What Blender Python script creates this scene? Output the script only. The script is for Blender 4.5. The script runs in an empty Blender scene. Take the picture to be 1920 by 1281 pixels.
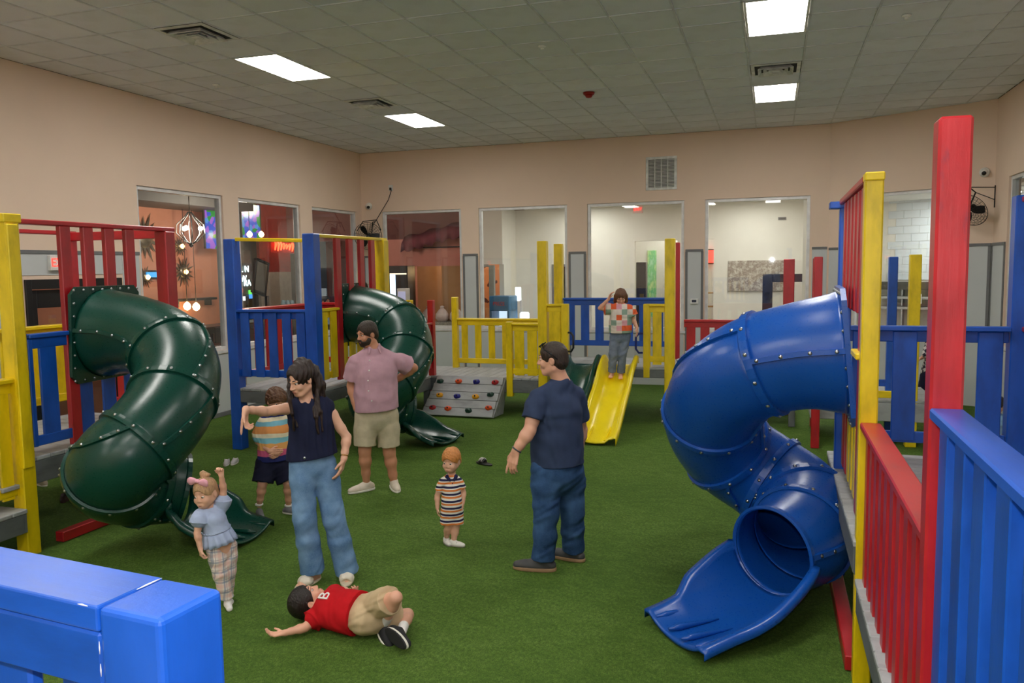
import bpy, bmesh, math, random
import numpy as np
from mathutils import Vector, Matrix
random.seed(7)
SC = bpy.context.scene
COL = SC.collection
PI = math.pi

# ------------------------------------------------------------------ camera
def _rot(yaw, pit, rol):
    f = np.array([-math.sin(yaw) * math.cos(pit), math.cos(yaw) * math.cos(pit), -math.sin(pit)])
    r = np.array([math.cos(yaw), math.sin(yaw), 0.0])
    d = np.cross(f, r)
    c, s = math.cos(rol), math.sin(rol)
    return np.array([c * r + s * d, -s * r + c * d, f])
FOC, CAM_H = 1507.23, 2.348
RC = _rot(.3129, .0924, .0145)
cam_data = bpy.data.cameras.new('camera')
cam = bpy.data.objects.new('camera', cam_data)
COL.objects.link(cam)
cam_data.sensor_width = 36.0
cam_data.lens = FOC * 36.0 / 1920.0
cam_data.clip_start = .05
cam.matrix_world = Matrix(((RC[0][0], -RC[1][0], -RC[2][0], 0), (RC[0][1], -RC[1][1], -RC[2][1], 0),
                           (RC[0][2], -RC[1][2], -RC[2][2], CAM_H), (0, 0, 0, 1)))
SC.camera = cam

# ------------------------------------------------------------------ world, exposure
world = bpy.data.worlds.new('world')
SC.world = world
world.use_nodes = True
world.node_tree.nodes['Background'].inputs[0].default_value = (.55, .6, .7, 1)
world.node_tree.nodes['Background'].inputs[1].default_value = .02
SC.view_settings.view_transform = 'Standard'
SC.view_settings.look = 'None'
SC.view_settings.gamma = 1.0
SC.view_settings.use_curve_mapping = False
SC.view_settings.exposure = 0.70
PANEL_POWER = 17.0      # emission of the ceiling light diffusers
HALL_POWER = 12.0
# the camera's own flash, just above the lens; it shows as the bright spot mirrored in the rightmost back window
fl = bpy.data.lights.new('camera_flash', 'AREA'); fl.shape = 'RECTANGLE'; fl.size = .07; fl.size_y = .04; fl.energy = 20.0
flo = bpy.data.objects.new('camera_flash', fl); COL.objects.link(flo)
flo.matrix_world = Matrix.Translation((0, .02, CAM_H + .13)) @ cam.matrix_world.to_3x3().to_4x4()
CYC = SC.cycles
CYC.max_bounces = 8
CYC.diffuse_bounces = 6
CYC.glossy_bounces = 3
CYC.transmission_bounces = 6
CYC.transparent_max_bounces = 12
CYC.sample_clamp_indirect = 4.0
CYC.caustics_reflective = False
CYC.caustics_refractive = False

# ------------------------------------------------------------------ helpers: places
CAMP = np.array([0, 0, CAM_H])
def ray(px, py):
    return RC.T @ np.array([(px - 960) / FOC, (py - 640.5) / FOC, 1.0])
def at_z(px, py, z=0.0):
    d = ray(px, py); return CAMP + d * ((z - CAM_H) / d[2])
def at_y(px, py, y):
    d = ray(px, py); return CAMP + d * (y / d[1])
def at_x(px, py, x):
    d = ray(px, py); return CAMP + d * (x / d[0])

# ------------------------------------------------------------------ helpers: materials
def srgb(r, g, b):
    f = lambda c: (c / 12.92 if c <= .04045 else ((c + .055) / 1.055) ** 2.4)
    return (f(r / 255.), f(g / 255.), f(b / 255.), 1.0)
MATS = {}
class NT:
    def __init__(s, name):
        s.m = bpy.data.materials.new(name); s.m.use_nodes = True
        s.t = s.m.node_tree; s.n = s.t.nodes; s.l = s.t.links
        s.b = s.n['Principled BSDF']
    def node(s, kind, **kw):
        nd = s.n.new(kind)
        for k, v in kw.items(): setattr(nd, k, v)
        return nd
    def link(s, a, b): s.l.new(a, b)
    def coord(s, which='Object'):
        return s.node('ShaderNodeTexCoord').outputs[which]
    def mapping(s, vec, scale=(1, 1, 1), loc=(0, 0, 0), rot=(0, 0, 0)):
        m = s.node('ShaderNodeMapping'); s.link(vec, m.inputs[0])
        m.inputs['Scale'].default_value = scale; m.inputs['Location'].default_value = loc; m.inputs['Rotation'].default_value = rot
        return m.outputs[0]
    def noise(s, vec, scale, detail=4, rough=.55, out='Fac'):
        n = s.node('ShaderNodeTexNoise'); s.link(vec, n.inputs['Vector'])
        n.inputs['Scale'].default_value = scale; n.inputs['Detail'].default_value = detail; n.inputs['Roughness'].default_value = rough
        return n.outputs[out]
    def ramp(s, fac, stops, interp='LINEAR'):
        r = s.node('ShaderNodeValToRGB'); s.link(fac, r.inputs[0]); cr = r.color_ramp; cr.interpolation = interp
        while len(cr.elements) < len(stops): cr.elements.new(.5)
        while len(cr.elements) > len(stops): cr.elements.remove(cr.elements[-1])
        for e, (p, c) in zip(cr.elements, stops):
            e.position = p; e.color = c if len(c) == 4 else (*c, 1)
        return r.outputs[0]
    def mix(s, fac, a, b, blend='MIX'):
        m = s.node('ShaderNodeMix', data_type='RGBA', blend_type=blend)
        for sock, v in ((m.inputs[0], fac), (m.inputs[6], a), (m.inputs[7], b)):
            if hasattr(v, 'links'): s.link(v, sock)
            else: sock.default_value = v
        return m.outputs[2]
    def math(s, op, a, b=0.0, c=0.0):
        m = s.node('ShaderNodeMath', operation=op)
        for i, v in enumerate((a, b, c)):
            if hasattr(v, 'links'): s.link(v, m.inputs[i])
            else: m.inputs[i].default_value = v
        return m.outputs[0]
    def bump(s, h, strength=.3, dist=.01):
        b = s.node('ShaderNodeBump'); s.link(h, b.inputs['Height']); b.inputs['Strength'].default_value = strength; b.inputs['Distance'].default_value = dist
        s.link(b.outputs[0], s.b.inputs['Normal'])
    def set(s, **kw):
        for k, v in kw.items():
            i = s.b.inputs[k.replace('_', ' ')]
            if hasattr(v, 'links'): s.link(v, i)
            else: i.default_value = v
        return s
def plain(name, rgb, rough=.6, metal=0.0, spec=.5, var=.12, scale=6.0, bump=0.0):
    """procedural paint or plastic: slight tonal noise and optional relief"""
    if name in MATS: return MATS[name]
    t = NT(name); c = srgb(*rgb); co = t.coord()
    n = t.noise(co, scale, 5)
    dark = tuple(x * (1 - var) for x in c[:3]) + (1,); lite = tuple(min(1, x * (1 + var)) for x in c[:3]) + (1,)
    t.set(Base_Color=t.ramp(n, [(.3, dark), (.7, lite)]), Roughness=rough, Metallic=metal)
    t.b.inputs['Specular IOR Level'].default_value = spec
    if bump: t.bump(t.noise(co, scale * 12, 3), bump, .004)
    MATS[name] = t.m; return t.m
def emit(name, rgb, power):
    if name in MATS: return MATS[name]
    t = NT(name); t.set(Base_Color=srgb(*rgb), Emission_Color=srgb(*rgb), Emission_Strength=power); MATS[name] = t.m; return t.m
def wood_paint(name, rgb, worn, rough=.36, wear=.35, coat=.25):
    """brushed-on gloss paint on sawn timber: grain along local X, scuffs, knots"""
    t = NT(name); co = t.coord(); oi = t.node('ShaderNodeObjectInfo')
    add = t.node('ShaderNodeVectorMath', operation='ADD'); t.link(co, add.inputs[0])
    sc = t.node('ShaderNodeVectorMath', operation='SCALE'); t.link(oi.outputs['Location'], sc.inputs[0]); sc.inputs['Scale'].default_value = 3.1
    t.link(sc.outputs[0], add.inputs[1]); v = add.outputs[0]
    grain = t.noise(t.mapping(v, (2.2, 42, 42)), 1.0, 6, .6)
    blot = t.noise(t.mapping(v, (3, 7, 7)), 1.0, 4, .6)
    scuf = t.noise(t.mapping(v, (5, 16, 16)), 1.0, 7, .68)
    c = srgb(*rgb); w = srgb(*worn)
    d = tuple(x * .72 for x in c[:3]) + (1,); l = tuple(min(1, x * 1.16 + .004) for x in c[:3]) + (1,)
    base = t.ramp(blot, [(.3, d), (.5, c), (.72, l)])
    base = t.mix(t.math('MULTIPLY', grain, .16), base, tuple(x * .55 for x in c[:3]) + (1,))
    fac = t.ramp(scuf, [(.62, (0, 0, 0)), (.74, (wear, wear, wear))])
    base = t.mix(fac, base, w)
    t.set(Base_Color=base, Roughness=t.math('MULTIPLY_ADD', blot, .25, rough - .1), Coat_Weight=coat, Coat_Roughness=.3)
    t.bump(t.math('ADD', t.math('MULTIPLY', grain, .8), scuf), .22, .004)
    MATS[name] = t.m; return t.m

# ------------------------------------------------------------------ helpers: objects
WM = {}
def _link(name, data, M, parent):
    o = bpy.data.objects.new(name, data); COL.objects.link(o)
    WM[o] = M.copy()
    if parent is not None:
        o.parent = parent; o.matrix_local = WM[parent].inverted() @ M
    else:
        o.matrix_local = M
    return o
I4 = Matrix.Identity(4)
def thing(name, label, cat, loc=(0, 0, 0), M=None, group=None, kind=None):
    o = _link(name, None, M if M is not None else Matrix.Translation(loc), None)
    o.empty_display_size = .1
    o['label'] = label; o['category'] = cat
    if group: o['group'] = group
    if kind: o['kind'] = kind
    return o
def structure(name, mesh=None, mat=None, loc=(0, 0, 0)):
    o = _link(name, mesh, Matrix.Translation(loc), None); o['kind'] = 'structure'
    if mesh is not None and mat is not None: setmat(mesh, mat)
    return o
def setmat(me, *mats):
    if len(me.materials) == 0:
        for m in mats: me.materials.append(m)
def part(name, me, mat, parent, M=I4, label=None, smooth=False):
    if mat is not None: setmat(me, *(mat if isinstance(mat, (list, tuple)) else (mat,)))
    if smooth:
        me.polygons.foreach_set('use_smooth', [True] * len(me.polygons))
    o = _link(name, me, M, parent)
    if label: o['label'] = label
    return o
def tag(o, label, cat, group=None):
    o['label'] = label; o['category'] = cat
    if group: o['group'] = group
    return o
def mesh_py(name, v, f, smooth=False):
    me = bpy.data.meshes.new(name); me.from_pydata([tuple(map(float, p)) for p in v], [], [tuple(map(int, q)) for q in f]); me.update()
    if smooth: me.polygons.foreach_set('use_smooth', [True] * len(me.polygons))
    return me
def bm_mesh(bm, name, smooth=False):
    me = bpy.data.meshes.new(name); bm.normal_update(); bm.to_mesh(me); bm.free()
    if smooth: me.polygons.foreach_set('use_smooth', [True] * len(me.polygons))
    return me
_boxes = {}
def box_mesh(sx, sy, sz, bev=.004, mat=None, seg=1):
    """chamfered box centred on the origin (44 triangles), cached"""
    key = (round(sx, 4), round(sy, 4), round(sz, 4), round(bev, 4), mat.name if mat else '', seg)
    if key in _boxes: return _boxes[key]
    bm = bmesh.new(); bmesh.ops.create_cube(bm, size=1.0, matrix=Matrix.Diagonal((sx, sy, sz, 1)))
    b = min(bev, .3 * min(sx, sy, sz))
    if b > 0: bmesh.ops.bevel(bm, geom=bm.edges[:], offset=b, segments=seg, affect='EDGES', profile=.5)
    me = bm_mesh(bm, 'box')
    if mat: me.materials.append(mat)
    _boxes[key] = me; return me
def bx(name, lo, hi, mat, parent, bev=.004, label=None):
    """axis-aligned chamfered box between two corners"""
    lo = np.minimum(lo, hi), np.maximum(lo, hi); a, b = lo
    s = b - a; c = (a + b) / 2
    me = box_mesh(*s, bev, mat)
    return part(name, me, None, parent, Matrix.Translation(c), label)
def frame(xd, zd):
    x = Vector(xd).normalized(); z = Vector(zd); z = (z - x * z.dot(x)).normalized(); y = z.cross(x)
    return Matrix(((x[0], y[0], z[0], 0), (x[1], y[1], z[1], 0), (x[2], y[2], z[2], 0), (0, 0, 0, 1)))
def board(name, p0, p1, w, t, up, mat, parent, bev=.005, label=None, seg=1):
    """timber from p0 to p1: local X along it, width w across, thickness t along `up`"""
    p0 = Vector(p0); p1 = Vector(p1); L = (p1 - p0).length
    M = Matrix.Translation((p0 + p1) / 2) @ frame(p1 - p0, up)
    return part(name, box_mesh(L, w, t, bev, mat, seg), None, parent, M, label)
def tube_mesh(pts, r, n=8, closed=False, cap=True, name='tube'):
    """round tube along a polyline, r a number or one per point"""
    P = [Vector(p) for p in pts]; m = len(P); rr = [r] * m if not hasattr(r, '__len__') else r
    v = []; f = []; prev = None
    for i in range(m):
        if closed: t = P[(i + 1) % m] - P[i - 1]
        else: t = P[min(i + 1, m - 1)] - P[max(i - 1, 0)]
        t.normalize()
        if prev is None:
            a = Vector((0, 0, 1)) if abs(t.z) < .9 else Vector((1, 0, 0))
        else: a = prev
        u = (a - t * a.dot(t)).normalized(); prev = u; w = t.cross(u)
        for k in range(n):
            an = 2 * PI * k / n; v.append(P[i] + (u * math.cos(an) + w * math.sin(an)) * rr[i])
    for i in range(m if closed else m - 1):
        j = (i + 1) % m
        for k in range(n):
            l = (k + 1) % n; f.append((i * n + k, i * n + l, j * n + l, j * n + k))
    if cap and not closed:
        f.append(tuple(range(n))[::-1]); f.append(tuple((m - 1) * n + k for k in range(n)))
    return mesh_py(name, v, f, True)
def join_meshes(meshes, name='joined', mats=None):
    v = []; f = []; mi = []; sm = []
    for k, me in enumerate(meshes):
        o = len(v); v += [tuple(x.co) for x in me.vertices]
        for p in me.polygons:
            f.append(tuple(o + i for i in p.vertices)); mi.append(mats[k] if mats else 0); sm.append(p.use_smooth)
    me = mesh_py(name, v, f); me.polygons.foreach_set('material_index', mi); me.polygons.foreach_set('use_smooth', sm)
    return me
def xf(me, M):
    me = me.copy(); me.materials.clear(); me.transform(M); return me
def lathe_mesh(prof, n=16, name='lathe'):
    v = []; f = []
    for r, z in prof:
        for k in range(n): v.append((r * math.cos(2 * PI * k / n), r * math.sin(2 * PI * k / n), z))
    for i in range(len(prof) - 1):
        for k in range(n):
            l = (k + 1) % n; f.append((i * n + k, i * n + l, (i + 1) * n + l, (i + 1) * n + k))
    f.append(tuple(range(n))[::-1]); f.append(tuple((len(prof) - 1) * n + k for k in range(n)))
    return mesh_py(name, v, f, True)
def prism_mesh(outline, t, name='prism'):
    """outline in local XZ, thickness t along Y"""
    n = len(outline); v = [(x, -t / 2, z) for x, z in outline] + [(x, t / 2, z) for x, z in outline]
    f = [tuple(range(n)), tuple(range(n, 2 * n))[::-1]] + [(i, i + n, (i + 1) % n + n, (i + 1) % n) for i in range(n)]
    bm = bmesh.new(); vs = [bm.verts.new(p) for p in v]
    for q in f: bm.faces.new([vs[i] for i in q])
    bmesh.ops.recalc_face_normals(bm, faces=bm.faces[:]); return bm_mesh(bm, name)
def text_mesh(s, size, depth=.004, align='CENTER'):
    cu = bpy.data.curves.new('lettering', 'FONT'); cu.body = s; cu.size = size; cu.extrude = depth; cu.align_x = align; cu.align_y = 'CENTER'
    o = bpy.data.objects.new('lettering', cu); COL.objects.link(o)
    dg = bpy.context.evaluated_depsgraph_get(); me = bpy.data.meshes.new_from_object(o.evaluated_get(dg))
    bpy.data.objects.remove(o); bpy.data.curves.remove(cu); return me
def rotz(a): return Matrix.Rotation(a, 4, 'Z')
def T(*p): return Matrix.Translation(p if len(p) == 3 else p[0])
# ================================================================== the setting
XL, YB, ZC, XR, YF = -8.486, 15.77, 4.828, 3.29, -4.2
KINK = (.97, 15.77); KEND = (3.29, 14.40)
WH, WS, WP = 3.568, 1.07, 2.61       # window head, sill, panel top
peach = plain('peach_wall_paint', (233, 208, 188), .75, var=.03, scale=1.2, bump=.15)
greypanel = plain('grey_wall_panel', (200, 204, 206), .5, var=.03, scale=2)
greytrim = plain('grey_trim_paint', (112, 113, 116), .5)
alu = plain('pale_window_frame', (222, 222, 224), .35, metal=.15)
white_paint = plain('white_hall_paint', (226, 224, 216), .7, var=.02)
black = plain('black_plastic', (22, 22, 24), .4)
dark_metal = plain('dark_metal', (40, 40, 42), .35, metal=.6)
steel = plain('bare_steel', (190, 192, 196), .25, metal=1.0)
white_plastic = plain('white_plastic', (228, 228, 226), .4)

# turf
def make_turf():
    t = NT('artificial_turf'); co = t.coord()
    big = t.noise(co, .55, 4, .6)
    mid = t.noise(t.mapping(co, (7, 10, 1), rot=(0, 0, .3)), 1.0, 6, .7); clump = t.noise(t.mapping(co, (46, 30, 1), rot=(0, 0, .35)), 1.0, 4, .75)
    fine = t.noise(t.mapping(co, (160, 110, 1), rot=(0, 0, .4)), 1.0, 3, .7)
    c = t.ramp(t.math('ADD', t.math('MULTIPLY', big, .5), t.math('MULTIPLY', mid, .5)),
               [(.36, srgb(90, 126, 44)), (.5, srgb(116, 152, 60)), (.64, srgb(138, 172, 80))])
    c = t.mix(t.ramp(fine, [(.35, (.75, .75, .75)), (.6, (0, 0, 0))]), c, srgb(62, 96, 32))
    c = t.mix(t.ramp(clump, [(.34, (.7, .7, .7)), (.58, (0, 0, 0))]), c, srgb(62, 94, 36))
    c = t.mix(t.ramp(clump, [(.58, (0, 0, 0)), (.78, (.5, .5, .5))]), c, srgb(160, 188, 104))
    t.set(Base_Color=c, Roughness=.85); t.b.inputs['Specular IOR Level'].default_value = .2
    t.bump(t.math('ADD', t.math('ADD', t.math('MULTIPLY', fine, .8), clump), mid), 1.0, .025)
    return t.m
turf = make_turf()
floor_me = mesh_py('floor', [(XL, YF, 0), (XR + .02, YF, 0), (XR + .02, KEND[1], 0), (*KINK, 0), (XL, YB, 0),
                             (XL, YF, -.1), (XR + .02, YF, -.1), (XR + .02, KEND[1], -.1), (*KINK, -.1), (XL, YB, -.1)],
                   [(0, 1, 2, 3, 4), (9, 8, 7, 6, 5)] + [(i, 5 + i, 5 + (i + 1) % 5, (i + 1) % 5) for i in range(5)])
structure('floor', floor_me, turf)

# walls with real openings
def wall(name, p0, p1, openings, thick=.16, zc=ZC, mat=peach):
    """wall whose inner face runs p0->p1 with the room on the left-hand side; openings are (u0,u1,z0,z1)"""
    p0 = Vector((*p0, 0)); p1 = Vector((*p1, 0)); L = (p1 - p0).length; d = (p1 - p0) / L; n = Vector((d.y, -d.x, 0))
    us = sorted({0, L, *[o[0] for o in openings], *[o[1] for o in openings]})
    zs = sorted({0, zc, *[o[2] for o in openings], *[o[3] for o in openings]})
    bm = bmesh.new()
    solid = lambda i, k: 0 <= i < len(us) - 1 and 0 <= k < len(zs) - 1 and not any(
        o[0] <= (us[i] + us[i + 1]) / 2 <= o[1] and o[2] <= (zs[k] + zs[k + 1]) / 2 <= o[3] for o in openings)
    P = lambda u, z, q: p0 + d * u + Vector((0, 0, z)) + n * (thick * q)
    for i in range(len(us) - 1):
        for k in range(len(zs) - 1):
            if not solid(i, k): continue
            a, b, c, e = us[i], us[i + 1], zs[k], zs[k + 1]
            quads = [[(a, c, 0), (b, c, 0), (b, e, 0), (a, e, 0)], [(a, c, 1), (a, e, 1), (b, e, 1), (b, c, 1)]]
            if not solid(i - 1, k): quads.append([(a, c, 0), (a, e, 0), (a, e, 1), (a, c, 1)])
            if not solid(i + 1, k): quads.append([(b, c, 0), (b, c, 1), (b, e, 1), (b, e, 0)])
            if not solid(i, k - 1): quads.append([(a, c, 0), (a, c, 1), (b, c, 1), (b, c, 0)])
            if not solid(i, k + 1): quads.append([(a, e, 0), (b, e, 0), (b, e, 1), (a, e, 1)])
            for q in quads: bm.faces.new([bm.verts.new(P(*v)) for v in q])
    bmesh.ops.remove_doubles(bm, verts=bm.verts[:], dist=1e-4)
    bmesh.ops.recalc_face_normals(bm, faces=bm.faces[:])
    o = structure(name, bm_mesh(bm, name), mat)
    return o, p0, d, n, L
def glass_mat():
    t = NT('window_glass'); n = t.n; tr = n.new('ShaderNodeBsdfTransparent'); gl = n.new('ShaderNodeBsdfGlossy'); lw = n.new('ShaderNodeLayerWeight'); mx = n.new('ShaderNodeMixShader')
    tr.inputs[0].default_value = (.95, .97, .96, 1); gl.inputs['Roughness'].default_value = .02; lw.inputs[0].default_value = .5
    t.link(t.math('MULTIPLY_ADD', t.math('POWER', lw.outputs['Facing'], 4.0), .5, .06), mx.inputs[0]); t.link(tr.outputs[0], mx.inputs[1]); t.link(gl.outputs[0], mx.inputs[2]); t.link(mx.outputs[0], n['Material Output'].inputs[0])
    return t.m
glass = glass_mat()
WIN = [0]
def window(w, u0, u1, z0=WS, z1=WH, sill=True):
    _, p0, d, n, L = w; WIN[0] += 1
    root = structure('window_%d' % WIN[0]); root.location = (0, 0, 0)
    def bar(name, ua, ub, za, zb, q0, q1, m=alu):
        c = p0 + d * ((ua + ub) / 2) + Vector((0, 0, (za + zb) / 2)) + n * ((q0 + q1) / 2)
        part(name, box_mesh(ub - ua, q1 - q0, zb - za, .003, m), None, root, T(c) @ frame(d, (0, 0, 1)))
    f = .055
    bar('jamb', u0, u0 + f, z0, z1, .03, .12); bar('jamb', u1 - f, u1, z0, z1, .03, .12)
    bar('head', u0 + f, u1 - f, z1 - f, z1, .03, .12); bar('bottom_rail', u0 + f, u1 - f, z0, z0 + f, .03, .12)
    bar('pane', u0 + f, u1 - f, z0 + f, z1 - f, .072, .078, glass)
    if sill: bar('sill', u0 - .03, u1 + .03, z0 - .05, z0, -.03, .03)
def panels(w, spans):
    """grey wainscot boards with darker trim; spans are (u0,u1,z0,z1,trim)"""
    o, p0, d, n, L = w
    def slab(name, ua, ub, za, zb, q, m):
        c = p0 + d * ((ua + ub) / 2) + Vector((0, 0, (za + zb) / 2)) - n * (q / 2)
        part(name, box_mesh(ub - ua, q, zb - za, .002, m), None, o, T(c) @ frame(d, (0, 0, 1)))
    for u0, u1, z0, z1, tr in spans:
        k = max(1, round((u1 - u0) / 1.22)); s = (u1 - u0) / k
        for i in range(k): slab('wall_panel', u0 + i * s + .002, u0 + (i + 1) * s - .002, z0, z1, .010, greypanel)
        if tr:
            slab('panel_trim', u0, u1, z1 - .02, z1 + .025, .022, greytrim)
            if tr > 1:
                slab('panel_trim', u0 - .005, u0 + .04, z0, z1 - .02, .020, greytrim); slab('panel_trim', u1 - .04, u1 + .005, z0, z1 - .02, .020, greytrim)
# left wall: u runs from the back corner towards the camera (room on the left-hand side of the direction)
lu = lambda y: YB - y
LW = [(9.25, 11.11), (11.51, 13.36), (13.78, 15.54)]
DOOR = (7.36, 8.86, 2.28)
wl = wall('wall_left', (XL, YB), (XL, YF), [(lu(b), lu(a), WS, WH) for a, b in LW] + [(lu(DOOR[1]), lu(DOOR[0]), 0, DOOR[2])])
for a, b in LW: window(wl, lu(b), lu(a))
panels(wl, [(lu(15.76), lu(15.57), .0, WP, 2), (lu(13.75), lu(13.39), 0, WP, 2), (lu(11.48), lu(11.14), 0, WP, 2), (lu(9.22), lu(8.9), 0, WP, 1),
            (lu(8.9), lu(7.32), 2.33, WP, 1), (lu(7.32), lu(YF + .01), 0, WP, 1)] + [(lu(b), lu(a), 0, WS - .06, 0) for a, b in LW])
# back wall runs right to left
BW = [(-8.0, -6.18), (-5.79, -3.91), (-3.50, -1.61), (-1.22, .65)]
bu = lambda x: KINK[0] - x
wb = wall('wall_back', KINK, (XL, YB), [(bu(b), bu(a), WS, WH) for a, b in BW])
for a, b in BW: window(wb, bu(b), bu(a))
panels(wb, [(bu(.95), bu(.69), 0, WP, 1), (bu(-1.25), bu(-1.58), 0, WP, 2), (bu(-3.53), bu(-3.88), 0, WP, 2), (bu(-5.82), bu(-6.15), 0, WP, 2),
            (bu(-8.03), bu(-8.47), 0, WP, 2)] + [(bu(b), bu(a), 0, WS - .06, 0) for a, b in BW])
wa = wall('wall_back_right', KEND, KINK, [(.44, 2.25, WS, 3.53)])
window(wa, .44, 2.25, WS, 3.53)
panels(wa, [(.02, .41, 0, WP - .02, 2), (2.28, 2.68, 0, WP - .02, 1), (.44, 2.25, 0, WS - .06, 0)])
wr = wall('wall_right', (XR, YF), KEND, [(11.72 - YF, 13.62 - YF, WS, WH)])
window(wr, 11.72 - YF, 13.62 - YF)
panels(wr, [(13.66 - YF, 14.38 - YF, 0, WP - .02, 2), (.01, 11.69 - YF, 0, WP, 1), (11.72 - YF, 13.62 - YF, 0, WS - .06, 0)])
wall('wall_front', (XL, YF), (XR, YF), [])
# thin dark plinth strip where left wall meets the turf
bb = structure('baseboard_left', box_mesh(.03, 7.0, .07, .004, greytrim)); bb.matrix_local = T(XL + .025, 12.3, .035)

# left wall door: dark framed glass door under the exit sign
door = structure('door_1')
for nm, lo, hi in [('jamb', (XL - .12, 7.36, 0), (XL + .03, 7.44, 2.28)), ('jamb', (XL - .12, 8.78, 0), (XL + .03, 8.86, 2.28)), ('head', (XL - .12, 7.44, 2.16), (XL + .03, 8.78, 2.28)),
                   ('stile', (XL - .09, 7.45, .02), (XL - .03, 7.55, 2.15)), ('stile', (XL - .09, 8.67, .02), (XL - .03, 8.77, 2.15)),
                   ('top_rail', (XL - .09, 7.55, 1.93), (XL - .03, 8.67, 2.15)), ('kick_rail', (XL - .09, 7.55, .02), (XL - .03, 8.67, .3))]:
    bx(nm, lo, hi, black, door)
bx('pane', (XL - .065, 7.55, .3), (XL - .055, 8.67, 1.93), glass, door, 0)
bx('push_bar', (XL - .03, 7.6, 1.0), (XL + .0, 8.6, 1.05), steel, door)

# ceiling with individual tiles and exposed grid
ceil_under = plain('ceiling_shadow_gap', (120, 118, 110), .9)
ceil_me = box_mesh(XR - XL + .6, YB - YF + .6, .12, 0, ceil_under).copy()
ceiling = structure('ceiling', ceil_me, loc=((XL + XR) / 2, (YB + YF) / 2, ZC + .10))
def tile_mat():
    t = NT('ceiling_tile'); co = t.coord(); oi = t.node('ShaderNodeObjectInfo')
    n = t.noise(co, 180, 2, .7); b = t.noise(co, 2.5, 3)
    base = t.ramp(oi.outputs['Random'], [(0, srgb(226, 229, 238)), (1, srgb(235, 238, 247))])
    base = t.mix(t.ramp(n, [(.6, (0, 0, 0)), (.72, (.5, .5, .5))]), base, srgb(176, 178, 178))
    base = t.mix(t.ramp(b, [(.5, (0, 0, 0)), (.8, (.2, .2, .2))]), base, srgb(170, 168, 158))
    t.set(Base_Color=base, Roughness=.9); t.b.inputs['Specular IOR Level'].default_value = .1; t.bump(n, .3, .004); return t.m
ctile = tile_mat(); cgrid = plain('ceiling_grid_paint', (210, 213, 220), .6)
GX, GY, GX0, GY0 = .640, 1.28, -6.073, 8.205
LIGHTS = [(-5.753 + GX * 9 * i, GY0 + GY / 2 + GY * 3 * j) for i in (0, 1) for j in (-3, -2, -1, 0, 1)] + [(-5.753 + GX * 5, GY0 + GY / 2 + GY * 3 * j) for j in (-3, -2)]  # the unseen middle pair is added to light faces turned to the camera
VENTS = [(-5.753, GY0 - 1.5 * GX), (-5.753, GY0 + 4.5 * GX), (GX * 9 - 5.753, GY0 + 4.5 * GX)]
bars = []; rest = []; YT = GY0 - 4 * GX
nx0, nx1 = math.floor((XL - GX0) / GX), math.ceil((XR - GX0) / GX)
ny0, ny1 = math.floor((YF - GY0) / GX), math.ceil((YB - GY0) / GX)
for i in range(nx0, nx1):
    x0, x1 = max(XL, GX0 + i * GX), min(XR, GX0 + (i + 1) * GX)
    for j in range(ny0, ny1):
        y0, y1 = max(YF, GY0 + j * GX), min(YB, GY0 + (j + 1) * GX)
        if x1 - x0 < .06 or y1 - y0 < .06: continue
        cx, cy = (x0 + x1) / 2, (y0 + y1) / 2
        if any(abs(cx - a) < .1 and abs(cy - b) < .5 for a, b in LIGHTS) or any(abs(cx - a) < .1 and abs(cy - b) < .1 for a, b in VENTS): continue
        if cy > KINK[1] - (cx - KINK[0]) * .59 + .4 and cx > KINK[0]: continue
        me = box_mesh(x1 - x0 - .020, y1 - y0 - .020, .02, .004, ctile)
        if cy < YT: rest.append(xf(me, T(cx, cy, ZC + .012)))
        else: part('ceiling_tile', me, None, ceiling, T(cx, cy, ZC + .012))
ro = part('rear_ceiling_tiles', join_meshes(rest, 'rear_ceiling_tiles'), ctile, ceiling); ro['kind'] = 'stuff'
for i in range(nx0, nx1 + 1):
    x = GX0 + i * GX
    if XL < x < XR: bars.append(xf(box_mesh(.022, YB - YF, .01, 0), T(x, (YB + YF) / 2, ZC)))
for j in range(ny0, ny1 + 1):
    y = GY0 + j * GX
    if YF < y < YB: bars.append(xf(box_mesh(XR - XL, .022, .01, 0), T((XL + XR) / 2, y, ZC)))
part('ceiling_grid', join_meshes(bars, 'ceiling_grid'), cgrid, ceiling)

diffuser = emit('light_diffuser', (255, 253, 246), PANEL_POWER)
LNAMES = {(0, 3): 'nearer of the two lit ceiling panels above the left side', (0, 4): 'farther of the two lit ceiling panels above the left side',
          (1, 3): 'nearer lit ceiling panel on the right, cut by the top edge', (1, 4): 'farther lit ceiling panel on the right, beyond the square vent'}
ROWS = ('first', 'second', 'third')
for i in (0, 1, 2):
    for j in range(5 if i < 2 else 2):
        cx, cy = LIGHTS[i * 5 + j]
        lt = thing('ceiling_light', 'white rectangular ' + LNAMES.get((i, j), '%s lit ceiling panel from the rear wall, %s row' % (ROWS[min(j, 2)], ('left', 'right', 'middle')[i])), 'ceiling light', (cx, cy, ZC), group='lit ceiling panels')
        w, l = GX - .03, GY - .03
        for a, b in (((-w / 2, -l / 2), (w / 2, -l / 2 + .025)), ((-w / 2, l / 2 - .025), (w / 2, l / 2)), ((-w / 2, -l / 2 + .025), (-w / 2 + .025, l / 2 - .025)), ((w / 2 - .025, -l / 2 + .025), (w / 2, l / 2 - .025))):
            bx('frame', (cx + a[0], cy + a[1], ZC - .006), (cx + b[0], cy + b[1], ZC + .02), white_plastic, lt, .002)
        bx('diffuser', (cx - w / 2 + .025, cy - l / 2 + .025, ZC - .003), (cx + w / 2 - .025, cy + l / 2 - .025, ZC + .012), diffuser, lt, 0)

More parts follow.
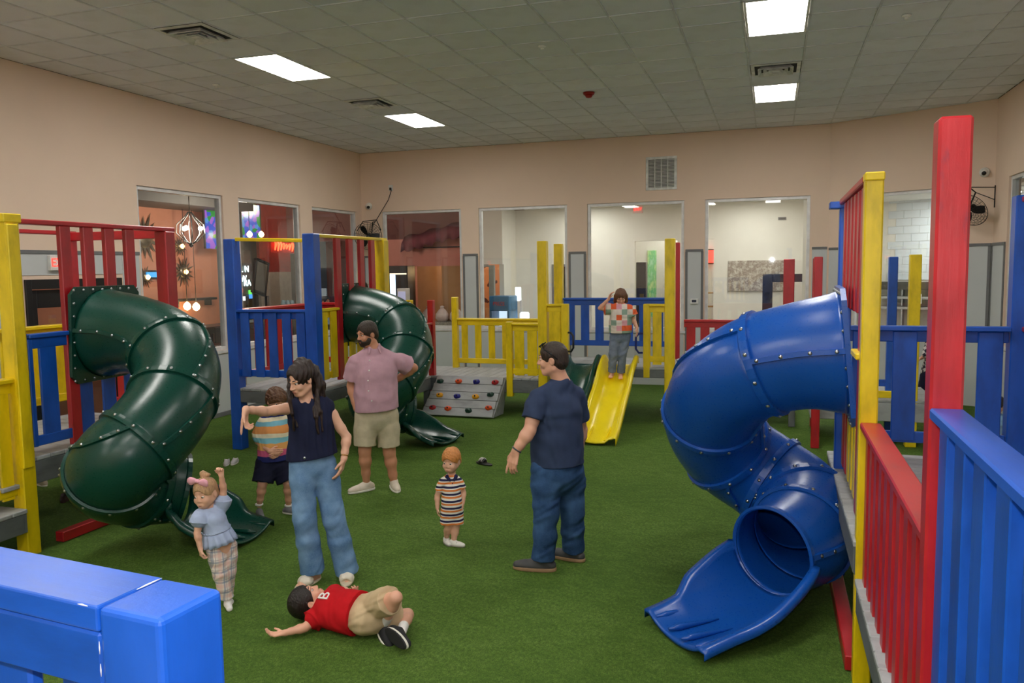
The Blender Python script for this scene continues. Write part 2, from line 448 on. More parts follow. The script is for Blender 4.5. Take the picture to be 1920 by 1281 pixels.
vent_metal = plain('dusty_vent_metal', (222, 222, 220), .5, metal=.0, var=.3)
vent_dark = plain('vent_dark', (34, 34, 33), .8)
def frustum_ring(s0, s1, z0, z1, t=.006):
    v = []; f = []
    for s, z in ((s0, z0), (s1, z1), (s1, z1 + t), (s0, z0 + t)): v += [(-s, -s, z), (s, -s, z), (s, s, z), (-s, s, z)]
    for a in range(4):
        for k in range(4): f.append((a * 4 + k, a * 4 + (k + 1) % 4, ((a + 1) % 4) * 4 + (k + 1) % 4, ((a + 1) % 4) * 4 + k))
    return mesh_py('ring', v, f)
for (cx, cy), lab in zip(VENTS, ['square ceiling air vent nearest the left front, with nested louvre rings', 'square ceiling air vent between the two left light panels', 'square ceiling air vent between the two right light panels']):
    v = thing('ceiling_vent', lab, 'air vent', (cx, cy, ZC), group='square ceiling vents')
    M = T(cx, cy, ZC)
    part('backing', box_mesh(.58, .58, .01, .001, vent_dark), None, v, M @ T(0, 0, -.002))
    part('frame', frustum_ring(.30, .255, -.012, -.016), vent_metal, v, M)
    for s in (.215, .15, .085): part('louvre', frustum_ring(s, s - .04, -.05, -.01), vent_metal, v, M)
    part('centre_plate', box_mesh(.1, .1, .006, .002, vent_metal), None, v, M @ T(0, 0, -.045))

# small ceiling fittings
def sprinkler(x, y, lab):
    t = thing('sprinkler', lab, 'sprinkler', (x, y, ZC), group='white ceiling sprinklers')
    part('escutcheon', lathe_mesh([(.045, 0), (.045, -.012), (.03, -.02), (.012, -.022)][::-1], 16), white_plastic, t, T(x, y, ZC - .003))
    part('cap', lathe_mesh([(.02, -.04), (.02, -.02)], 12), white_plastic, t, T(x, y, ZC - .003))
sprinkler(-2.50, 8.99, 'small white sprinkler cap in the middle of the ceiling')
sprinkler(1.26, 9.22, 'small white sprinkler cap at the top right of the ceiling')
sprinkler(*at_z(405, 158, ZC)[:2], 'small white sprinkler cap left of the nearer left light panel')
alarm_red = plain('alarm_red', (150, 22, 20), .35)
al = thing('fire_alarm', 'small red fire alarm dome on the ceiling', 'alarm', (-2.54, 11.6, ZC))
part('base', lathe_mesh([(.075, -.03), (.085, 0)], 20), alarm_red, al, T(-2.54, 11.6, ZC - .004)); part('dome', lathe_mesh([(.01, -.075), (.04, -.068), (.06, -.03)], 20), alarm_red, al, T(-2.54, 11.6, ZC - .004))

# wall grille on the back wall
g = thing('wall_grille', 'grey slatted return air grille high on the back wall', 'air grille', (-2.05, YB, 3.79))
for lo, hi in (((-2.34, 3.78), (-1.75, 3.83)), ((-2.34, 4.36), (-1.75, 4.41)), ((-2.34, 3.83), (-2.29, 4.36)), ((-1.80, 3.83), (-1.75, 4.36))):
    bx('frame', (lo[0], YB - .02, lo[1]), (hi[0], YB, hi[1]), vent_metal, g)
bx('backing', (-2.29, YB - .004, 3.83), (-1.80, YB, 4.36), plain('grille_backing', (120, 120, 118), .7), g, 0)
for k in range(20):
    part('slat', box_mesh(.49, .016, .004, 0, vent_metal), None, g, T(-2.045, YB - .012, 3.845 + k * .0262) @ Matrix.Rotation(.6, 4, 'X'))
for k in (1, 2, 3): bx('mullion', (-2.29 + .1225 * k - .008, YB - .022, 3.83), (-2.29 + .1225 * k + .008, YB - .004, 4.36), vent_metal, g, .001)

# exit sign, thermostat, outlets, cameras
ex = thing('exit_sign', 'white exit sign with red letters above the dark door on the left wall', 'exit sign', (XL, 7.83, 2.48))
bx('housing', (XL, 7.70, 2.385), (XL + .06, 8.02, 2.575), white_plastic, ex, .006)
exit_red = emit('exit_red', (255, 60, 50), 1.6)
part('lettering', text_mesh('EXIT', .15, .002), exit_red, ex, T(XL + .063, 7.86, 2.48) @ Matrix.Rotation(PI / 2, 4, 'Z') @ Matrix.Rotation(PI / 2, 4, 'X'))
th = thing('thermostat', 'white thermostat on the grey pier between the two right windows', 'thermostat', (-1.42, YB, 1.55))
tx = at_y(1302, 565, YB)
bx('body', (tx[0] - .075, YB - .045, tx[2] - .05), (tx[0] + .075, YB - .012, tx[2] + .05), white_plastic, th, .008)
bx('display', (tx[0] - .045, YB - .048, tx[2] - .02), (tx[0] + .04, YB - .044, tx[2] + .03), plain('lcd', (60, 66, 80), .2), th, .001)
ol = thing('outlet', 'white power outlet high on the back wall with a black cable', 'outlet', (-7.77, YB, 4.07))
bx('plate', (-7.82, YB - .01, 4.01), (-7.72, YB, 4.13), white_plastic, ol, .003)
bx('plug', (-7.79, YB - .04, 4.02), (-7.75, YB - .01, 4.07), black, ol, .004)
cable = [at_y(734, 356, YB - .02), at_y(728, 375, YB - .02), at_y(716, 395, YB - .03), at_y(706, 412, YB - .05), at_y(698, 424, YB - .12)]
tag(part('power_cable', tube_mesh(cable, .008, 6), black, None), 'black cable running from the high outlet down to the left fan', 'cable')
def camera_dome(P, nrm, lab):
    M = T(*P) @ frame(Vector(nrm).orthogonal(), nrm)
    c = thing('security_camera', lab, 'security camera', M=M)
    part('base', lathe_mesh([(.075, 0), (.075, .03), (.06, .045)], 18), white_plastic, c, M)
    part('ball', lathe_mesh([(.058, .03), (.058, .05), (.045, .08), (.02, .1), (.005, .104)], 18), white_plastic, c, M)
    part('lens', lathe_mesh([(.03, .0), (.034, .02), (.02, .03)], 14), black, c, M @ T(0, .02, .085) @ Matrix.Rotation(-.5, 4, 'X'))
camera_dome((-8.30, YB, 3.70), (.1, -1, -.1), 'small round white security camera in the back left corner')
camera_dome((3.16, 14.47, 3.72), (-.51, -.86, 0), 'small round white security camera above the right wall fan')

# wall fans
def wall_fan(M, lab, R=.30):
    f = thing('wall_fan', lab, 'fan', M=M, group='black wall fans')
    rings = []
    for sgn, d in ((1, .07), (-1, .07)):
        for k in range(7):
            r = R * (.2 + .8 * k / 6); dz = sgn * d * (1 - (k / 6) ** 2) + (.004 if k == 6 else 0)
            rings.append(tube_mesh([(r * math.cos(a), dz, r * math.sin(a)) for a in np.linspace(0, 2 * PI, 33)[:-1]], (.006 if k == 6 else .0022), 4, True))
        for a in np.linspace(0, 2 * PI, 25)[:-1]:
            rings.append(tube_mesh([(R * q * math.cos(a), sgn * d * (1 - q * q), R * q * math.sin(a)) for q in (.18, .5, .8, 1)], .002, 4))
    part('cage', join_meshes(rings, 'cage'), dark_metal, f, M)
    for k in range(3):
        a0 = 2 * PI * k / 3; v = []
        for q, w in ((.04, .025), (.10, .05), (.17, .06), (.24, .045)):
            for s in (-1, 1): v.append((q * math.cos(a0) - s * w * math.sin(a0), s * .02, q * math.sin(a0) + s * w * math.cos(a0)))
        me = mesh_py('blade', v + [(x, y + .004, z) for x, y, z in v], [(0, 1, 3, 2), (2, 3, 5, 4), (4, 5, 7, 6), (8, 10, 11, 9), (10, 12, 13, 11), (12, 14, 15, 13)], True)
        part('blade', me, dark_metal, f, M)
    part('motor', lathe_mesh([(.03, 0), (.045, .02), (.045, .09), (.03, .11)], 16), dark_metal, f, M @ T(0, .03, 0) @ Matrix.Rotation(-PI / 2, 4, 'X'))
    part('hub', lathe_mesh([(.035, 0), (.032, .015), (.012, .02)], 16), dark_metal, f, M @ T(0, -.07, 0) @ Matrix.Rotation(PI / 2, 4, 'X'))
    return f
M1 = T(*at_y(690, 443, 15.36)) @ rotz(.35) @ Matrix.Rotation(.25, 4, 'X')
f1 = wall_fan(M1, 'black caged wall fan in the back left corner behind the yellow post', .29)
p = M1.translation
part('bracket', tube_mesh([p + Vector((0, .17, .0)), p + Vector((.0, .22, .3)), p + Vector((-.02, YB - p.y - .02, .33))], .012, 6), dark_metal, f1)
part('hanger', tube_mesh([p + Vector((-.28, .05, .12)), p + Vector((-.16, .1, .32)), p + Vector((.16, .1, .34)), p + Vector((.28, .05, .12))], .01, 6), dark_metal, f1)
M2 = T(2.90, 14.16, 3.12) @ rotz(-.75) @ Matrix.Rotation(.55, 4, 'X')
f2 = wall_fan(M2, 'black caged wall fan tilted down at the right above the grey panel', .27)
p = M2.translation
part('bracket', tube_mesh([p + Vector((.02, .14, .05)), p + Vector((.1, .12, .28)), p + Vector((0, .08, .36)), p + Vector((-.1, .0, .34))], .012, 6), dark_metal, f2)
part('wall_arm', tube_mesh([p + Vector((0, .08, .36)), (3.27, 14.3, 3.47)], .008, 6), dark_metal, f2)
part('brace', tube_mesh([p + Vector((.1, .12, .28)), (3.27, 14.3, 3.28)], .006, 6), dark_metal, f2)
part('wall_plate', tube_mesh([(3.27, 14.3, 3.5), (3.27, 14.3, 3.16)], .009, 6), dark_metal, f2)
# ================================================================== rooms seen through the glass
def slab(name, lo, hi, mat, kind=True):
    a = np.minimum(lo, hi); b = np.maximum(lo, hi); o = structure(name, box_mesh(*(b - a), 0, mat), loc=tuple((a + b) / 2)); return o
# --- white hall behind the back wall
HY, HZ = 20.0, 3.80
hall_floor = plain('hall_floor_tile', (150, 138, 122), .3, var=.06)
slab('floor_hall', (-6.05, YB + .16, -.1), (1.25, HY, 0), hall_floor)
slab('ceiling_hall', (-6.05, YB + .16, HZ), (1.25, HY + 3, HZ + .1), white_paint)
def wall_box(name, lo, hi, mat=white_paint): return slab(name, lo, hi, mat)
wall_box('wall_hall_left', (-6.12, YB + .16, 0), (-6.0, 16.35, HZ))
wall_box('wall_hall_left_far', (-7.45, 18.9, 2.42), (-6.33, 19.0, HZ)); wall_box('wall_hall_left_return', (-6.45, 19.0, 0), (-6.33, 20.0, HZ))
wall_box('wall_hall_back_left', (-6.5, HY, 0), (-3.24, HY + .12, HZ)); wall_box('wall_hall_back_header', (-3.24, HY, 2.94), (-2.2, HY + .12, HZ))
wall_box('wall_hall_back_mid', (-2.2, HY, 0), (-1.72, HY + .12, HZ)); wall_box('wall_hall_back_right', (-1.34, HY, 0), (1.25, HY + .12, HZ))
wall_box('wall_hall_over_gap', (-1.72, HY, 2.95), (-1.34, HY + .12, HZ))
wall_box('wall_hall_right', (1.15, YB + .2, 0), (1.27, HY, HZ))
wall_box('wall_passage_back', (-3.9, 22.6, 0), (-.9, 22.7, HZ)); wall_box('wall_passage_left', (-3.9, HY + .12, 0), (-3.78, 22.6, HZ)); wall_box('wall_passage_right', (-1.0, HY + .12, 0), (-.9, 22.6, HZ))
slab('floor_passage', (-3.9, HY, -.1), (-.9, 22.7, 0), hall_floor)
hl = emit('hall_diffuser', (255, 252, 244), HALL_POWER)
for k, (x, y) in enumerate([(-4.35, 18.9), (-.45, 18.7), (-4.35, 16.9), (-.45, 16.9), (-2.4, 21.6)]):
    t = thing('ceiling_light', ['lit panel on the hall ceiling left of the pink exit sign', 'lit panel on the hall ceiling above the grey picture', 'hall ceiling panel above the second back window', 'hall ceiling panel above the rightmost back window', 'ceiling panel in the passage beyond the hall'][k], 'ceiling light', (x, y, HZ), group='hall ceiling panels')
    bx('frame', (x - .31, y - .5, HZ - .012), (x + .31, y + .5, HZ), white_plastic, t, .003); bx('diffuser', (x - .29, y - .48, HZ - .016), (x + .29, y + .48, HZ - .011), hl, t, 0)
t = thing('exit_sign', 'pinkish exit sign hanging from the hall ceiling', 'exit sign', (-3.1, 19.6, 3.7))
bx('housing', (-3.22, 19.58, 3.60), (-2.98, 19.62, 3.78), plain('pink_sign', (226, 190, 186), .4), t); part('lettering', text_mesh('EXIT', .1, .002), exit_red, t, T(-3.1, 19.575, 3.69) @ Matrix.Rotation(PI / 2, 4, 'X'))
# picture with pale flower pattern
def picture_mat():
    m = NT('floral_canvas'); co = m.coord(); f = m.math('ADD', m.noise(co, 9, 7, .75), m.math('MULTIPLY', m.noise(co, 26, 3, .6), .4))
    m.set(Base_Color=m.ramp(f, [(.5, srgb(212, 208, 200)), (.66, srgb(178, 170, 160)), (.78, srgb(132, 118, 108)), (.95, srgb(190, 184, 176))]), Roughness=.7); return m.m
t = thing('picture', 'long grey floral canvas picture on the white hall wall', 'picture', (-.33, HY, 2.06))
bx('canvas', (-1.0, HY - .05, 1.70), (.36, HY - .002, 2.42), picture_mat(), t, .006)
# dark frame standing before the picture
navy_frame = plain('navy_lacquer', (22, 26, 44), .25)
t = thing('photo_booth', 'dark navy open booth frame standing in front of the floral picture', 'booth', (.27, 19.3, 0))
for nm, lo, hi in (('upright', (-.20, 19.26, .75), (.02, 19.34, 2.1)), ('upright', (.66, 19.26, .75), (.76, 19.34, 2.1)), ('lintel', (.02, 19.26, 1.92), (.66, 19.34, 2.1)), ('base', (-.25, 19.2, 0), (.8, 19.4, .75))): bx(nm, lo, hi, navy_frame, t, .01)
t = thing('pull_station', 'tiny dark vent high on the hall wall above the floral picture', 'vent', (.21, HY, 3.38)); bx('cover', (.12, HY - .03, 3.35), (.30, HY - .002, 3.42), greytrim, t, .004); bx('slot', (.14, HY - .034, 3.375), (.28, HY - .03, 3.39), black, t, 0)
# framed dark poster at the right of the second window
t = thing('framed_poster', 'dark framed poster on the hall wall behind the yellow post', 'picture', (-4.9, HY, 1.9))
for nm, lo, hi, m in (('frame', (-5.36, HY - .04, 1.35), (-5.28, HY, 2.40), greytrim), ('frame', (-4.55, HY - .04, 1.35), (-4.47, HY, 2.40), greytrim), ('frame', (-5.28, HY - .04, 2.33), (-4.55, HY, 2.40), greytrim), ('frame', (-5.28, HY - .04, 1.35), (-4.55, HY, 1.42), greytrim),
                      ('print', (-5.28, HY - .02, 1.42), (-4.55, HY - .004, 2.33), plain('dark_print', (60, 58, 50), .3, var=.6, scale=3))): bx(nm, lo, hi, m, t, .004)
# doorway with an orange mural beyond
def mural_mat():
    m = NT('orange_mural'); co = m.coord(); n = m.noise(co, 2.6, 3, .5)
    m.set(Base_Color=m.ramp(n, [(.3, srgb(96, 44, 30)), (.42, srgb(232, 150, 90)), (.6, srgb(238, 176, 120)), (.7, srgb(70, 60, 50))], 'CONSTANT'), Roughness=.6); return m.m
t = thing('mural', 'orange and brown painted mural seen through the doorway of the second window', 'mural', (-7.2, 20.6, 0)); bx('board', (-7.85, 20.6, .0), (-6.55, 20.64, 2.7), mural_mat(), t)
t = thing('grey_post', 'grey door frame beside the orange mural', 'door frame', (-6.6, 18.85, 0))
bx('jamb', (-6.66, 18.79, 0), (-6.52, 18.89, 2.4), plain('grey_jamb', (150, 152, 146), .5), t, .01); bx('header', (-7.35, 18.79, 2.36), (-6.66, 18.89, 2.41), plain('grey_jamb', (150, 152, 146), .5), t, .006)
# blue claw machine with lit window
t = thing('arcade_machine', 'blue arcade machine with a lit white window by the doorway', 'arcade machine', (-6.3, 19.0, 0), M=T(-6.2, 18.5, 0) @ rotz(-.15))
M = WM[t]; arc_blue = plain('arcade_blue', (58, 116, 160), .35, var=.2)
part('cabinet', box_mesh(.54, .5, .8, .01, arc_blue), None, t, M @ T(0, 0, .4)); part('marquee', box_mesh(.54, .48, .36, .02, arc_blue), None, t, M @ T(0, .02, 1.48))
for sx in (-.24, .24): part('corner_post', box_mesh(.06, .46, .52, .008, arc_blue), None, t, M @ T(sx, .02, 1.05))
part('lit_back', box_mesh(.42, .02, .50, .0, emit('arcade_glow', (222, 238, 255), .8)), None, t, M @ T(0, .2, 1.05)); part('window', box_mesh(.5, .01, .5, 0, glass), None, t, M @ T(0, -.24, 1.05))
part('lettering', text_mesh('PRIZE', .13, .003), plain('arcade_red', (190, 40, 50), .4), t, M @ T(0, -.226, 1.47) @ Matrix.Rotation(PI / 2, 4, 'X'))
t = thing('capsule_machine', 'small white lit vending machine beside the blue arcade machine', 'vending machine', (-5.73, 18.73, 0))
bx('base', (-5.84, 18.62, 0), (-5.62, 18.85, .85), white_plastic, t, .01); bx('lit_globe', (-5.83, 18.63, .85), (-5.63, 18.84, 1.25), emit('capsule_glow', (230, 240, 250), .8), t, .03); bx('topper', (-5.95, 18.68, 1.52), (-5.80, 18.72, 1.86), emit('topper_glow', (235, 245, 250), .9), t, .03); bx('neck', (-5.83, 18.68, 1.25), (-5.78, 18.72, 1.54), white_plastic, t, .005)
# passage contents
t = thing('dark_cabinet', 'tall dark blue cabinet in the hall passage', 'cabinet', (-3.07, 20.4, 0)); bx('body', (-3.24, 20.2, 0), (-3.0, 20.5, 2.42), navy_frame, t, .01); bx('door', (-3.22, 20.19, .1), (-3.02, 20.2, 2.3), plain('dark_glass', (30, 34, 50), .15), t, .003)
def green_art():
    m = NT('green_artwork'); co = m.coord(); n = m.noise(m.mapping(co, (3, 3, 1.2)), 2.0, 5, .6)
    m.set(Base_Color=m.ramp(n, [(.3, srgb(200, 236, 214)), (.5, srgb(110, 200, 130)), (.65, srgb(222, 240, 170)), (.8, srgb(120, 200, 190))]), Roughness=.5); return m.m
t = thing('canvas_art', 'tall pale green canvas in the hall passage', 'picture', (-3.2, 22.6, 1.6)); bx('canvas', (-3.30, 22.54, .9), (-3.06, 22.60, 2.75), green_art(), t, .006)
t = thing('narrow_picture', 'narrow grey framed picture in the hall passage', 'picture', (-2.5, 21.4, 1.6))
bx('frame', (-2.86, 22.55, 1.0), (-2.81, 22.60, 2.4), white_plastic, t); bx('print', (-2.81, 22.56, 1.05), (-2.6, 22.60, 2.35), plain('grey_print', (120, 122, 110), .4, var=.4), t, 0)
red_sign = emit('red_lit_sign', (255, 70, 60), 1.2)
t = thing('lit_sign', 'small red lit sign in the gap beside the floral picture wall', 'sign', (-1.5, 21.6, 2.5)); bx('box', (-2.0, 22.50, 2.38), (-1.2, 22.58, 2.72), red_sign, t, .01); bx('rim', (-2.03, 22.58, 2.35), (-1.17, 22.60, 2.75), black, t, .004)
t = thing('shelf_rack', 'wooden shelf rack in the gap beside the floral picture wall', 'shelf', (-1.5, 21.2, 0))
tan_wood = plain('tan_wood', (186, 150, 100), .5, var=.2)
for z in (.9, 1.25, 1.6): bx('shelf', (-1.8, 21.1, z), (-1.2, 21.4, z + .03), tan_wood, t)
for x in (-1.8, -1.23): bx('upright', (x, 21.1, 0), (x + .03, 21.4, 1.9), tan_wood, t)

# --- kitchen behind the angled wall
KN = Vector((.509, .861, 0)); KD = Vector((.861, -.509, 0))
ko = Vector((1.2, 15.8, 0))
KM = T(ko) @ frame(KD, (0, 0, 1))      # local x along the wall, local y away from the play room
kit = lambda x, y, z: KM @ Vector((x, y, z))
def kbox(name, lo, hi, mat, parent, bev=.004):
    a = np.minimum(lo, hi); b = np.maximum(lo, hi)
    return part(name, box_mesh(*(b - a), bev, mat), None, parent, KM @ T(*((a + b) / 2)))
for nm, lo, hi, m in (('floor_kitchen', (-.9, .1, -.1), (4.2, 3.2, 0), hall_floor), ('ceiling_kitchen', (-.9, .1, 3.54), (4.2, 3.2, 3.62), white_paint), ('wall_kitchen_back', (-.9, 2.25, 0), (4.2, 2.35, 3.7), white_paint),
                      ('wall_kitchen_left', (-.95, .35, 0), (-.85, 2.3, 3.7), white_paint), ('wall_kitchen_right', (4.1, .1, 0), (4.2, 2.3, 3.7), white_paint)):
    a = np.array(lo); b = np.array(hi); o = structure(nm, box_mesh(*(b - a), 0, m)); o.matrix_local = KM @ T(*((a + b) / 2))
    if nm == 'wall_kitchen_back': kwall = o; WM[o] = KM @ T(*((a + b) / 2))
ktile = plain('glazed_white_tile', (212, 220, 226), .12, var=.02)
n = 0
for r in range(11):
    z = 1.98 + r * .152
    for c in range(-1, 9):
        x0 = .30 + c * .305 + (.152 if r % 2 else 0)
        part('wall_tile', box_mesh(.300, .01, .147, .002, ktile), None, kwall, KM @ T(x0, 2.245, z + .075))
t = thing('kitchen_shelving', 'stainless kitchen shelves and counter behind the angled window', 'shelving', M=KM @ T(1.2, 1.8, 0))
kbox('hood_rail', (-.3, 1.8, 1.80), (3.2, 2.2, 1.95), plain('dark_steel', (90, 88, 84), .35, metal=.7), t)
for z in (1.42, 1.62): kbox('shelf', (-.3, 1.8, z), (3.2, 2.2, z + .05), plain('satin_steel', (176, 178, 178), .3, metal=.5), t)
kbox('counter', (-.3, 1.5, .86), (3.2, 2.2, .92), steel, t); kbox('cabinet', (-.3, 1.55, 0), (3.2, 2.2, .86), plain('satin_steel', (176, 178, 178), .3, metal=.5), t)
for x in (.2, 1.2, 2.4): kbox('bracket', (x, 2.1, .92), (x + .03, 2.2, 1.8), steel, t)
t = thing('dish_stack', 'white dish rack hanging beside the blue post in the kitchen', 'dish', M=KM @ T(.62, 1.75, 1.5)); kbox('tray', (.55, 1.66, 1.52), (.72, 1.78, 1.74), white_plastic, t, .02); kbox('handle', (.6, 1.64, 1.56), (.64, 1.67, 1.68), greytrim, t, .004)
for k, (x, r, h) in enumerate(((.9, .07, .14), (1.25, .06, .18), (1.55, .08, .12))):
    t = thing('kitchen_pot', ['squat pot on the kitchen shelf', 'tall pot on the kitchen shelf', 'wide pot on the kitchen shelf'][k], 'pot', M=KM @ T(x, 2.0, 1.675)); part('body', lathe_mesh([(r, 0), (r * 1.05, h * .9), (r * 1.1, h)], 14), steel, t, KM @ T(x, 2.0, 1.675)); part('rim', lathe_mesh([(r * 1.14, h), (r * 1.14, h + .008)], 14), steel, t, KM @ T(x, 2.0, 1.675))
t = thing('ceiling_light', 'lit ceiling panel in the tiled kitchen', 'ceiling light', M=KM @ T(1.75, 1.5, 3.54))
kbox('frame', (1.15, 1.2, 3.525), (2.35, 1.8, 3.54), white_plastic, t); kbox('diffuser', (1.18, 1.23, 3.518), (2.32, 1.77, 3.525), emit('kitchen_diffuser', (255, 253, 248), 30), t, 0)

# --- restaurant beyond the left wall and the left back corner
salmon = plain('salmon_wall_paint', (206, 140, 112), .75, var=.05)
maroon = plain('maroon_wall_paint', (104, 58, 56), .75, var=.2, scale=2)
darkceil = plain('dark_ceiling_paint', (70, 68, 64), .8)
slab('floor_restaurant', (-15.2, 5.5, -.1), (XL - .16, 24.2, 0), plain('brown_floor', (70, 48, 36), .3)); slab('floor_restaurant_back', (XL - .16, YB + .16, -.1), (-6.12, 24.2, 0), plain('brown_floor', (70, 48, 36), .3))
slab('ceiling_restaurant', (-15.2, 5.5, 4.6), (XL - .16, 24.2, 4.7), darkceil); slab('ceiling_restaurant_back', (XL - .16, YB + .16, 4.6), (-6.12, 18.9, 4.7), darkceil)
slab('wall_restaurant_far', (-14.12, 5.5, 0), (-14.0, 18.0, 4.6), salmon); slab('wall_restaurant_end', (-14.3, 24.0, 0), (-6.0, 24.1, 4.6), maroon); slab('wall_restaurant_near', (-15, 5.4, 0), (XL - .16, 5.5, 4.6), salmon)
slab('wall_restaurant_bay', (-15.1, 18.0, 0), (-15.0, 24.1, 4.6), plain('dim_grey_wall', (128, 120, 110), .7)); slab('wall_restaurant_fin', (-15.0, 18.0, 0), (-14.0, 18.1, 4.6), plain('dim_grey_wall', (128, 120, 110), .7))
slab('wall_restaurant_red', (-14.55, 20.5, 2.3), (-14.45, 22.1, 4.4), plain('red_panel', (150, 44, 34), .6, var=.2)); slab('wall_restaurant_pale', (-14.55, 20.5, 0), (-14.45, 22.1, 2.3), plain('pale_panel', (176, 166, 150), .6))
slab('wall_restaurant_soffit', (-13.9, 9.0, 3.86), (-12.6, 17.7, 4.5), plain('grey_soffit', (92, 92, 90), .6))
warm = emit('warm_bulb', (255, 214, 150), 14.0)
def bulb(name, lab, P, r=.05):
    t = thing(name, lab, 'lamp', tuple(P)); part('bulb', lathe_mesh([(.012, r * 1.3), (r * .8, r * .7), (r, 0), (r * .7, -r * .7), (.01, -r)][::-1], 12), warm, t, T(*P)); part('stem', tube_mesh([Vector(P) + Vector((0, 0, r)), Vector((P[0], P[1], 3.0 if P[1] > 19.5 else 4.6))], .008, 6), black, t); return t
# chandelier with three bulbs and swept arms
cp = Vector(at_x(357, 430, -11.6)); t = thing('chandelier', 'clear lantern chandelier with three bright bulbs behind the nearest left window', 'chandelier', tuple(cp))
for k in range(8):
    a = PI * k / 4; part('arm', tube_mesh([cp + Vector((math.cos(a) * r, math.sin(a) * r, z)) for r, z in ((.03, .36), (.10, .26), (.26, .1), (.28, -.08), (.14, -.24), (.04, -.30))], .011, 5), steel, t)
for k in range(3):
    q = cp + Vector((math.cos(2.1 * k + .8) * .2, math.sin(2.1 * k + .8) * .2, .02)); part('bulb', lathe_mesh([(.01, -.05), (.045, -.02), (.045, .02), (.01, .05)], 10), emit('cool_bulb', (255, 246, 220), 20), t, T(q))
part('chain', tube_mesh([cp + Vector((0, 0, .36)), Vector((cp.x, cp.y, 4.6))], .01, 5), dark_metal, t); part('finial', lathe_mesh([(.01, -.38), (.05, -.33), (.02, -.28)], 10), dark_metal, t, T(cp))
# metal sun wall decorations
sun_metal = plain('aged_tin', (120, 112, 98), .35, metal=.7, var=.3)
def metal_sun(P, R, lab, lit=True):
    t = thing('metal_sun', lab, 'wall decoration', tuple(P), group='metal sun decorations'); M = T(*P) @ Matrix.Rotation(PI / 2, 4, 'Y')
    part('disc', lathe_mesh([(R * .42, 0), (R * .4, .03), (R * .25, .06), (.02, .07)], 20), sun_metal, t, M)
    for k in range(16):
        a = 2 * PI * k / 16; l = R if k % 2 else R * .8; w = R * .11
        v = [(math.cos(a + s * .16) * R * .42, math.sin(a + s * .16) * R * .42, z) for s in (-1, 1) for z in (0, .02)] + [(math.cos(a) * l, math.sin(a) * l, z) for z in (0, .012)]
        part('ray', mesh_py('ray', v, [(0, 2, 4), (1, 5, 3), (0, 4, 5, 1), (2, 3, 5, 4), (0, 1, 3, 2)]), sun_metal, t, M)
    if lit: part('bulb', lathe_mesh([(.05, .06), (.06, .09), (.03, .13), (.01, .14)], 10), emit('sun_bulb', (255, 190, 110), 8), t, M)
metal_sun(at_x(270, 445, -13.97), .62, 'large round tin sun hanging high behind the nearest left window', False)
metal_sun(at_x(272, 520, -13.97), .28, 'small tin sun low beside the blue arrow', True); metal_sun(at_x(344, 510, -13.97), .40, 'lit tin sun right of the red tower post', True)
metal_sun(at_x(337, 462, -13.97), .26, 'small lit tin sun below the chandelier', True)
t = thing('arrow_sign', 'blue arrow sign pointing right on the salmon wall', 'sign', tuple(at_x(290, 515, -13.9)))
part('arrow', prism_mesh([(-.3, -.06), (.1, -.06), (.1, -.14), (.32, 0), (.1, .14), (.1, .06), (-.3, .06)], .03), emit('arrow_blue', (60, 150, 220), .7), t, T(*at_x(292, 515, -13.9)) @ rotz(PI / 2)); part('backing', box_mesh(.5, .01, .2, .004, black), None, t, T(*at_x(292, 515, -13.96)) @ rotz(PI / 2))
# shelf, bar counter, stained glass, boards, neon
darkwood = plain('dark_stained_wood', (58, 34, 24), .35, var=.3)
t = thing('wall_shelf', 'long dark shelf on the salmon wall behind the nearest left window', 'shelf', (-13.9, 16.4, 1.63)); bx('board', (-14, 14.6, 1.62), (-13.75, 17.6, 1.68), black, t)
for y in (15.0, 16.2, 17.4): bx('bracket', (-14, y, 1.48), (-13.8, y + .04, 1.62), black, t)
for k, (px, py) in enumerate(((351, 575), (368, 576))): bulb('pendant_lamp', ['left warm lamp under the dark shelf', 'right warm lamp under the dark shelf'][k], at_x(px, py, -13.6), .09)
t = thing('bar_counter', 'dark brown wooden bar counter behind the nearest left window', 'counter', (-12.5, 16.5, 0)); bx('top', (-12.9, 13.5, 1.02), (-12.2, 18.0, 1.08), darkwood, t); bx('front', (-12.8, 13.6, 0), (-12.3, 17.9, 1.02), darkwood, t)
for k in range(7): bx('front_panel', (-12.3, 13.7 + k * .6, .12), (-12.27, 14.2 + k * .6, .92), plain('mid_brown_wood', (86, 46, 30), .4), t)
for k, (x, y) in enumerate(((-11.2, 14.2), (-11.0, 15.3), (-11.3, 16.6))):
    t = thing('bar_stool', ['left dark bar stool before the counter', 'middle dark bar stool before the counter', 'right dark bar stool before the counter'][k], 'stool', (x, y, 0))
    part('seat', lathe_mesh([(.17, .72), (.18, .75), (.16, .78)], 16), darkwood, t, T(x, y, 0)); bx('backrest', (x + .12, y - .17, .85), (x + .15, y + .17, 1.18), darkwood, t, .01)
    for a in range(4): part('leg', tube_mesh([(x + .12 * math.cos(a * PI / 2 + .8), y + .12 * math.sin(a * PI / 2 + .8), .73), (x + .2 * math.cos(a * PI / 2 + .8), y + .2 * math.sin(a * PI / 2 + .8), 0)], .018, 6), darkwood, t)
def stained():
    m = NT('stained_glass'); co = m.coord(); v = m.node('ShaderNodeTexVoronoi'); m.link(co, v.inputs[0]); v.inputs['Scale'].default_value = 7
    c = m.ramp(v.outputs['Color'], [(.2, srgb(50, 80, 190)), (.4, srgb(40, 130, 60)), (.55, srgb(140, 90, 190)), (.7, srgb(70, 130, 200)), (.85, srgb(160, 60, 60))], 'CONSTANT')
    m.set(Base_Color=c, Emission_Color=c, Emission_Strength=.45, Roughness=.2); return m.m
sg = stained()
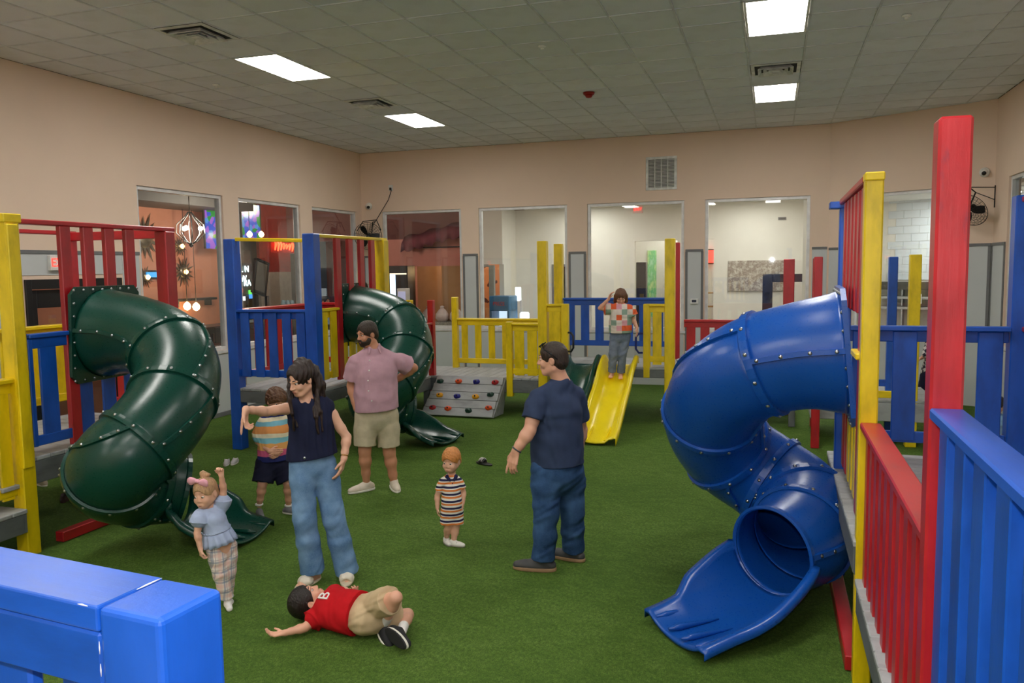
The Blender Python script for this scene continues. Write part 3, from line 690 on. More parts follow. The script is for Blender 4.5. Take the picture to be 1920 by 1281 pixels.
for P0, s, lab in ((at_x(396, 425, -13.4), (.5, 1.1), 'stained glass panel at the right of the nearest left window'), (at_x(470, 415, -13.4), (.8, .9), 'stained glass panel high in the middle left window')):
    t = thing('stained_glass', lab, 'stained glass', tuple(P0)); M = T(*P0) @ rotz(PI / 2); part('panel', box_mesh(s[0], .03, s[1], .004, sg), None, t, M)
    for sx in (-1, 1): part('frame', box_mesh(.04, .05, s[1], .004, black), None, t, M @ T(sx * (s[0] / 2 + .02), 0, 0)); part('chain', tube_mesh([M @ Vector((sx * s[0] / 2, 0, s[1] / 2)), Vector(((M @ Vector((sx * s[0] / 2, 0, 0))).x, (M @ Vector((sx * s[0] / 2, 0, 0))).y, 4.6))], .012, 5), dark_metal, t)
for k, (px, py) in enumerate(((468, 440), (490, 440))): bulb('pendant_lamp', ['left cool bulb in the middle left window', 'right cool bulb in the middle left window'][k], at_x(px, py, -12.8), .07)
neon = emit('neon_red', (255, 74, 40), 3.0)
np0 = Vector(at_x(513, 461, -14.36)); np1 = Vector(at_x(556, 464, -14.36)); t = thing('neon_sign', 'red neon script sign in the middle left window', 'neon sign', tuple((np0 + np1) / 2))
pts = []
for k in range(90):
    q = k / 89; pts.append(np0.lerp(np1, q) + Vector((.02, .05 * math.sin(q * 2 * PI * 8 + 1.2), .13 * math.cos(q * 2 * PI * 8) * (.8 + .3 * math.sin(q * 9)))))
part('glass_tube', tube_mesh(pts, .022, 5), neon, t); part('backing', box_mesh(.01, (np1 - np0).length + .1, .4, .002, plain('red_panel', (150, 44, 34), .6, var=.2)), None, t, T((np0 + np1) / 2 + Vector((-.085, 0, 0))))
white_neon = emit('white_neon', (220, 250, 255), 2.5)
t = thing('lit_sign', 'white lit letters N, W and RA on a dark board in the middle left window', 'sign', (-14.0, 19.1, 0))
part('board', box_mesh(.03, .62, .95, .006, plain('dark_grey_board', (70, 72, 72), .4)), None, t, T(*at_x(460, 525, -14.25))); part('post', box_mesh(.05, .05, 2.0, .006, black), None, t, T(at_x(460, 525, -14.3)[0], at_x(460, 525, -14.3)[1], 1.0))
for s_, px, py in (('. N', 460, 505), ('W', 457, 523), ('RA', 464, 531)): part('lettering', text_mesh(s_, .26, .008), white_neon, t, T(*at_x(px, py, -14.2)) @ rotz(PI / 2) @ Matrix.Rotation(PI / 2, 4, 'X'))
for k, (px, py, c) in enumerate(((452, 545, (220, 60, 60)), (469, 548, (90, 200, 80)), (470, 556, (60, 130, 220)), (457, 560, (240, 250, 255)))): part('lit_patch', box_mesh(.02, .14, .12, .004, emit('patch_%d' % k, c, 1.2)), None, t, T(*at_x(px, py, -14.2)))
t = thing('tv_mount', 'dark angled screen on an arm in the middle left window', 'screen', tuple(at_x(488, 520, -13.2))); M = T(*at_x(488, 520, -13.2)) @ rotz(PI / 2) @ Matrix.Rotation(.25, 4, 'Y')
part('screen', box_mesh(.48, .06, .8, .02, plain('dim_screen', (110, 108, 100), .2)), None, t, M)
for a, b, s in ((-.27, 0, (.06, .09, .92)), (.27, 0, (.06, .09, .92)), (0, .44, (.6, .09, .07)), (0, -.44, (.6, .09, .07))): part('bezel', box_mesh(*s, .01, black), None, t, M @ T(a, 0, b))
part('stand', tube_mesh([Vector(at_x(500, 555, -13.3)), Vector((at_x(500, 555, -13.3)[0], at_x(500, 555, -13.3)[1], 0))], .06, 8), black, t)
jb = at_x(545, 586, -13.6); t = thing('glass_jars', 'cluster of clear glass jars on a ledge in the middle left window', 'jars', tuple(at_x(540, 570, -13.6)))
for k in range(3): part('jar', lathe_mesh([(.06, 0), (.07, .05), (.07, .24), (.04, .3)], 12), plain('bluish_glass', (120, 160, 180), .1), t, T(*at_x(532 + 8 * k, 582, -13.6)))
bx('ledge_post', (jb[0] - .05, jb[1] - .05, 0), (jb[0] + .05, jb[1] + .05, jb[2] - .04), darkwood, t); bx('ledge', at_x(524, 586, -13.75), np.array(at_x(566, 583, -13.4)) + (0, 0, -.03), darkwood, t)
# through the left-most back window: maroon wall, ruffled awning, pass-through, cooler
pinkw = plain('pink_wall_paint', (196, 128, 116), .7, var=.06)
slab('wall_niche_header', (-9.6, 19.0, 2.40), (-7.35, 19.1, 3.1), pinkw); slab('wall_niche_pier', (-8.91, 18.98, 0), (-8.73, 19.1, 2.40), pinkw); slab('wall_niche_upper', (-12.5, 19.0, 3.1), (-7.35, 19.1, 4.6), maroon)
slab('wall_niche_low', (-8.73, 19.12, 0), (-7.9, 19.2, .9), pinkw); slab('wall_niche_back', (-9.9, 20.4, 0), (-8.0, 20.5, 3.0), plain('tan_wall', (166, 124, 84), .7, var=.05)); slab('wall_niche_side', (-8.0, 19.1, 0), (-7.9, 20.5, 3.0), plain('tan_wall', (166, 124, 84), .7, var=.05)); slab('wall_niche_front', (-8.0, 18.99, 0), (-7.35, 19.1, 2.4), plain('tan_wall', (166, 124, 84), .7, var=.05))
v = []; f = []; NA = 40
for k in range(NA + 1):
    q = k / NA; x = -9.0 + 1.62 * q; z = 2.82 + .35 * q; w = .06 * math.sin(q * 40)
    for a, b in ((0, .34 + .03 * math.sin(q * 17)), (-.2, .16), (-.26 + w, -.06 + .04 * math.sin(q * 33)), (-.24 + w, -.06 + .04 * math.sin(q * 33)), (-.17, .14), (.015, .30)): v.append((x, 18.97 + a, z + b))
for k in range(NA):
    for j in range(6): f.append((k * 6 + j, (k + 1) * 6 + j, (k + 1) * 6 + (j + 1) % 6, k * 6 + (j + 1) % 6))
t = thing('awning', 'dark red ruffled awning above the pass-through in the corner window', 'awning', (-8.2, 18.9, 3.0)); part('cloth', mesh_py('cloth', v, f, True), plain('plum_cloth', (112, 44, 62), .8, var=.35, scale=3), t); bx('rod', (-9.0, 18.95, 2.86), (-7.4, 18.98, 2.89), black, t)
t = thing('drink_cooler', 'black glass drink cooler with a white light strip in the corner window', 'cooler', (-9.1, 18.7, 0))
bx('body', (-9.42, 18.5, 0), (-8.72, 18.95, 2.42), black, t, .01); bx('light_strip', (-9.2, 18.47, 1.05), (-9.06, 18.5, 2.2), emit('cooler_strip', (214, 232, 255), 1.3), t, 0); bx('header_light', (-9.2, 18.47, 2.2), (-8.75, 18.5, 2.235), emit('cooler_strip2', (255, 230, 200), .9), t, 0)
t = thing('menu_display', 'white and grey display box in front of the black cooler', 'display', (-8.75, 18.3, 0)); bx('body', (-8.88, 18.2, .0), (-8.62, 18.4, 1.86), white_plastic, t, .01); bx('screen', (-8.85, 18.19, 1.3), (-8.65, 18.2, 1.78), emit('display_face', (150, 150, 178), .6), t, 0)
t = thing('serving_ledge', 'granite ledge with bagged goods in the corner window', 'ledge', (-8.0, 18.75, 0)); bx('front', (-8.55, 18.62, 0), (-7.35, 18.68, .9), greypanel, t); bx('slab', (-8.58, 18.5, .9), (-7.32, 18.96, 1.0), plain('speckled_granite', (150, 146, 136), .25, var=.5, scale=40), t, .006)
for k, x in enumerate((-8.28, -7.90, -7.52)):
    t = thing('plastic_bag', ['left pale plastic bag on the granite ledge', 'middle pale plastic bag on the granite ledge', 'right pale plastic bag on the granite ledge'][k], 'bag', (x, 18.74, 1.0)); part('bag', lathe_mesh([(.10, 0), (.17, .08), (.16, .2), (.09, .3), (.04, .34)], 9), plain('pale_plastic', (206, 188, 184), .35), t, T(x, 18.74, 1.0)); part('knot', lathe_mesh([(.04, .33), (.06, .38), (.02, .4)], 7), plain('pale_plastic', (206, 188, 184), .35), t, T(x, 18.74, 1.0))
bulb('pendant_lamp', 'warm lamp in the tan room beyond the pass-through', (-8.12, 20.0, 2.25), .10)
for x, y, z, w, nm in ((-11.5, 15.5, 3.4, 120, 'a'), (-12.0, 20.5, 4.2, 70, 'b'), (-8.2, 17.0, 4.2, 16, 'c'), (-8.4, 19.8, 2.7, 7, 'd'), (-7.2, 19.6, 2.3, 10, 'm')):  # the last light is an added fill that brightens the mural
    L = bpy.data.lights.new('restaurant_lamp', 'POINT'); L.energy = w; L.color = (1, .84, .70); L.shadow_soft_size = .25; o = bpy.data.objects.new('restaurant_lamp', L); COL.objects.link(o); o.location = (x, y, z)
    o['kind'] = 'structure'
# ================================================================== play structures
YEL = wood_paint('yellow_gloss_paint', (238, 206, 10), (176, 140, 30), wear=.22)
RED = wood_paint('red_gloss_paint', (184, 28, 38), (96, 40, 66), wear=.5)
BLU = wood_paint('blue_gloss_paint', (16, 84, 188), (110, 150, 216), wear=.16)
GRY = wood_paint('grey_deck_paint', (164, 166, 168), (118, 112, 104), rough=.6, wear=.6, coat=0)
DGR = wood_paint('dark_grey_fascia', (104, 108, 110), (84, 80, 76), rough=.6, wear=.5, coat=0)
CN = {YEL.name: 'yellow', RED.name: 'red', BLU.name: 'blue', GRY.name: 'grey', DGR.name: 'dark grey'}
bolt_steel = plain('zinc_bolt', (176, 178, 182), .3, metal=1.0)
def pb(name, p0, p1, w, t, up, mat, root, bev=.006, seg=1):
    return board(name, p0, p1, w, t, up, mat, root, bev, CN[mat.name] + ' painted ' + name.replace('_', ' '), seg)
PW = .118
def post(root, x, y, z0, z1, mat, w=PW):
    return pb('post', (x, y, z0), (x, y, z1), w, w, (0, -1, 0), mat, root, .008)
def railing(root, a, b, zt, zb, mat, n, cap=True, zs=None, bottom=True, sw=.088, side=0, margin=.0, upper=True, capw=.13, st=.026):
    """rail panel between two plan points: cap, upper and lower rails, n slats"""
    a = Vector((a[0], a[1], 0)); b = Vector((b[0], b[1], 0)); d = (b - a).normalized(); nn = Vector((-d.y, d.x, 0)); up = (0, 0, 1); Z = lambda z: Vector((0, 0, z))
    if cap: pb('cap_rail', a + Z(zt - .018), b + Z(zt - .018), capw, .036, up, mat, root)
    top = zt - (.036 if cap else 0)
    if upper: pb('rail', a + Z(top - .045) - nn * side * .028, b + Z(top - .045) - nn * side * .028, .088, .032, nn, mat, root)
    if bottom: pb('rail', a + Z(zb + .045) - nn * side * .028, b + Z(zb + .045) - nn * side * .028, .088, .032, nn, mat, root)
    L = (b - a).length - 2 * margin
    for k in range(n):
        q = margin + L * (k + .5) / n; p = a + d * q + nn * side * .006
        pb('slat', p + Z((zs if zs is not None else zb)), p + Z(top - .002), sw, st, nn, mat, root, .004)
def deck(root, x0, x1, y0, y1, z, along='x', pw=.138, beam=.19, fascia=(1, 1, 1, 1), fm=DGR):
    if along == 'x':
        n = round((y1 - y0) / (pw + .006)); s = (y1 - y0) / n
        for k in range(n): pb('deck_plank', (x0, y0 + (k + .5) * s, z - .018), (x1, y0 + (k + .5) * s, z - .018), s - .007, .036, (0, 0, 1), GRY, root)
    else:
        n = round((x1 - x0) / (pw + .006)); s = (x1 - x0) / n
        for k in range(n): pb('deck_plank', (x0 + (k + .5) * s, y0, z - .018), (x0 + (k + .5) * s, y1, z - .018), s - .007, .036, (0, 0, 1), GRY, root)
    zc = z - .038 - beam / 2; i = .022
    if fascia[0]: pb('fascia', (x0 + .01, y0 + i, zc), (x1 - .01, y0 + i, zc), beam, .036, (0, 1, 0), fm, root)
    if fascia[1]: pb('fascia', (x0 + .01, y1 - i, zc), (x1 - .01, y1 - i, zc), beam, .036, (0, 1, 0), fm, root)
    if fascia[2]: pb('fascia', (x0 + i, y0 + .04, zc), (x0 + i, y1 - .04, zc), beam, .036, (1, 0, 0), fm, root)
    if fascia[3]: pb('fascia', (x1 - i, y0 + .04, zc), (x1 - i, y1 - .04, zc), beam, .036, (1, 0, 0), fm, root)
DZ, RT, PT = .82, 1.85, 2.80        # upper deck, rail top, post top
h = PW / 2

# ---- near left tower (T1)
X1, X0, Y0, Y1 = -5.85 - h, -7.25, 5.0, 6.85
t1 = thing('play_tower', 'yellow, red and blue play tower at the left, carrying the nearer green tube slide', 'play tower', (-6.55, 5.9, 0))
post(t1, X1, Y0, 0, PT, YEL, .128); pb('post_board', (X1 + .075, Y0 - .02, .75), (X1 + .075, Y0 - .02, PT - .05), .10, .03, (1, 0, 0), YEL, t1)
post(t1, X1, Y1 - .06, 0, PT - .04, RED, .14); post(t1, X0, Y1, 0, PT - .03, RED, .14); post(t1, X0, Y0, 0, PT, YEL)
pb('top_rail', (X1, Y0 + .08, PT - .02), (X1, Y1 + .02, PT - .02), .13, .04, (0, 0, 1), RED, t1); pb('top_cap', (X1, Y0 - .085, PT - .0), (X1, Y0 + .08, PT - .0), .15, .07, (0, 0, 1), YEL, t1)
pb('top_rail', (X0, Y0 - .3, PT - .02), (X0, Y1 + .08, PT - .02), .12, .04, (0, 0, 1), RED, t1); pb('top_rail', (X0, Y1, PT - .06), (X1, Y1, PT - .06), .04, .09, (0, 0, 1), RED, t1)
for y, z in ((5.52, DZ + .02), (5.77, 2.1), (6.015, 2.1), (6.265, 2.1)): pb('slat', (X1 + .03, y, z), (X1 + .03, y, PT - .04), .112, .05, (1, 0, 0), RED, t1)
railing(t1, (X1 + .035, Y0 + .07), (X1 + .035, 5.47), RT, .90, BLU, 1, sw=.165, capw=.10)
pb('slat', (X1 + .05, Y0 + .09, .9), (X1 + .05, Y0 + .09, RT - .04), .045, .026, (1, 0, 0), BLU, t1)
for y in (5.66, 5.93, 6.2, 6.47): pb('slat', (X1 + .02, y, .88), (X1 + .02, y, 1.38), .155, .026, (1, 0, 0), BLU, t1)
railing(t1, (X0, Y0 + .06), (X0, Y1 - .06), RT - .04, .98, YEL, 6, sw=.20)
railing(t1, (X0 + .34, Y1 + .03), (X1 - .06, Y1 + .03), RT, .92, RED, 5, sw=.15); pb('rail', (X0 + .06, Y1, RT - .08), (X0 + .34, Y1, RT - .08), .09, .036, (0, 1, 0), YEL, t1)
railing(t1, (X0, Y0), (X0 + .62, Y0), RT - .02, .92, YEL, 3)
deck(t1, X0 - .04, X1 + .06, Y0 - .06, Y1 + .06, DZ, 'x')
pb('ground_beam', (X1, Y0 + .3, .05), (X1, Y1 + .1, .05), .09, .09, (0, 0, 1), RED, t1)
for y in (3.6,): post(t1, X1 - .02, y, 0, 1.5, YEL); post(t1, X0, y, 0, 1.5, YEL)
railing(t1, (X1 - .02, 3.66), (X1 - .02, Y0 - .06), 1.50, .52, YEL, 8, sw=.11, zs=.5)
deck(t1, X0, X1 + .10, 3.5, Y0 - .07, .42, 'x', beam=.16)
pb('tread', (X1 - 1.3, Y0 - .1, .60), (X1 + .02, Y0 - .1, .60), .24, .036, (0, 0, 1), GRY, t1)

# ---- back left tower (T2)
X1, X0, Y0, Y1 = -5.50, -6.68, 8.88, 10.82
t2 = thing('play_tower', 'play tower with blue corner posts and yellow top rails in the back left corner', 'play tower', (-6.1, 9.85, 0))
post(t2, X0, Y0, 0, 2.76, BLU, .15); post(t2, X1, Y0, .5, PT, BLU, .16); post(t2, X1, Y1 - .03, .5, PT - .03, YEL, .16); post(t2, X0, Y1, 0, PT, YEL)
pb('top_rail', (X0 + .07, Y0, 2.755), (X1 - .07, Y0, 2.715), .05, .045, (0, 0, 1), YEL, t2); pb('top_rail', (X1, Y0 + .07, PT - .02), (X1, Y1 + .06, PT - .02), .11, .04, (0, 0, 1), YEL, t2)
for y in (9.47, 9.80, 10.12, 10.44): pb('slat', (X1 + .02, y, .88 if y < 9.5 else 2.0), (X1 + .02, y, PT - .04), .125, .05, (1, 0, 0), RED, t2)
railing(t2, (X0 + .07, Y0 - .02), (X1 - .07, Y0 - .02), RT, .97, BLU, 5, sw=.125, side=-1, capw=.09)
railing(t2, (X1 + .02, Y0 + .08), (X1 + .02, 9.42), RT, .93, YEL, 2, sw=.15, side=-1, capw=.09)
for y in (9.62, 9.84, 10.06, 10.28, 10.5, 10.7): pb('slat', (X1, y, .88), (X1, y, 1.36), .15, .026, (1, 0, 0), YEL, t2)
railing(t2, (X0, Y0 + .08), (X0, Y1 - .06), RT, .93, RED, 7, sw=.11)
railing(t2, (X0 + .06, Y1), (X0 + .58, Y1), RT, .93, RED, 3)
post(t2, -5.46, 11.62, .4, 1.85, YEL, .10)
deck(t2, X0 - .05, X1 + .07, Y0 - .06, Y1 + .06, DZ, 'y', beam=.15)
for x, y in ((X1, Y0), (X1, Y1), (-6.68, 12.9)): post(t2, x, y, 0, .62, DGR, .09)

# ---- low back deck with yellow rails, red rails (one long platform), plus the slide platform
LZ = .60
lp = thing('play_platform', 'low grey plank platform with yellow railings behind the climbing ramp', 'platform', (-5.0, 12.6, 0))
rp = thing('play_platform', 'low grey plank platform with red railings right of the slide platform', 'platform', (-.5, 12.6, 0))
deck(lp, -6.72, -5.27, 10.9, 11.98, LZ, 'y', beam=.18); deck(lp, -6.72, -3.45, 12.0, 13.22, LZ, 'y', beam=.2); deck(rp, -1.36, .35, 12.0, 13.22, LZ, 'y', beam=.2)
post(lp, -5.28, 12.0 + .06, .3, 1.83, RED, .10); railing(lp, (-5.28, 10.95), (-5.28, 12.0), 1.47, .72, RED, 6, side=0, capw=.10)
post(lp, -5.28, 13.1, .4, 1.84, YEL, .10); railing(lp, (-5.23, 13.1), (-3.48, 13.1), 1.47, .68, YEL, 7, sw=.115, capw=.10)
post(lp, -3.93, 12.03, .3, 1.49, YEL, .10); railing(lp, (-3.88, 12.03), (-3.45, 12.03), 1.47, .66, YEL, 2, sw=.16, capw=.11, zs=.64)
railing(rp, (-1.33, 13.1), (.20, 13.1), 1.47, .66, RED, 7, sw=.14, capw=.10)
post(rp, .25, 13.1, 0, 2.41, RED, .16)
for x, y in ((-6.6, 11.0), (-6.6, 13.1), (-5.34, 11.95), (-4.6, 12.1), (-4.6, 13.1), ): post(lp, x, y, 0, LZ - .04, DGR, .09)
for x, y in ((-.5, 12.1), (-.5, 13.1), (.3, 12.1)): post(rp, x, y, 0, LZ - .04, DGR, .09)
sp = thing('slide_platform', 'higher grey platform between tall yellow posts with a blue rear railing and two open slides', 'platform', (-2.4, 12.6, 0))
post(sp, -3.38, 12.05, 0, 2.74, YEL, .145); post(sp, -3.41, 13.15, 0, 2.72, YEL, .14); post(sp, -1.43, 12.05, 0, 2.73, YEL, .145); post(sp, -1.56, 13.18, 0, 2.70, BLU, .10); post(sp, -1.455, 13.2, 0, 2.70, RED, .09)
deck(sp, -3.44, -1.38, 12.0, 13.24, DZ, 'x', beam=.12)
railing(sp, (-3.33, 13.15), (-1.62, 13.15), 1.82, 1.02, BLU, 7, sw=.14, capw=.10)
post(sp, -3.03, 12.05, .42, 1.77, YEL, .11); railing(sp, (-3.31, 12.03), (-3.07, 12.03), 1.77, .9, YEL, 1, sw=.18, capw=.10, zs=.6)
post(sp, -1.77, 12.05, .66, 1.77, YEL, .10); railing(sp, (-1.73, 12.03), (-1.50, 12.03), 1.77, .9, YEL, 1, sw=.13, capw=.10, zs=.86)
loop = plain('black_grip_loop', (24, 26, 34), .4)
for x, s in ((-2.97, 1), (-1.83, -1)):
    part('grip_handle', tube_mesh([(x, 12.0, 1.33), (x + s * .05, 11.97, 1.33), (x + s * .09, 11.95, 1.28), (x + s * .09, 11.95, 1.1), (x + s * .05, 11.97, 1.04), (x, 12.0, 1.04)], .016, 7), loop if s > 0 else plain('blue_grip_loop', (30, 44, 130), .4), sp)

# ---- right tower (T3), landing bay and near railing
t3 = thing('play_tower', 'play tower on the right with tall red and yellow posts, carrying the blue tube slide', 'play tower', (1.1, 4.8, 0))
xa, q = .507, .092
post(t3, xa, 2.726, 0, 2.77, RED, q); post(t3, xa, 4.70, 0, 2.81, YEL, q); post(t3, xa, 6.36, 0, 2.77, BLU, q); post(t3, 1.77, 6.9, 0, 2.82, BLU, .13); post(t3, 1.85, 4.70, 0, 2.8, YEL)
pb('top_cap', (xa, 4.64, 2.795), (xa, 4.76, 2.795), .097, .045, (0, 0, 1), YEL, t3)
pb('top_rail', (xa, 4.76, 2.79), (xa, 6.31, 2.78), .10, .04, (0, 0, 1), RED, t3); pb('top_cap', (xa - .04, 6.30, 2.76), (xa - .04, 6.44, 2.76), .15, .05, (0, 0, 1), BLU, t3)
for y in (4.9, 5.12, 5.34, 5.56, 5.8, 6.05): pb('slat', (xa - .015, y, 2.05 if y > 5 else .9), (xa - .015, y, 2.76), .11, .04, (1, 0, 0), RED, t3)
pb('cap_rail', (xa - .02, 4.75, 1.83), (xa - .02, 5.03, 1.83), .09, .036, (0, 0, 1), YEL, t3)
for y in (5.08, 5.28, 5.48, 5.68, 5.88, 6.08): pb('slat', (xa - .0, y, .9), (xa - .0, y, 1.34), .13, .026, (1, 0, 0), YEL if y < 5.8 else RED, t3)
railing(t3, (xa + .06, 6.84), (1.70, 6.84), RT, .93, BLU, 0, capw=.10, side=-1)
for x in (.70, .99, 1.285, 1.575): pb('slat', (x, 6.84, .95), (x, 6.84, RT - .04), .17, .026, (0, 1, 0), BLU, t3)
post(t3, xa + .03, 6.84, 0, RT - .04, BLU, .08)
pb('top_rail', (1.80, 4.75, 2.79), (1.80, 6.9, 2.79), .12, .04, (0, 0, 1), RED, t3)
railing(t3, (1.84, 4.8), (1.84, 6.84), RT, .93, RED, 6, sw=.11)
deck(t3, xa - .06, 1.92, 4.66, 6.92, DZ, 'x', beam=.16)
railing(t3, (xa + .01, 2.78), (xa + .01, 4.65), 1.485, .66, RED, 10, sw=.095, side=1, capw=.105, zs=.60, st=.04)
deck(t3, xa - .05, 1.92, 1.0, 4.64, .62, 'x', beam=.14)
pb('ground_beam', (xa - .03, 4.8, .05), (xa - .03, 6.3, .05), .09, .09, (0, 0, 1), RED, t3)
railing(t3, (xa, 2.675), (xa, .55), 1.905, .74, BLU, 10, sw=.11, side=-1, capw=.095, zs=.70, st=.042)
post(t3, xa, .48, 0, 1.92, BLU, .092); post(t3, 1.85, 2.74, 0, .58, DGR, .09); post(t3, 1.85, 1.05, 0, .58, DGR, .09)

# ---- platform the photograph is taken from, with the blue railing at the lower left
cp_ = thing('viewing_platform', 'near platform with a bright blue railing and chipped corner post at the lower left', 'platform', (-1.0, 0, 0))
a = Vector((-.880, .963)); dirn = Vector((-.995, .095)); b = a + dirn * 1.3
pb('post', (a.x, a.y, 0), (a.x, a.y, 1.853), .125, .125, (-.095, -.995, 0), BLU, cp_, .010, 3)
e0 = a + dirn * .0632
pb('cap_rail', (e0.x, e0.y, 1.833), (b.x, b.y, 1.839), .125, .040, (0, 0, 1), BLU, cp_, .004, 2)
nrm = Vector((-.095, -.995)); f0 = e0 + nrm * .043; f1 = b + nrm * .043
pb('rail', (f0.x, f0.y, 1.7655), (f1.x, f1.y, 1.7715), .09, .036, (nrm.x, nrm.y, 0), BLU, cp_, .004)
pb('rail', (f0.x, f0.y, .99), (f1.x, f1.y, .99), .09, .036, (nrm.x, nrm.y, 0), BLU, cp_)
for k in range(7):
    p = e0 + dirn * (.10 + k * .165) + nrm * .008
    pb('slat', (p.x, p.y, .95), (p.x, p.y, 1.812), .09, .028, (nrm.x, nrm.y, 0), BLU, cp_)
# chipped paint: pale primer lines where cap, rail and post meet
primer = plain('pale_primer', (226, 222, 224), .6, var=.2)
def chip(pts, r): return part('paint_chip', tube_mesh([Vector(p) for p in pts], r, 4), primer, cp_, label='pale chipped paint line')
e1 = e0 - nrm * .06; e2 = e0 + nrm * .02
zt = 1.8525; sx = a + dirn * .0628
chip([(sx.x - nrm.x * u, sx.y - nrm.y * u, zt) for u in (.060, .045, .028, .010)], [.0005, .0015, .0018, .0005])
q = sx + nrm * .0622
for z0, z1 in ((1.80, 1.78), (1.765, 1.745), (1.735, 1.70)): chip([(q.x, q.y, z0), (q.x, q.y, (z0 + z1) / 2), (q.x, q.y, z1)], [.0005, .0014, .0005])
q = sx + nrm * .0615 + dirn * .02; chip([(q.x, q.y, 1.851), (q.x + dirn.x * .012, q.y + dirn.y * .012, 1.8515), (q.x + dirn.x * .022, q.y + dirn.y * .022, 1.851)], [.0005, .0018, .0005])
post(cp_, b.x, b.y, 0, 1.855, BLU)
deck(cp_, -2.3, .45, -2.2, .9, DZ, 'x', beam=.16)
for x, y in ((-2.2, -2.1), (.35, -2.1), (.35, .8)): post(cp_, x, y, 0, DZ - .04, DGR, .09)

# ---- back right tower
br = thing('play_tower', 'distant low tower on the right with slim red, blue and yellow posts', 'play tower', (1.0, 11.5, 0))
post(br, .55, 10.76, 0, 2.42, RED, .10); post(br, 1.53, 11.75, 0, 2.41, BLU, .11); post(br, 1.70, 11.12, 0, 2.43, YEL, .13); post(br, .6, 12.2, 0, 2.41, RED, .10)
deck(br, .5, 2.0, 11.05, 12.3, LZ, 'x', beam=.24, fm=GRY)
pb('rail', (1.05, 11.12, .66), (1.70, 11.12, .66), .09, .036, (0, 1, 0), YEL, br); pb('rail', (1.35, 11.75, .72), (1.53, 11.75, .72), .09, .036, (0, 1, 0), BLU, br)

# ---- climbing wall
cw = thing('climbing_ramp', 'small grey plank climbing ramp studded with coloured holds', 'climbing wall', (-4.6, 11.75, 0))
A = Vector((-5.30, 11.62, .02)); B = Vector((-4.10, 11.60, .02)); Tn = Vector((-5.16, 12.02, .60)); U = Vector((-4.02, 12.0, .60))
n = 5
nf = (B - A).cross(Tn - A).normalized()
if nf.y > 0: nf = -nf
for k in range(n):
    q0, q1 = (k + .03) / n, (k + .97) / n; qa = (q0 + q1) / 2
    p0 = A.lerp(Tn, qa); p1 = B.lerp(U, qa); wd = (A.lerp(Tn, q1) - A.lerp(Tn, q0)).length
    board('plank', p0, p1, wd, .034, nf, GRY, cw, .004)
for s0, s1, x in ((A, Tn, .0), (B, U, -.0)):
    v = [s0 + Vector((0, .02, 0)), s1 + Vector((0, .02, -.02)), s1 + Vector((0, .12, -.02)), Vector((s0.x, s1.y + .1, .0)) + Vector((0, 0, .0))]
    me = mesh_py('side', [p + Vector((dx, 0, 0)) for dx in (-.02, .02) for p in v], [(0, 1, 2, 3), (7, 6, 5, 4), (0, 4, 5, 1), (1, 5, 6, 2), (2, 6, 7, 3), (3, 7, 4, 0)])
    part('side_cheek', me, GRY, cw)
hold_cols = {'dark green': (20, 60, 50), 'orange': (224, 80, 30), 'blue': (34, 34, 130), 'red': (170, 26, 36), 'yellow': (232, 164, 20)}
hm = {k: plain('hold_' + k.replace(' ', '_'), v, .4) for k, v in hold_cols.items()}
HOLD = [(826, 716, 'dark green'), (861, 716, 'orange'), (894, 717, 'blue'), (929, 718, 'red'), (825, 742, 'yellow'), (858, 744, 'blue'), (892, 745, 'yellow'), (920, 741, 'dark green'), (812, 765, 'red'), (841, 767, 'orange'), (879, 771, 'dark green'), (917, 766, 'orange')]
for px, py, c in HOLD:
    d = Vector(ray(px, py)); s = (A - Vector(CAMP)).dot(nf) / d.dot(nf); P = Vector(CAMP) + d * s
    bm = bmesh.new(); bmesh.ops.create_icosphere(bm, subdivisions=2, radius=1)
    for vv in bm.verts:
        x, y, z = vv.co; g = 1 + .12 * math.sin(5 * x + px) * math.cos(4 * y + py)
        vv.co = (x * .062 * g, y * .045 * g, max(z, -.2) * .05 * (1.1 if abs(x) > .4 else .8))
    M = T(P + nf * .012) @ frame((1, 0, .1), nf)
    part('hold', bm_mesh(bm, 'hold', True), hm[c], cw, M, c + ' hold'); 
    ob = part('bolt', lathe_mesh([(.014, .03), (.014, .044), (.006, .046)], 8), dark_metal, cw, M)

# ================================================================== tube slides
def catmull(P, n):
    P = [Vector(p) for p in P]; out = []
    for i in range(len(P) - 1):
        p0 = P[i - 1] if i else P[0] * 2 - P[1]; p3 = P[i + 2] if i + 2 < len(P) else P[-1] * 2 - P[-2]; p1, p2 = P[i], P[i + 1]
        for k in range(n):
            t = k / n; out.append(.5 * ((2 * p1) + (p2 - p0) * t + (2 * p0 - 5 * p1 + 4 * p2 - p3) * t * t + (3 * p1 - p0 - 3 * p2 + p3) * t ** 3))
    out.append(P[-1]); return out
def frames(pts):
    fr = []
    for i, p in enumerate(pts):
        t = (pts[min(i + 1, len(pts) - 1)] - pts[max(i - 1, 0)]).normalized(); s = t.cross(Vector((0, 0, 1))).normalized(); u = s.cross(t)
        fr.append((p, t, s, u))
    return fr
def poly_plastic(name, rgb, streak):
    m = NT(name); co = m.coord(); n = m.noise(co, 1.6, 4); f = m.noise(co, 60, 4, .7); c = srgb(*rgb)
    base = m.ramp(n, [(.3, tuple(x * .9 for x in c[:3]) + (1,)), (.7, tuple(min(1, x * 1.1) for x in c[:3]) + (1,))])
    base = m.mix(m.ramp(f, [(.62, (0, 0, 0)), (.8, (.10, .10, .10))]), base, srgb(*streak))
    m.set(Base_Color=base, Roughness=m.math('MULTIPLY_ADD', f, .14, .22)); m.bump(m.noise(co, 9, 2), .10, .01); MATS[name] = m.m; return m.m
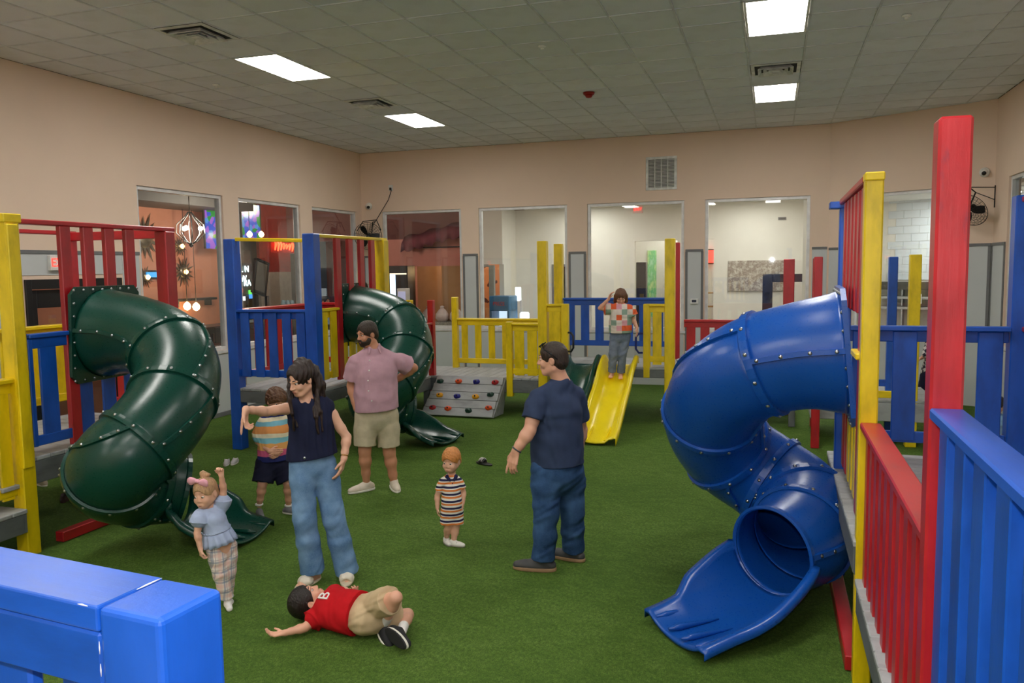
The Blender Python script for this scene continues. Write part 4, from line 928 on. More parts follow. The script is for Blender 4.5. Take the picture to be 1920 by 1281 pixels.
slide_blue = poly_plastic('blue_rotomoulded_plastic', (16, 78, 168), (120, 160, 220)); slide_green = poly_plastic('green_rotomoulded_plastic', (10, 62, 52), (70, 120, 108)); slide_yellow = poly_plastic('yellow_rotomoulded_plastic', (238, 214, 20), (250, 240, 150))
bolt_me = None
def tube_slide(label, ctrl, ntube, mat, plate_n, seams, exit_dir, R=.352, res=8, flat_plate=True, exit_end=None, loc=None):
    """ctrl: centre-line control points (first ntube of them form the closed tube); seams: sample indices of bolted joints"""
    global bolt_me
    root = thing('tube_slide', label, 'slide', loc)
    if bolt_me is None:
        bolt_me = lathe_mesh([(.0135, 0), (.0135, .004), (.009, .005), (.008, .010), (.003, .011)], 8); bolt_me.materials.append(bolt_steel)
    pts = catmull(ctrl[:ntube], res); fr = frames(pts); N = len(pts); NS = 36
    rad = lambda i: R * (1 + .16 * max(0, 1 - i / (res * 1.6)) ** 2) * (1 - .16 * max(0, (i - N + 14) / 13) ** 1.5)
    inner = .975
    def ringpt(i, a, r): p, t, s, u = fr[i]; return p + s * (math.cos(a) * r) + u * (math.sin(a) * r)
    bounds = [0] + seams + [N - 1]
    def shell(i0, i1, r0, r1, name):
        v = []; f = []; m = i1 - i0 + 1
        for q in (0, 1):
            for i in range(i0, i1 + 1):
                for k in range(NS): v.append(ringpt(i, 2 * PI * k / NS, rad(i) * (r0, r1)[q]))
        for i in range(m - 1):
            for k in range(NS):
                l = (k + 1) % NS; a, b, c, d = i * NS + k, i * NS + l, (i + 1) * NS + l, (i + 1) * NS + k; f.append((a, d, c, b)); o = m * NS; f.append((o + a, o + b, o + c, o + d))
        for k in range(NS):
            l = (k + 1) % NS; o = m * NS; f.append((k, l, o + l, o + k)); e = (m - 1) * NS; f.append((e + k, e + o + k, e + o + l, e + l))
        return mesh_py(name, v, f, True)
    def bolt(P, nrm, par): part('bolt', bolt_me, None, par, T(P) @ frame(Vector(nrm).orthogonal(), nrm))
    for a, b in zip(bounds[:-1], bounds[1:]):
        seg = part('tube_segment', shell(a, b, 1.0, inner, 'tube_segment'), mat, root)
        # lengthwise bolted lips on both sides of each half shell
        for ang in (.12, PI - .12) if (bounds.index(a) % 2 == 0) else (PI / 2 + .75, -PI / 2 + .75):
            path = [ringpt(i, ang, rad(i) * 1.012) for i in range(a, b + 1)]
            nr = [(ringpt(i, ang, 1) - fr[i][0]).normalized() for i in range(a, b + 1)]
            v = []; f = []
            for i, (p, n_) in enumerate(zip(path, nr)):
                tt = fr[a + i][1]; w = tt.cross(n_)
                for du, dn in ((-.018, -.004), (-.016, .016), (.016, .016), (.018, -.004)): v.append(p + w * du + n_ * dn)
            for i in range(len(path) - 1):
                for k in range(4): f.append((i * 4 + k, i * 4 + (k + 1) % 4, (i + 1) * 4 + (k + 1) % 4, (i + 1) * 4 + k))
            part('seam_lip', mesh_py('seam_lip', v, f), mat, root)
            L = 0; nxt = .06
            for i in range(1, len(path)):
                L += (path[i] - path[i - 1]).length
                if L > nxt: bolt(path[i] + nr[i] * .016, nr[i], root); nxt += .15
    for sidx in seams:
        v = []; f = []
        prof = ((-.030, 1.0), (-.026, 1.058), (-.006, 1.062), (.006, 1.062), (.026, 1.058), (.030, 1.0))
        p, t, s, u = fr[sidx]
        for k in range(NS):
            for dt, rr in prof: v.append(ringpt(sidx, 2 * PI * k / NS, rad(sidx) * rr) + t * dt)
        for k in range(NS):
            for j in range(5): l = (k + 1) % NS; f.append((k * 6 + j, l * 6 + j, l * 6 + j + 1, k * 6 + j + 1))
        part('joint_flange', mesh_py('joint_flange', v, f), mat, root)
        for k in range(12):
            a = 2 * PI * (k + .5) / 12; bolt(ringpt(sidx, a, rad(sidx) * 1.061), ringpt(sidx, a, 1) - p, root)
    # square mounting plate with a round hole
    p, t, s, u = fr[0]; half = .43; v = []; f = []
    M = T(p) @ frame(t, (0, 0, 1))
    for dx in (-.02, .012):
        for k in range(NS):
            a = 2 * PI * k / NS; v.append((dx, math.cos(a) * rad(0), math.sin(a) * rad(0)))
        for k in range(NS):
            a = 2 * PI * k / NS; c_, s_ = math.cos(a), math.sin(a); e = half / max(abs(c_), abs(s_)); 
            v.append((dx, c_ * min(e, half * 1.38), s_ * min(e, half * 1.38)))
    for k in range(NS):
        l = (k + 1) % NS; f += [(k, k + NS, l + NS, l), (2 * NS + k, 2 * NS + l, 3 * NS + l, 3 * NS + k), (NS + k, 3 * NS + k, 3 * NS + l, NS + l), (k, l, 2 * NS + l, 2 * NS + k)]
    part('mounting_plate', mesh_py('mounting_plate', v, f), mat, root, M)
    for k in range(28):
        side, q = divmod(k, 7); e = (-half + .03) + q * (2 * half - .06) / 7; yy, zz = ((e, half - .03), (half - .03, -e), (-e, -half + .03), (-half + .03, e))[side]
        bolt(M @ Vector((.013, yy, zz)), t, root)
    # exit rim and open chute
    p, t, s, u = fr[-1]; v = []; f = []
    for k in range(NS):
        a = 2 * PI * k / NS
        for dt, rr in ((-.03, 1.0), (-.02, 1.05), (.015, 1.06), (.02, 1.0), (.012, .97)): v.append(ringpt(N - 1, a, rad(N - 1) * rr) + t * dt)
    for k in range(NS):
        for j in range(4): l = (k + 1) % NS; f.append((k * 5 + j, l * 5 + j, l * 5 + j + 1, k * 5 + j + 1))
    part('exit_rim', mesh_py('exit_rim', v, f), mat, root)
    cpts = catmull([ctrl[ntube - 2], *ctrl[ntube - 1:], exit_end], 8)[8:-0 or None]; cf = frames(cpts); m = len(cf); NA = 22
    v = []; v2 = []; f = []
    for i, (p, t, s, u) in enumerate(cf):
        q = i / (m - 1); ha = math.radians(88 - 44 * min(1, q * 1.4)); rr = R * .985 * (.86 + .30 * min(1, q * 2)); z0 = -R * (.83 + .155 * min(1, q * 1.6))
        flat = max(0, (q - .72) / .28)
        tf = Vector((t.x, t.y, 0)).normalized(); sf = tf.cross(Vector((0, 0, 1))); uu = Vector((0, 0, 1))
        row = []
        for k in range(-NA // 2, NA // 2 + 1):
            a = ha * k / (NA // 2); row.append((math.sin(a) * rr, (1 - math.cos(a)) * rr * (1 - .45 * flat)))
        e = row[-1]; lip = .055
        row = [(-e[0] - lip, e[1] - .05), (-e[0] - lip, e[1] - .004)] + row + [(e[0] + lip, e[1] - .004), (e[0] + lip, e[1] - .05)]
        for x_, z_ in row:
            P = p + sf * x_ + uu * (z0 + z_); v.append(P)
        inn = [(x_ * .985, z_ - .02 if 1 < j < len(row) - 2 else z_ - .012) for j, (x_, z_) in enumerate(row)]
        for x_, z_ in inn: v2.append(p + sf * x_ + uu * (z0 + z_))
    W = NA + 5; o = len(v)
    for i in range(m - 1):
        for k in range(W - 1):
            a, b, c, d = i * W + k, i * W + k + 1, (i + 1) * W + k + 1, (i + 1) * W + k; f.append((a, b, c, d)); f.append((o + a, o + d, o + c, o + b))
    for k in range(W - 1): f.append((k, o + k, o + k + 1, k + 1)); e = (m - 1) * W; f.append((e + k, e + k + 1, o + e + k + 1, o + e + k))
    for i in range(m - 1):
        for e in (0, W - 1): f.append((i * W + e, (i + 1) * W + e, o + (i + 1) * W + e, o + i * W + e))
    bm = bmesh.new(); vs = [bm.verts.new(x) for x in v + v2]
    for q in f: bm.faces.new([vs[i] for i in q])
    bmesh.ops.recalc_face_normals(bm, faces=bm.faces[:])
    part('exit_chute', bm_mesh(bm, 'exit_chute', True), mat, root)
    p, t, s, u = cf[-3]; tf = Vector((t.x, t.y, 0)).normalized(); sf = tf.cross(Vector((0, 0, 1)))
    for k in range(4):
        c = p + sf * ((k - 1.5) * .15) + Vector((0, 0, -R * .985 + .014 + .02 * abs(k - 1.5))); rid = []
        for j in range(6): rid.append(c - tf * (.32 - .075 * j))
        part('ridge', tube_mesh(rid, [.004, .010, .015, .02, .022, .008], 8), mat, root)
    return root
tube_slide('big blue spiral tube slide with an open chute at the right', [(.46, 5.66, 1.76), (.19, 5.67, 1.73), (-.10, 5.73, 1.64), (-.33, 5.90, 1.45), (-.42, 6.16, 1.18), (-.31, 6.40, .90), (-.05, 6.48, .70), (.19, 6.34, .57), (.27, 6.06, .49), (.19, 5.77, .44), (.03, 5.53, .42), (-.14, 5.29, .40), (-.33, 5.06, .39)], 11, slide_blue, None, [14, 30, 40, 50, 60, 70], None, exit_end=(-.555, 4.87, .38), loc=(.46, 5.66, 0))
G = [(-5.85, 5.90, 1.80), (-5.53, 5.92, 1.78), (-5.19, 5.89, 1.68), (-4.91, 5.72, 1.48), (-4.78, 5.44, 1.23), (-4.79, 5.15, 1.01), (-4.88, 5.00, .87), (-5.02, 5.04, .73), (-5.12, 5.28, .60), (-5.08, 5.56, .50), (-4.94, 5.72, .44), (-4.76, 5.75, .42), (-4.54, 5.745, .40)]
tube_slide('dark green spiral tube slide at the left behind the small girl', G, 11, slide_green, None, [18, 30, 42, 54, 68], None, exit_end=(-4.25, 5.75, .39), loc=(-5.85, 5.95, 0))
tube_slide('dark green spiral tube slide behind the man in the pink shirt', [(x + .33 - .1 * min(1, (x + 5.85)), y + 4.06, z - .07 * min(1, max(0, (z - .45) / 1.2))) for x, y, z in G], 11, slide_green, None, [18, 30, 42, 54, 68], None, exit_end=(-4.05, 9.74, .39), loc=(-5.52, 9.96, 0))

# ---- open wavy slides
def wave_slide(label, x0, x1, mat, w=.44):
    root = thing('wave_slide', label, 'slide', (x0, 12.0, 0)); prof = catmull([(0, 0, .83), (0, -.12, .83), (0, -.42, .70), (0, -.72, .50), (0, -1.0, .38), (0, -1.28, .22), (0, -1.52, .10), (0, -1.82, .045)], 5); m = len(prof)
    v = []; f = []
    for i, p in enumerate(prof):
        q = i / (m - 1); x = x0 + (x1 - x0) * q; hs = .15 + .02 * math.sin(q * 6.5) - .09 * max(0, (q - .8) / .2); tw = w / 2
        zf = .012 - p.z; row = [(-tw - .05, max(zf, hs - .10)), (-tw - .05, hs), (-tw - .02, hs + .012), (-tw + .005, hs), (-tw + .04, .06), (-tw + .10, .01), (0, 0), (tw - .10, .01), (tw - .04, .06), (tw - .005, hs), (tw + .02, hs + .012), (tw + .05, hs), (tw + .05, max(zf, hs - .10))]
        under = [(a, b - .02) if abs(a) < tw + .03 else (a * .985, b - .004) for a, b in row]
        for a, b in row + under: v.append((x + a, 12.0 + p.y, max(.006, p.z + b)))
    W = 13
    for i in range(m - 1):
        for k in range(W - 1):
            a, b = i * 26 + k, (i + 1) * 26 + k; f += [(a, a + 1, b + 1, b), (a + 13, b + 13, b + 14, a + 14)]
        for k in (0, 12): f.append((i * 26 + k, (i + 1) * 26 + k, (i + 1) * 26 + k + 13, i * 26 + k + 13))
    for i in (0, m - 1):
        for k in range(W - 1): f.append((i * 26 + k, i * 26 + k + 13, i * 26 + k + 14, i * 26 + k + 1))
    bm = bmesh.new(); vs = [bm.verts.new(x) for x in v]
    for q in f: bm.faces.new([vs[i] for i in q])
    bmesh.ops.recalc_face_normals(bm, faces=bm.faces[:]); part('chute', bm_mesh(bm, 'chute', True), mat, root)
    for s in (-1, 1): part('foot_rib', box_mesh(.03, .5, .035, .008, mat), None, root, T(x1 + s * .12, 12.0 - 1.55, .12 if s < 0 else .12) @ Matrix.Rotation(.22, 4, 'X'))
    part('top_flange', box_mesh(w + .02, .10, .03, .008, mat), None, root, T(x0, 12.03, .835))
wave_slide('open yellow wavy slide with a girl standing on it', -2.15, -2.17, slide_yellow)
wave_slide('open dark green wavy slide beside the yellow one, behind the man in navy', -2.725, -2.74, slide_green)
# ================================================================== people: implicit surfaces polygonised with surface nets
def _n(v): v = np.asarray(v, float); return v / (np.linalg.norm(v) + 1e-12)
class SDF:
    def __init__(s, vox): s.vox = vox; s.pr = []; s.cuts = []
    def _add(s, kind, lo, hi, fn, k, sub=False): s.pr.append((np.asarray(lo) - k, np.asarray(hi) + k, fn, k, sub))
    def cap(s, a, b, ra, rb=None, k=.02, sub=False, flat=False):
        a = np.asarray(a, float); b = np.asarray(b, float); rb = ra if rb is None else rb; r = max(ra, rb)
        ab = b - a; L2 = float(ab @ ab) + 1e-9
        def fn(P):
            q = P - a; t = np.clip((q @ ab.astype(np.float32)) / L2, 0, 1); d = q - t[..., None] * ab.astype(np.float32)
            o = np.sqrt((d * d).sum(-1)) - (ra + (rb - ra) * t)
            return np.maximum(o, (q @ ab.astype(np.float32)) / math.sqrt(L2) - math.sqrt(L2)) if flat else o
        s._add('c', np.minimum(a, b) - r, np.maximum(a, b) + r, fn, k, sub); return s
    def ecap(s, a, b, ra, rb, F, q, k=.03, sub=False):
        """capsule with elliptic section: F rows are side, front, up; depth = width / q"""
        a = np.asarray(a, float); b = np.asarray(b, float); r = max(ra, rb); S = (F * np.array([[1], [q], [1]])).astype(np.float32)
        A = S @ a; B = S @ b; AB = B - A; L2 = float(AB @ AB) + 1e-9
        def fn(P):
            Q = P @ S.T - A; t = np.clip((Q @ AB) / L2, 0, 1); d = Q - t[..., None] * AB
            return (np.sqrt((d * d).sum(-1)) - (ra + (rb - ra) * t)) / (.5 + .5 * q)
        s._add('e', np.minimum(a, b) - r, np.maximum(a, b) + r, fn, k, sub); return s
    def ell(s, c, r, F=None, k=.015, sub=False):
        c = np.asarray(c, float); r = np.asarray(r, float); F = np.eye(3) if F is None else F; S = F.astype(np.float32); m = r.max()
        def fn(P):
            Q = (P - c.astype(np.float32)) @ S.T; k0 = np.sqrt(((Q / r) ** 2).sum(-1)); k1 = np.sqrt(((Q / r ** 2) ** 2).sum(-1)) + 1e-9
            return k0 * (k0 - 1) / k1
        s._add('l', c - m, c + m, fn, k, sub); return s
    def cut(s, p, n): s.cuts.append((np.asarray(p, float), _n(n))); return s
    def mesh(s, name, disp=None, pad=.02):
        pos = [p for p in s.pr if not p[4]]
        lo = np.min([p[0] for p in pos], 0) - pad; hi = np.max([p[1] for p in pos], 0) + pad; h = s.vox
        dims = np.ceil((hi - lo) / h).astype(int) + 2
        G = np.full(dims, 1.0, np.float32); ax = [(lo[i] + h * np.arange(dims[i])).astype(np.float32) for i in range(3)]
        for l, u, fn, k, sub in s.pr:
            i0 = np.maximum(((l - lo) / h).astype(int) - 2, 0); i1 = np.minimum(((u - lo) / h).astype(int) + 4, dims)
            if (i1 <= i0).any(): continue
            sl = tuple(slice(a, b) for a, b in zip(i0, i1))
            P = np.stack(np.meshgrid(*[ax[i][sl[i]] for i in range(3)], indexing='ij'), -1); d = fn(P).astype(np.float32); g = G[sl]
            if sub:
                t = np.clip(.5 - .5 * (g + d) / k, 0, 1); G[sl] = g * (1 - t) - d * t + k * t * (1 - t)
            else:
                t = np.clip(.5 + .5 * (g - d) / k, 0, 1); G[sl] = g * (1 - t) + d * t - k * t * (1 - t)
        if s.cuts or disp is not None:
            P = np.stack(np.meshgrid(*ax, indexing='ij'), -1)
            if disp is not None: G = G + disp(P).astype(np.float32)
            for p, n_ in s.cuts: G = np.maximum(G, (P - p.astype(np.float32)) @ n_.astype(np.float32))
        G[0] = G[-1] = 1; G[:, 0] = G[:, -1] = 1; G[:, :, 0] = G[:, :, -1] = 1
        ins = G < 0; c = np.zeros(np.array(dims) - 1, np.int8)
        for dx in (0, 1):
            for dy in (0, 1):
                for dz in (0, 1): c += ins[dx:dims[0] - 1 + dx, dy:dims[1] - 1 + dy, dz:dims[2] - 1 + dz]
        cell = (c > 0) & (c < 8); idx = np.argwhere(cell); ID = np.full(cell.shape, -1, np.int64); ID[cell] = np.arange(len(idx))
        acc = np.zeros((len(idx), 3)); cnt = np.zeros(len(idx))
        corners = [(i >> 2 & 1, i >> 1 & 1, i & 1) for i in range(8)]
        for a in range(8):
            for b in range(a + 1, 8):
                df = [x != y for x, y in zip(corners[a], corners[b])]
                if sum(df) != 1: continue
                va = G[tuple((idx + corners[a]).T)]; vb = G[tuple((idx + corners[b]).T)]; m = (va < 0) != (vb < 0)
                t = np.where(m, va / np.where(m, va - vb, 1), 0); p = np.array(corners[a]) + t[:, None] * (np.array(corners[b]) - corners[a]); acc[m] += p[m]; cnt[m] += 1
        V = lo + h * (idx + acc / np.maximum(cnt, 1)[:, None]); quads = []
        for axis in range(3):
            o1, o2 = [(1, 2), (2, 0), (0, 1)][axis]
            s0 = [slice(None)] * 3; s1 = [slice(None)] * 3; s0[axis] = slice(0, -1); s1[axis] = slice(1, None)
            A, B = ins[tuple(s0)], ins[tuple(s1)]; e = np.argwhere(A != B); fl = A[tuple(e.T)]
            ok = (e[:, o1] > 0) & (e[:, o2] > 0) & (e[:, o1] < cell.shape[o1]) & (e[:, o2] < cell.shape[o2]); e = e[ok]; fl = fl[ok]
            u = np.zeros(3, int); u[o1] = 1; w = np.zeros(3, int); w[o2] = 1
            q = np.stack([ID[tuple((e - u - w).T)], ID[tuple((e - w).T)], ID[tuple(e.T)], ID[tuple((e - u).T)]], 1); q[~fl] = q[~fl][:, ::-1]; quads.append(q)
        Q = np.concatenate(quads); Q = Q[(Q >= 0).all(1)]
        me = bpy.data.meshes.new(name); me.vertices.add(len(V)); me.vertices.foreach_set('co', V.ravel()); n = len(Q)
        me.loops.add(n * 4); me.polygons.add(n); me.loops.foreach_set('vertex_index', Q.ravel()); me.polygons.foreach_set('loop_start', np.arange(0, n * 4, 4)); me.polygons.foreach_set('use_smooth', np.ones(n, bool)); me.update(); me.validate()
        return me
def wrinkle(amp, f=1.0, seed=0.0, vert=0.0):
    rs = np.random.RandomState(int(seed * 10) + 3); D = rs.normal(size=(6, 3)).astype(np.float32); D /= np.linalg.norm(D, axis=1)[:, None]; ph = rs.uniform(0, 6, 6)
    def d(P):
        q = [f * (P @ D[i]) for i in range(6)]
        w = np.sin(42 * q[0] + 2.4 * np.sin(19 * q[1] + ph[0]) + ph[1]) * np.sin(27 * q[2] + 2 * np.sin(23 * q[3]) + ph[2]) + .5 * np.sin(88 * q[4] + 3 * np.sin(31 * q[5] + ph[3])) * np.sin(21 * q[1] + ph[4])
        if vert: w = w * (1 - vert) + vert * 1.3 * np.sin(120 * P[..., 0] + 60 * P[..., 1] + 1.5 * np.sin(7 * P[..., 2] + seed))
        return -amp * .7 * w
    return d

def skin_mat(name, rgb):
    if name in MATS: return MATS[name]
    t = NT(name); co = t.coord(); n = t.noise(co, 9, 4); c = srgb(*rgb)
    t.set(Base_Color=t.ramp(n, [(.3, (c[0] * .9, c[1] * .84, c[2] * .82, 1)), (.7, c)]), Roughness=.5); t.b.inputs['Subsurface Weight'].default_value = .0
    t.bump(t.noise(co, 220, 2), .08, .002); MATS[name] = t.m; return t.m
def hair_mat(name, rgb, lo=.45, hi=1.35):
    if name in MATS: return MATS[name]
    t = NT(name); co = t.coord(); n = t.noise(t.mapping(co, (130, 130, 14)), 1.0, 4, .6); c = srgb(*rgb)
    t.set(Base_Color=t.ramp(n, [(.3, tuple(x * lo for x in c[:3]) + (1,)), (.7, tuple(min(1, x * hi) for x in c[:3]) + (1,))]), Roughness=.42); t.bump(n, .8, .01); MATS[name] = t.m; return t.m
def cloth_mat(name, rgb, rough=.85, var=.1, weave=260, second=None):
    if name in MATS: return MATS[name]
    t = NT(name); co = t.coord(); n = t.noise(co, 14, 5); w = t.noise(co, weave, 2); c = srgb(*rgb)
    base = t.ramp(n, [(.3, tuple(x * (1 - var) for x in c[:3]) + (1,)), (.7, tuple(min(1, x * (1 + var)) for x in c[:3]) + (1,))])
    if second: base = t.mix(t.ramp(w, [(.45, (0, 0, 0)), (.6, (.7, .7, .7))]), base, srgb(*second))
    t.set(Base_Color=base, Roughness=rough); t.b.inputs['Specular IOR Level'].default_value = .2; t.bump(w, .2, .003); MATS[name] = t.m; return t.m
def stripes_mat(name, bands, axis=2, period=None, rot=(0, 0, 0), wob=.0):
    """bands: list of (position 0..1, rgb) along the object axis; period in metres repeats them"""
    t = NT(name); co = t.coord(); co = t.mapping(co, (1, 1, 1), rot=rot); sp = t.node('ShaderNodeSeparateXYZ'); t.link(co, sp.inputs[0]); z = sp.outputs[axis]
    if wob: z = t.math('ADD', z, t.math('MULTIPLY', t.noise(co, 7, 2), wob))
    f = t.math('FRACT', t.math('DIVIDE', z, period)); t.set(Base_Color=t.ramp(f, [(p, srgb(*c)) for p, c in bands], 'CONSTANT'), Roughness=.85); t.b.inputs['Specular IOR Level'].default_value = .2
    t.bump(t.noise(co, 240, 2), .2, .003); MATS[name] = t.m; return t.m

class Person:
    """joints live in a local frame: x to the viewer's right, y away from the viewer, z up; origin on the ground"""
    def __init__(s, label, gx, gy, scale, skin, vox=.006, z0=0.0, world=False):
        s.G = np.array([gx, gy, 0.0]); v = np.array([gx, gy]); v = v / np.linalg.norm(v)
        s.R = np.eye(3) if world else np.array([[v[1], -v[0], 0], [v[0], v[1], 0], [0, 0, 1]])
        M = Matrix.Translation(s.G) @ Matrix(((s.R[0][0], s.R[1][0], 0, 0), (s.R[0][1], s.R[1][1], 0, 0), (0, 0, 1, 0), (0, 0, 0, 1)))
        s.M = M; s.s = scale; s.vox = vox; s.skin = skin; s.J = {}; s.body = SDF(vox); s.root = thing('person', label, 'person', M=M)
    def px(s, px, py, dy=0.0):
        """point of the line of sight through a photograph position, dy metres behind the person's own upright plane"""
        d = ray(px, py); n = s.R[1]; return s.R @ (CAMP + d * (((s.G - CAMP) @ n + dy) / (d @ n)) - s.G)
    def pz(s, px, py, z): return s.R @ (at_z(px, py, z) - s.G)
    def add(s, name, me, mat, parent=None, label=None): return part(name, me, mat, parent or s.root, s.M, label)
    def set(s, **kw):
        for k, v in kw.items(): s.J[k] = np.asarray(v, float)
    def torso_frame(s):
        J = s.J; sd = _n(J['ls'] - J['rs']); up = _n(J['neck'] - (J['lh'] + J['rh']) / 2); f = _n(np.cross(sd, up)); up = np.cross(f, sd); return np.array([sd, f, up])
    def torso(s, S, g=0.0, w=1.0, q=1.45, belly=0.0, chest=.168, waist=.138, hip=.158, lo=0.0, up=True, yoke=.76):
        J = s.J; k = s.s; F = s.torso_frame(); pc = (J['lh'] + J['rh']) / 2; sc = (J['ls'] + J['rs']) / 2; ax = sc - pc; f = F[1]
        P = lambda t, o=0.0: pc + ax * t + f * o * k
        if lo <= 0: S.ecap(P(-.02, -.01), P(.12, -.005), (hip * w) * k + g, (hip * .97 * w) * k + g, F, q * .92, .05 * k)
        S.ecap(P(max(.08, lo)), P(.42, .0), (hip * .96 * w) * k + g, waist * w * k + g, F, q, .05 * k)
        S.ecap(P(.40), P(.74, .012), waist * w * k + g, chest * w * k + g, F, q, .06 * k)
        if belly: S.ell(P(.30, .05 + .02 * belly), np.array([.13, .085 + .02 * belly, .16]) * k * w + g, F, .06 * k)
        if up:
            e = (1 - yoke) / 2; S.cap(J['ls'] * (1 - e) + J['rs'] * e, J['rs'] * (1 - e) + J['ls'] * e, .048 * k + g, None, .06 * k)
            [S.cap(J['neck'] - F[2] * .016 * k, sc * .18 + J[x] * .82 + F[2] * .010 * k, .050 * k + g, .044 * k + g, .05 * k) for x in ('ls', 'rs')]
    def arm(s, S, a, g=0.0, t0=0.0, t1=2.0, w=1.0, flare=0.0):
        """a 'l' or 'r'; t runs 0 shoulder, 1 elbow, 2 wrist"""
        J = s.J; k = s.s; p = (J[a + 's'], J[a + 'e'], J[a + 'w'])
        at = lambda t: p[0] + (p[1] - p[0]) * t if t <= 1 else p[1] + (p[2] - p[1]) * (t - 1)
        prof = [(0, .050), (.25, .051), (.7, .044), (1.0, .040), (1.25, .043), (1.7, .032), (2.0, .0265)]
        rr = lambda t: float(np.interp(t, [x for x, _ in prof], [y for _, y in prof]))
        ts = sorted({t0, t1, *[x for x, _ in prof if t0 < x < t1]})
        for u, v in zip(ts[:-1], ts[1:]): S.cap(at(u), at(v), rr(u) * k * w + g + flare * (u - t0), rr(v) * k * w + g + flare * (v - t0), .018 * k, flat=(v == t1 and t1 < 2))
    def leg(s, S, a, g=0.0, t0=0.0, t1=2.0, w=1.0, flare=0.0, prof=None):
        J = s.J; k = s.s; p = (J[a + 'h'], J[a + 'k'], J[a + 'a'])
        at = lambda t: p[0] + (p[1] - p[0]) * t if t <= 1 else p[1] + (p[2] - p[1]) * (t - 1)
        prof = prof or [(0, .088), (.3, .084), (.8, .062), (1.0, .056), (1.3, .056), (1.7, .040), (2.0, .034)]
        rr = lambda t: float(np.interp(t, [x for x, _ in prof], [y for _, y in prof]))
        ts = sorted({t0, t1, *[x for x, _ in prof if t0 < x < t1]})
        for u, v in zip(ts[:-1], ts[1:]): S.cap(at(u), at(v), rr(u) * k * w + g + flare * max(0, u - t0), rr(v) * k * w + g + flare * max(0, v - t0), .03 * k, flat=(v == t1 and t1 < 2))
    def hand(s, a, d, n, curl=.5, size=.18, spread=1.0, point=None, thumb=1.0):
        """palm along d, fingers close towards n; five fingers of unequal length and a side thumb"""
        S = s.body; w = s.J[a + 'w']; L = size; d = _n(d); n = np.asarray(n, float); n = _n(n - d * (n @ d)); l = np.cross(d, n) * (1 if a == 'r' else -1)   # l points to the thumb side
        for o in (-.030, -.010, .010, .028): S.cap(w + d * L * .06 + l * o * L / .24, w + d * L * .47 + l * o * 1.22 * L / .19, .0125 * L / .18, .0115 * L / .18, .012 * L / .18)
        S.cap(w - d * .02 * L, w + d * L * .14, .024 * L / .18, .019 * L / .18, .015)
        for i, (o, fl, lift) in enumerate(((.034, .90, 0), (.0115, 1.0, .01), (-.011, .93, .005), (-.032, .74, -.01))):
            p = w + d * L * (.48 + lift) + l * o * L / .19; c = curl * (1 + .08 * i); dr = _n(d + l * o * 1.4 * spread)
            if point is not None and i == 0: c = point
            for j, (sl, r0, r1) in enumerate(((.25, .0098, .0092), (.17, .0092, .0086), (.12, .0086, .0072))):
                th = c * (.55, 1.35, 2.1)[j]; e = p + (dr * math.cos(th) + n * math.sin(th)) * sl * fl * L; S.cap(p, e, r0 * L / .18, r1 * L / .18, .004); p = e
        p = w + d * L * .14 + l * .026 * L / .18; td = _n(d * .75 + l * .62 * thumb + n * .35); e = p + td * .25 * L; S.cap(p, e, .0135 * L / .18, .0110 * L / .18, .008); S.cap(e, e + _n(td * .8 + d * .4 - l * .15 + n * .3 * curl) * .19 * L, .0108 * L / .18, .0085 * L / .18, .004)
    def head(s, c, f, u, hs=1.0, child=0.0, eyes=True, beard=False, brow=(60, 40, 30), gaze=0.0):
        """c: middle of the head; f: where the face points; hs: head height / 0.235"""
        S = s.body; f = _n(f); u = np.asarray(u, float); u = _n(u - f * (u @ f)); sd = np.cross(u, f); F = np.array([sd, f, u]); s.HF = F; s.hc = np.asarray(c, float); s.hs = hs
        A = lambda x, y, z: s.hc + sd * x * hs + f * y * hs + u * z * hs
        s.A = A; ch = child
        S.ell(A(0, -.012, .028), np.array([.076 + .006 * ch, .094, .088]) * hs, F, .02 * hs)
        S.ell(A(0, .020, -.035), np.array([.060 + .004 * ch, .070, .078 - .010 * ch]) * hs, F, .03 * hs)
        S.ell(A(0, .062, -.092 + .020 * ch), np.array([.026, .022, .018]) * hs, F, .03 * hs)
        for x in (-1, 1):
            S.ell(A(x * .036, .066, -.030), np.array([.024, .020, .024]) * hs * (1 + .12 * ch), F, .02 * hs)
            S.cap(A(x * .056, -.01, -.068 + .022 * ch), A(x * .022, .06, -.096 + .026 * ch), .016 * hs, .016 * hs, .03 * hs)
            S.ell(A(x * .032, .098, .006), np.array([.015, .011, .008]) * hs, F, .012 * hs, True)
            if ch < .8: S.cap(A(x * .046, .076, .027), A(x * .014, .088, .024), .008 * hs, .008 * hs, .012 * hs)
            S.ell(A(x * .078, -.012, -.012), np.array([.010, .020, .031]) * hs, F, .008 * hs); S.ell(A(x * .087, -.004, -.010), np.array([.004, .010, .017]) * hs, F, .005 * hs, True)
        S.cap(A(0, .086, .008), A(0, .108 - .013 * ch, -.024 + .003 * ch), .009 * hs, .0125 * (1 - .2 * ch) * hs, .012 * hs)
        for x in (-1, 1): S.ell(A(x * .012, .098 - .010 * ch, -.030 + .003 * ch), np.array([.008, .010, .007]) * (1 - .2 * ch) * hs, F, .008 * hs)
        S.ell(A(0, .086, -.060), np.array([.026, .014, .014]) * hs, F, .015 * hs); S.cap(A(-.02, .099, -.0605), A(.02, .099, -.0605), .0022 * hs, None, .003 * hs, True)
        if s.vox > .012: return
        lip = plain('lips_%d' % int(s.skin.name.__hash__() % 7), (176, 96, 88), .45); eye = plain('eye_white', (206, 198, 192), .3); iris = plain('eye_iris', (46, 40, 36), .1); bro = hair_mat('brow_%d_%d' % (brow[0], brow[1]), brow)
        M3 = Matrix(((sd[0], f[0], u[0], 0), (sd[1], f[1], u[1], 0), (sd[2], f[2], u[2], 0), (0, 0, 0, 1)))
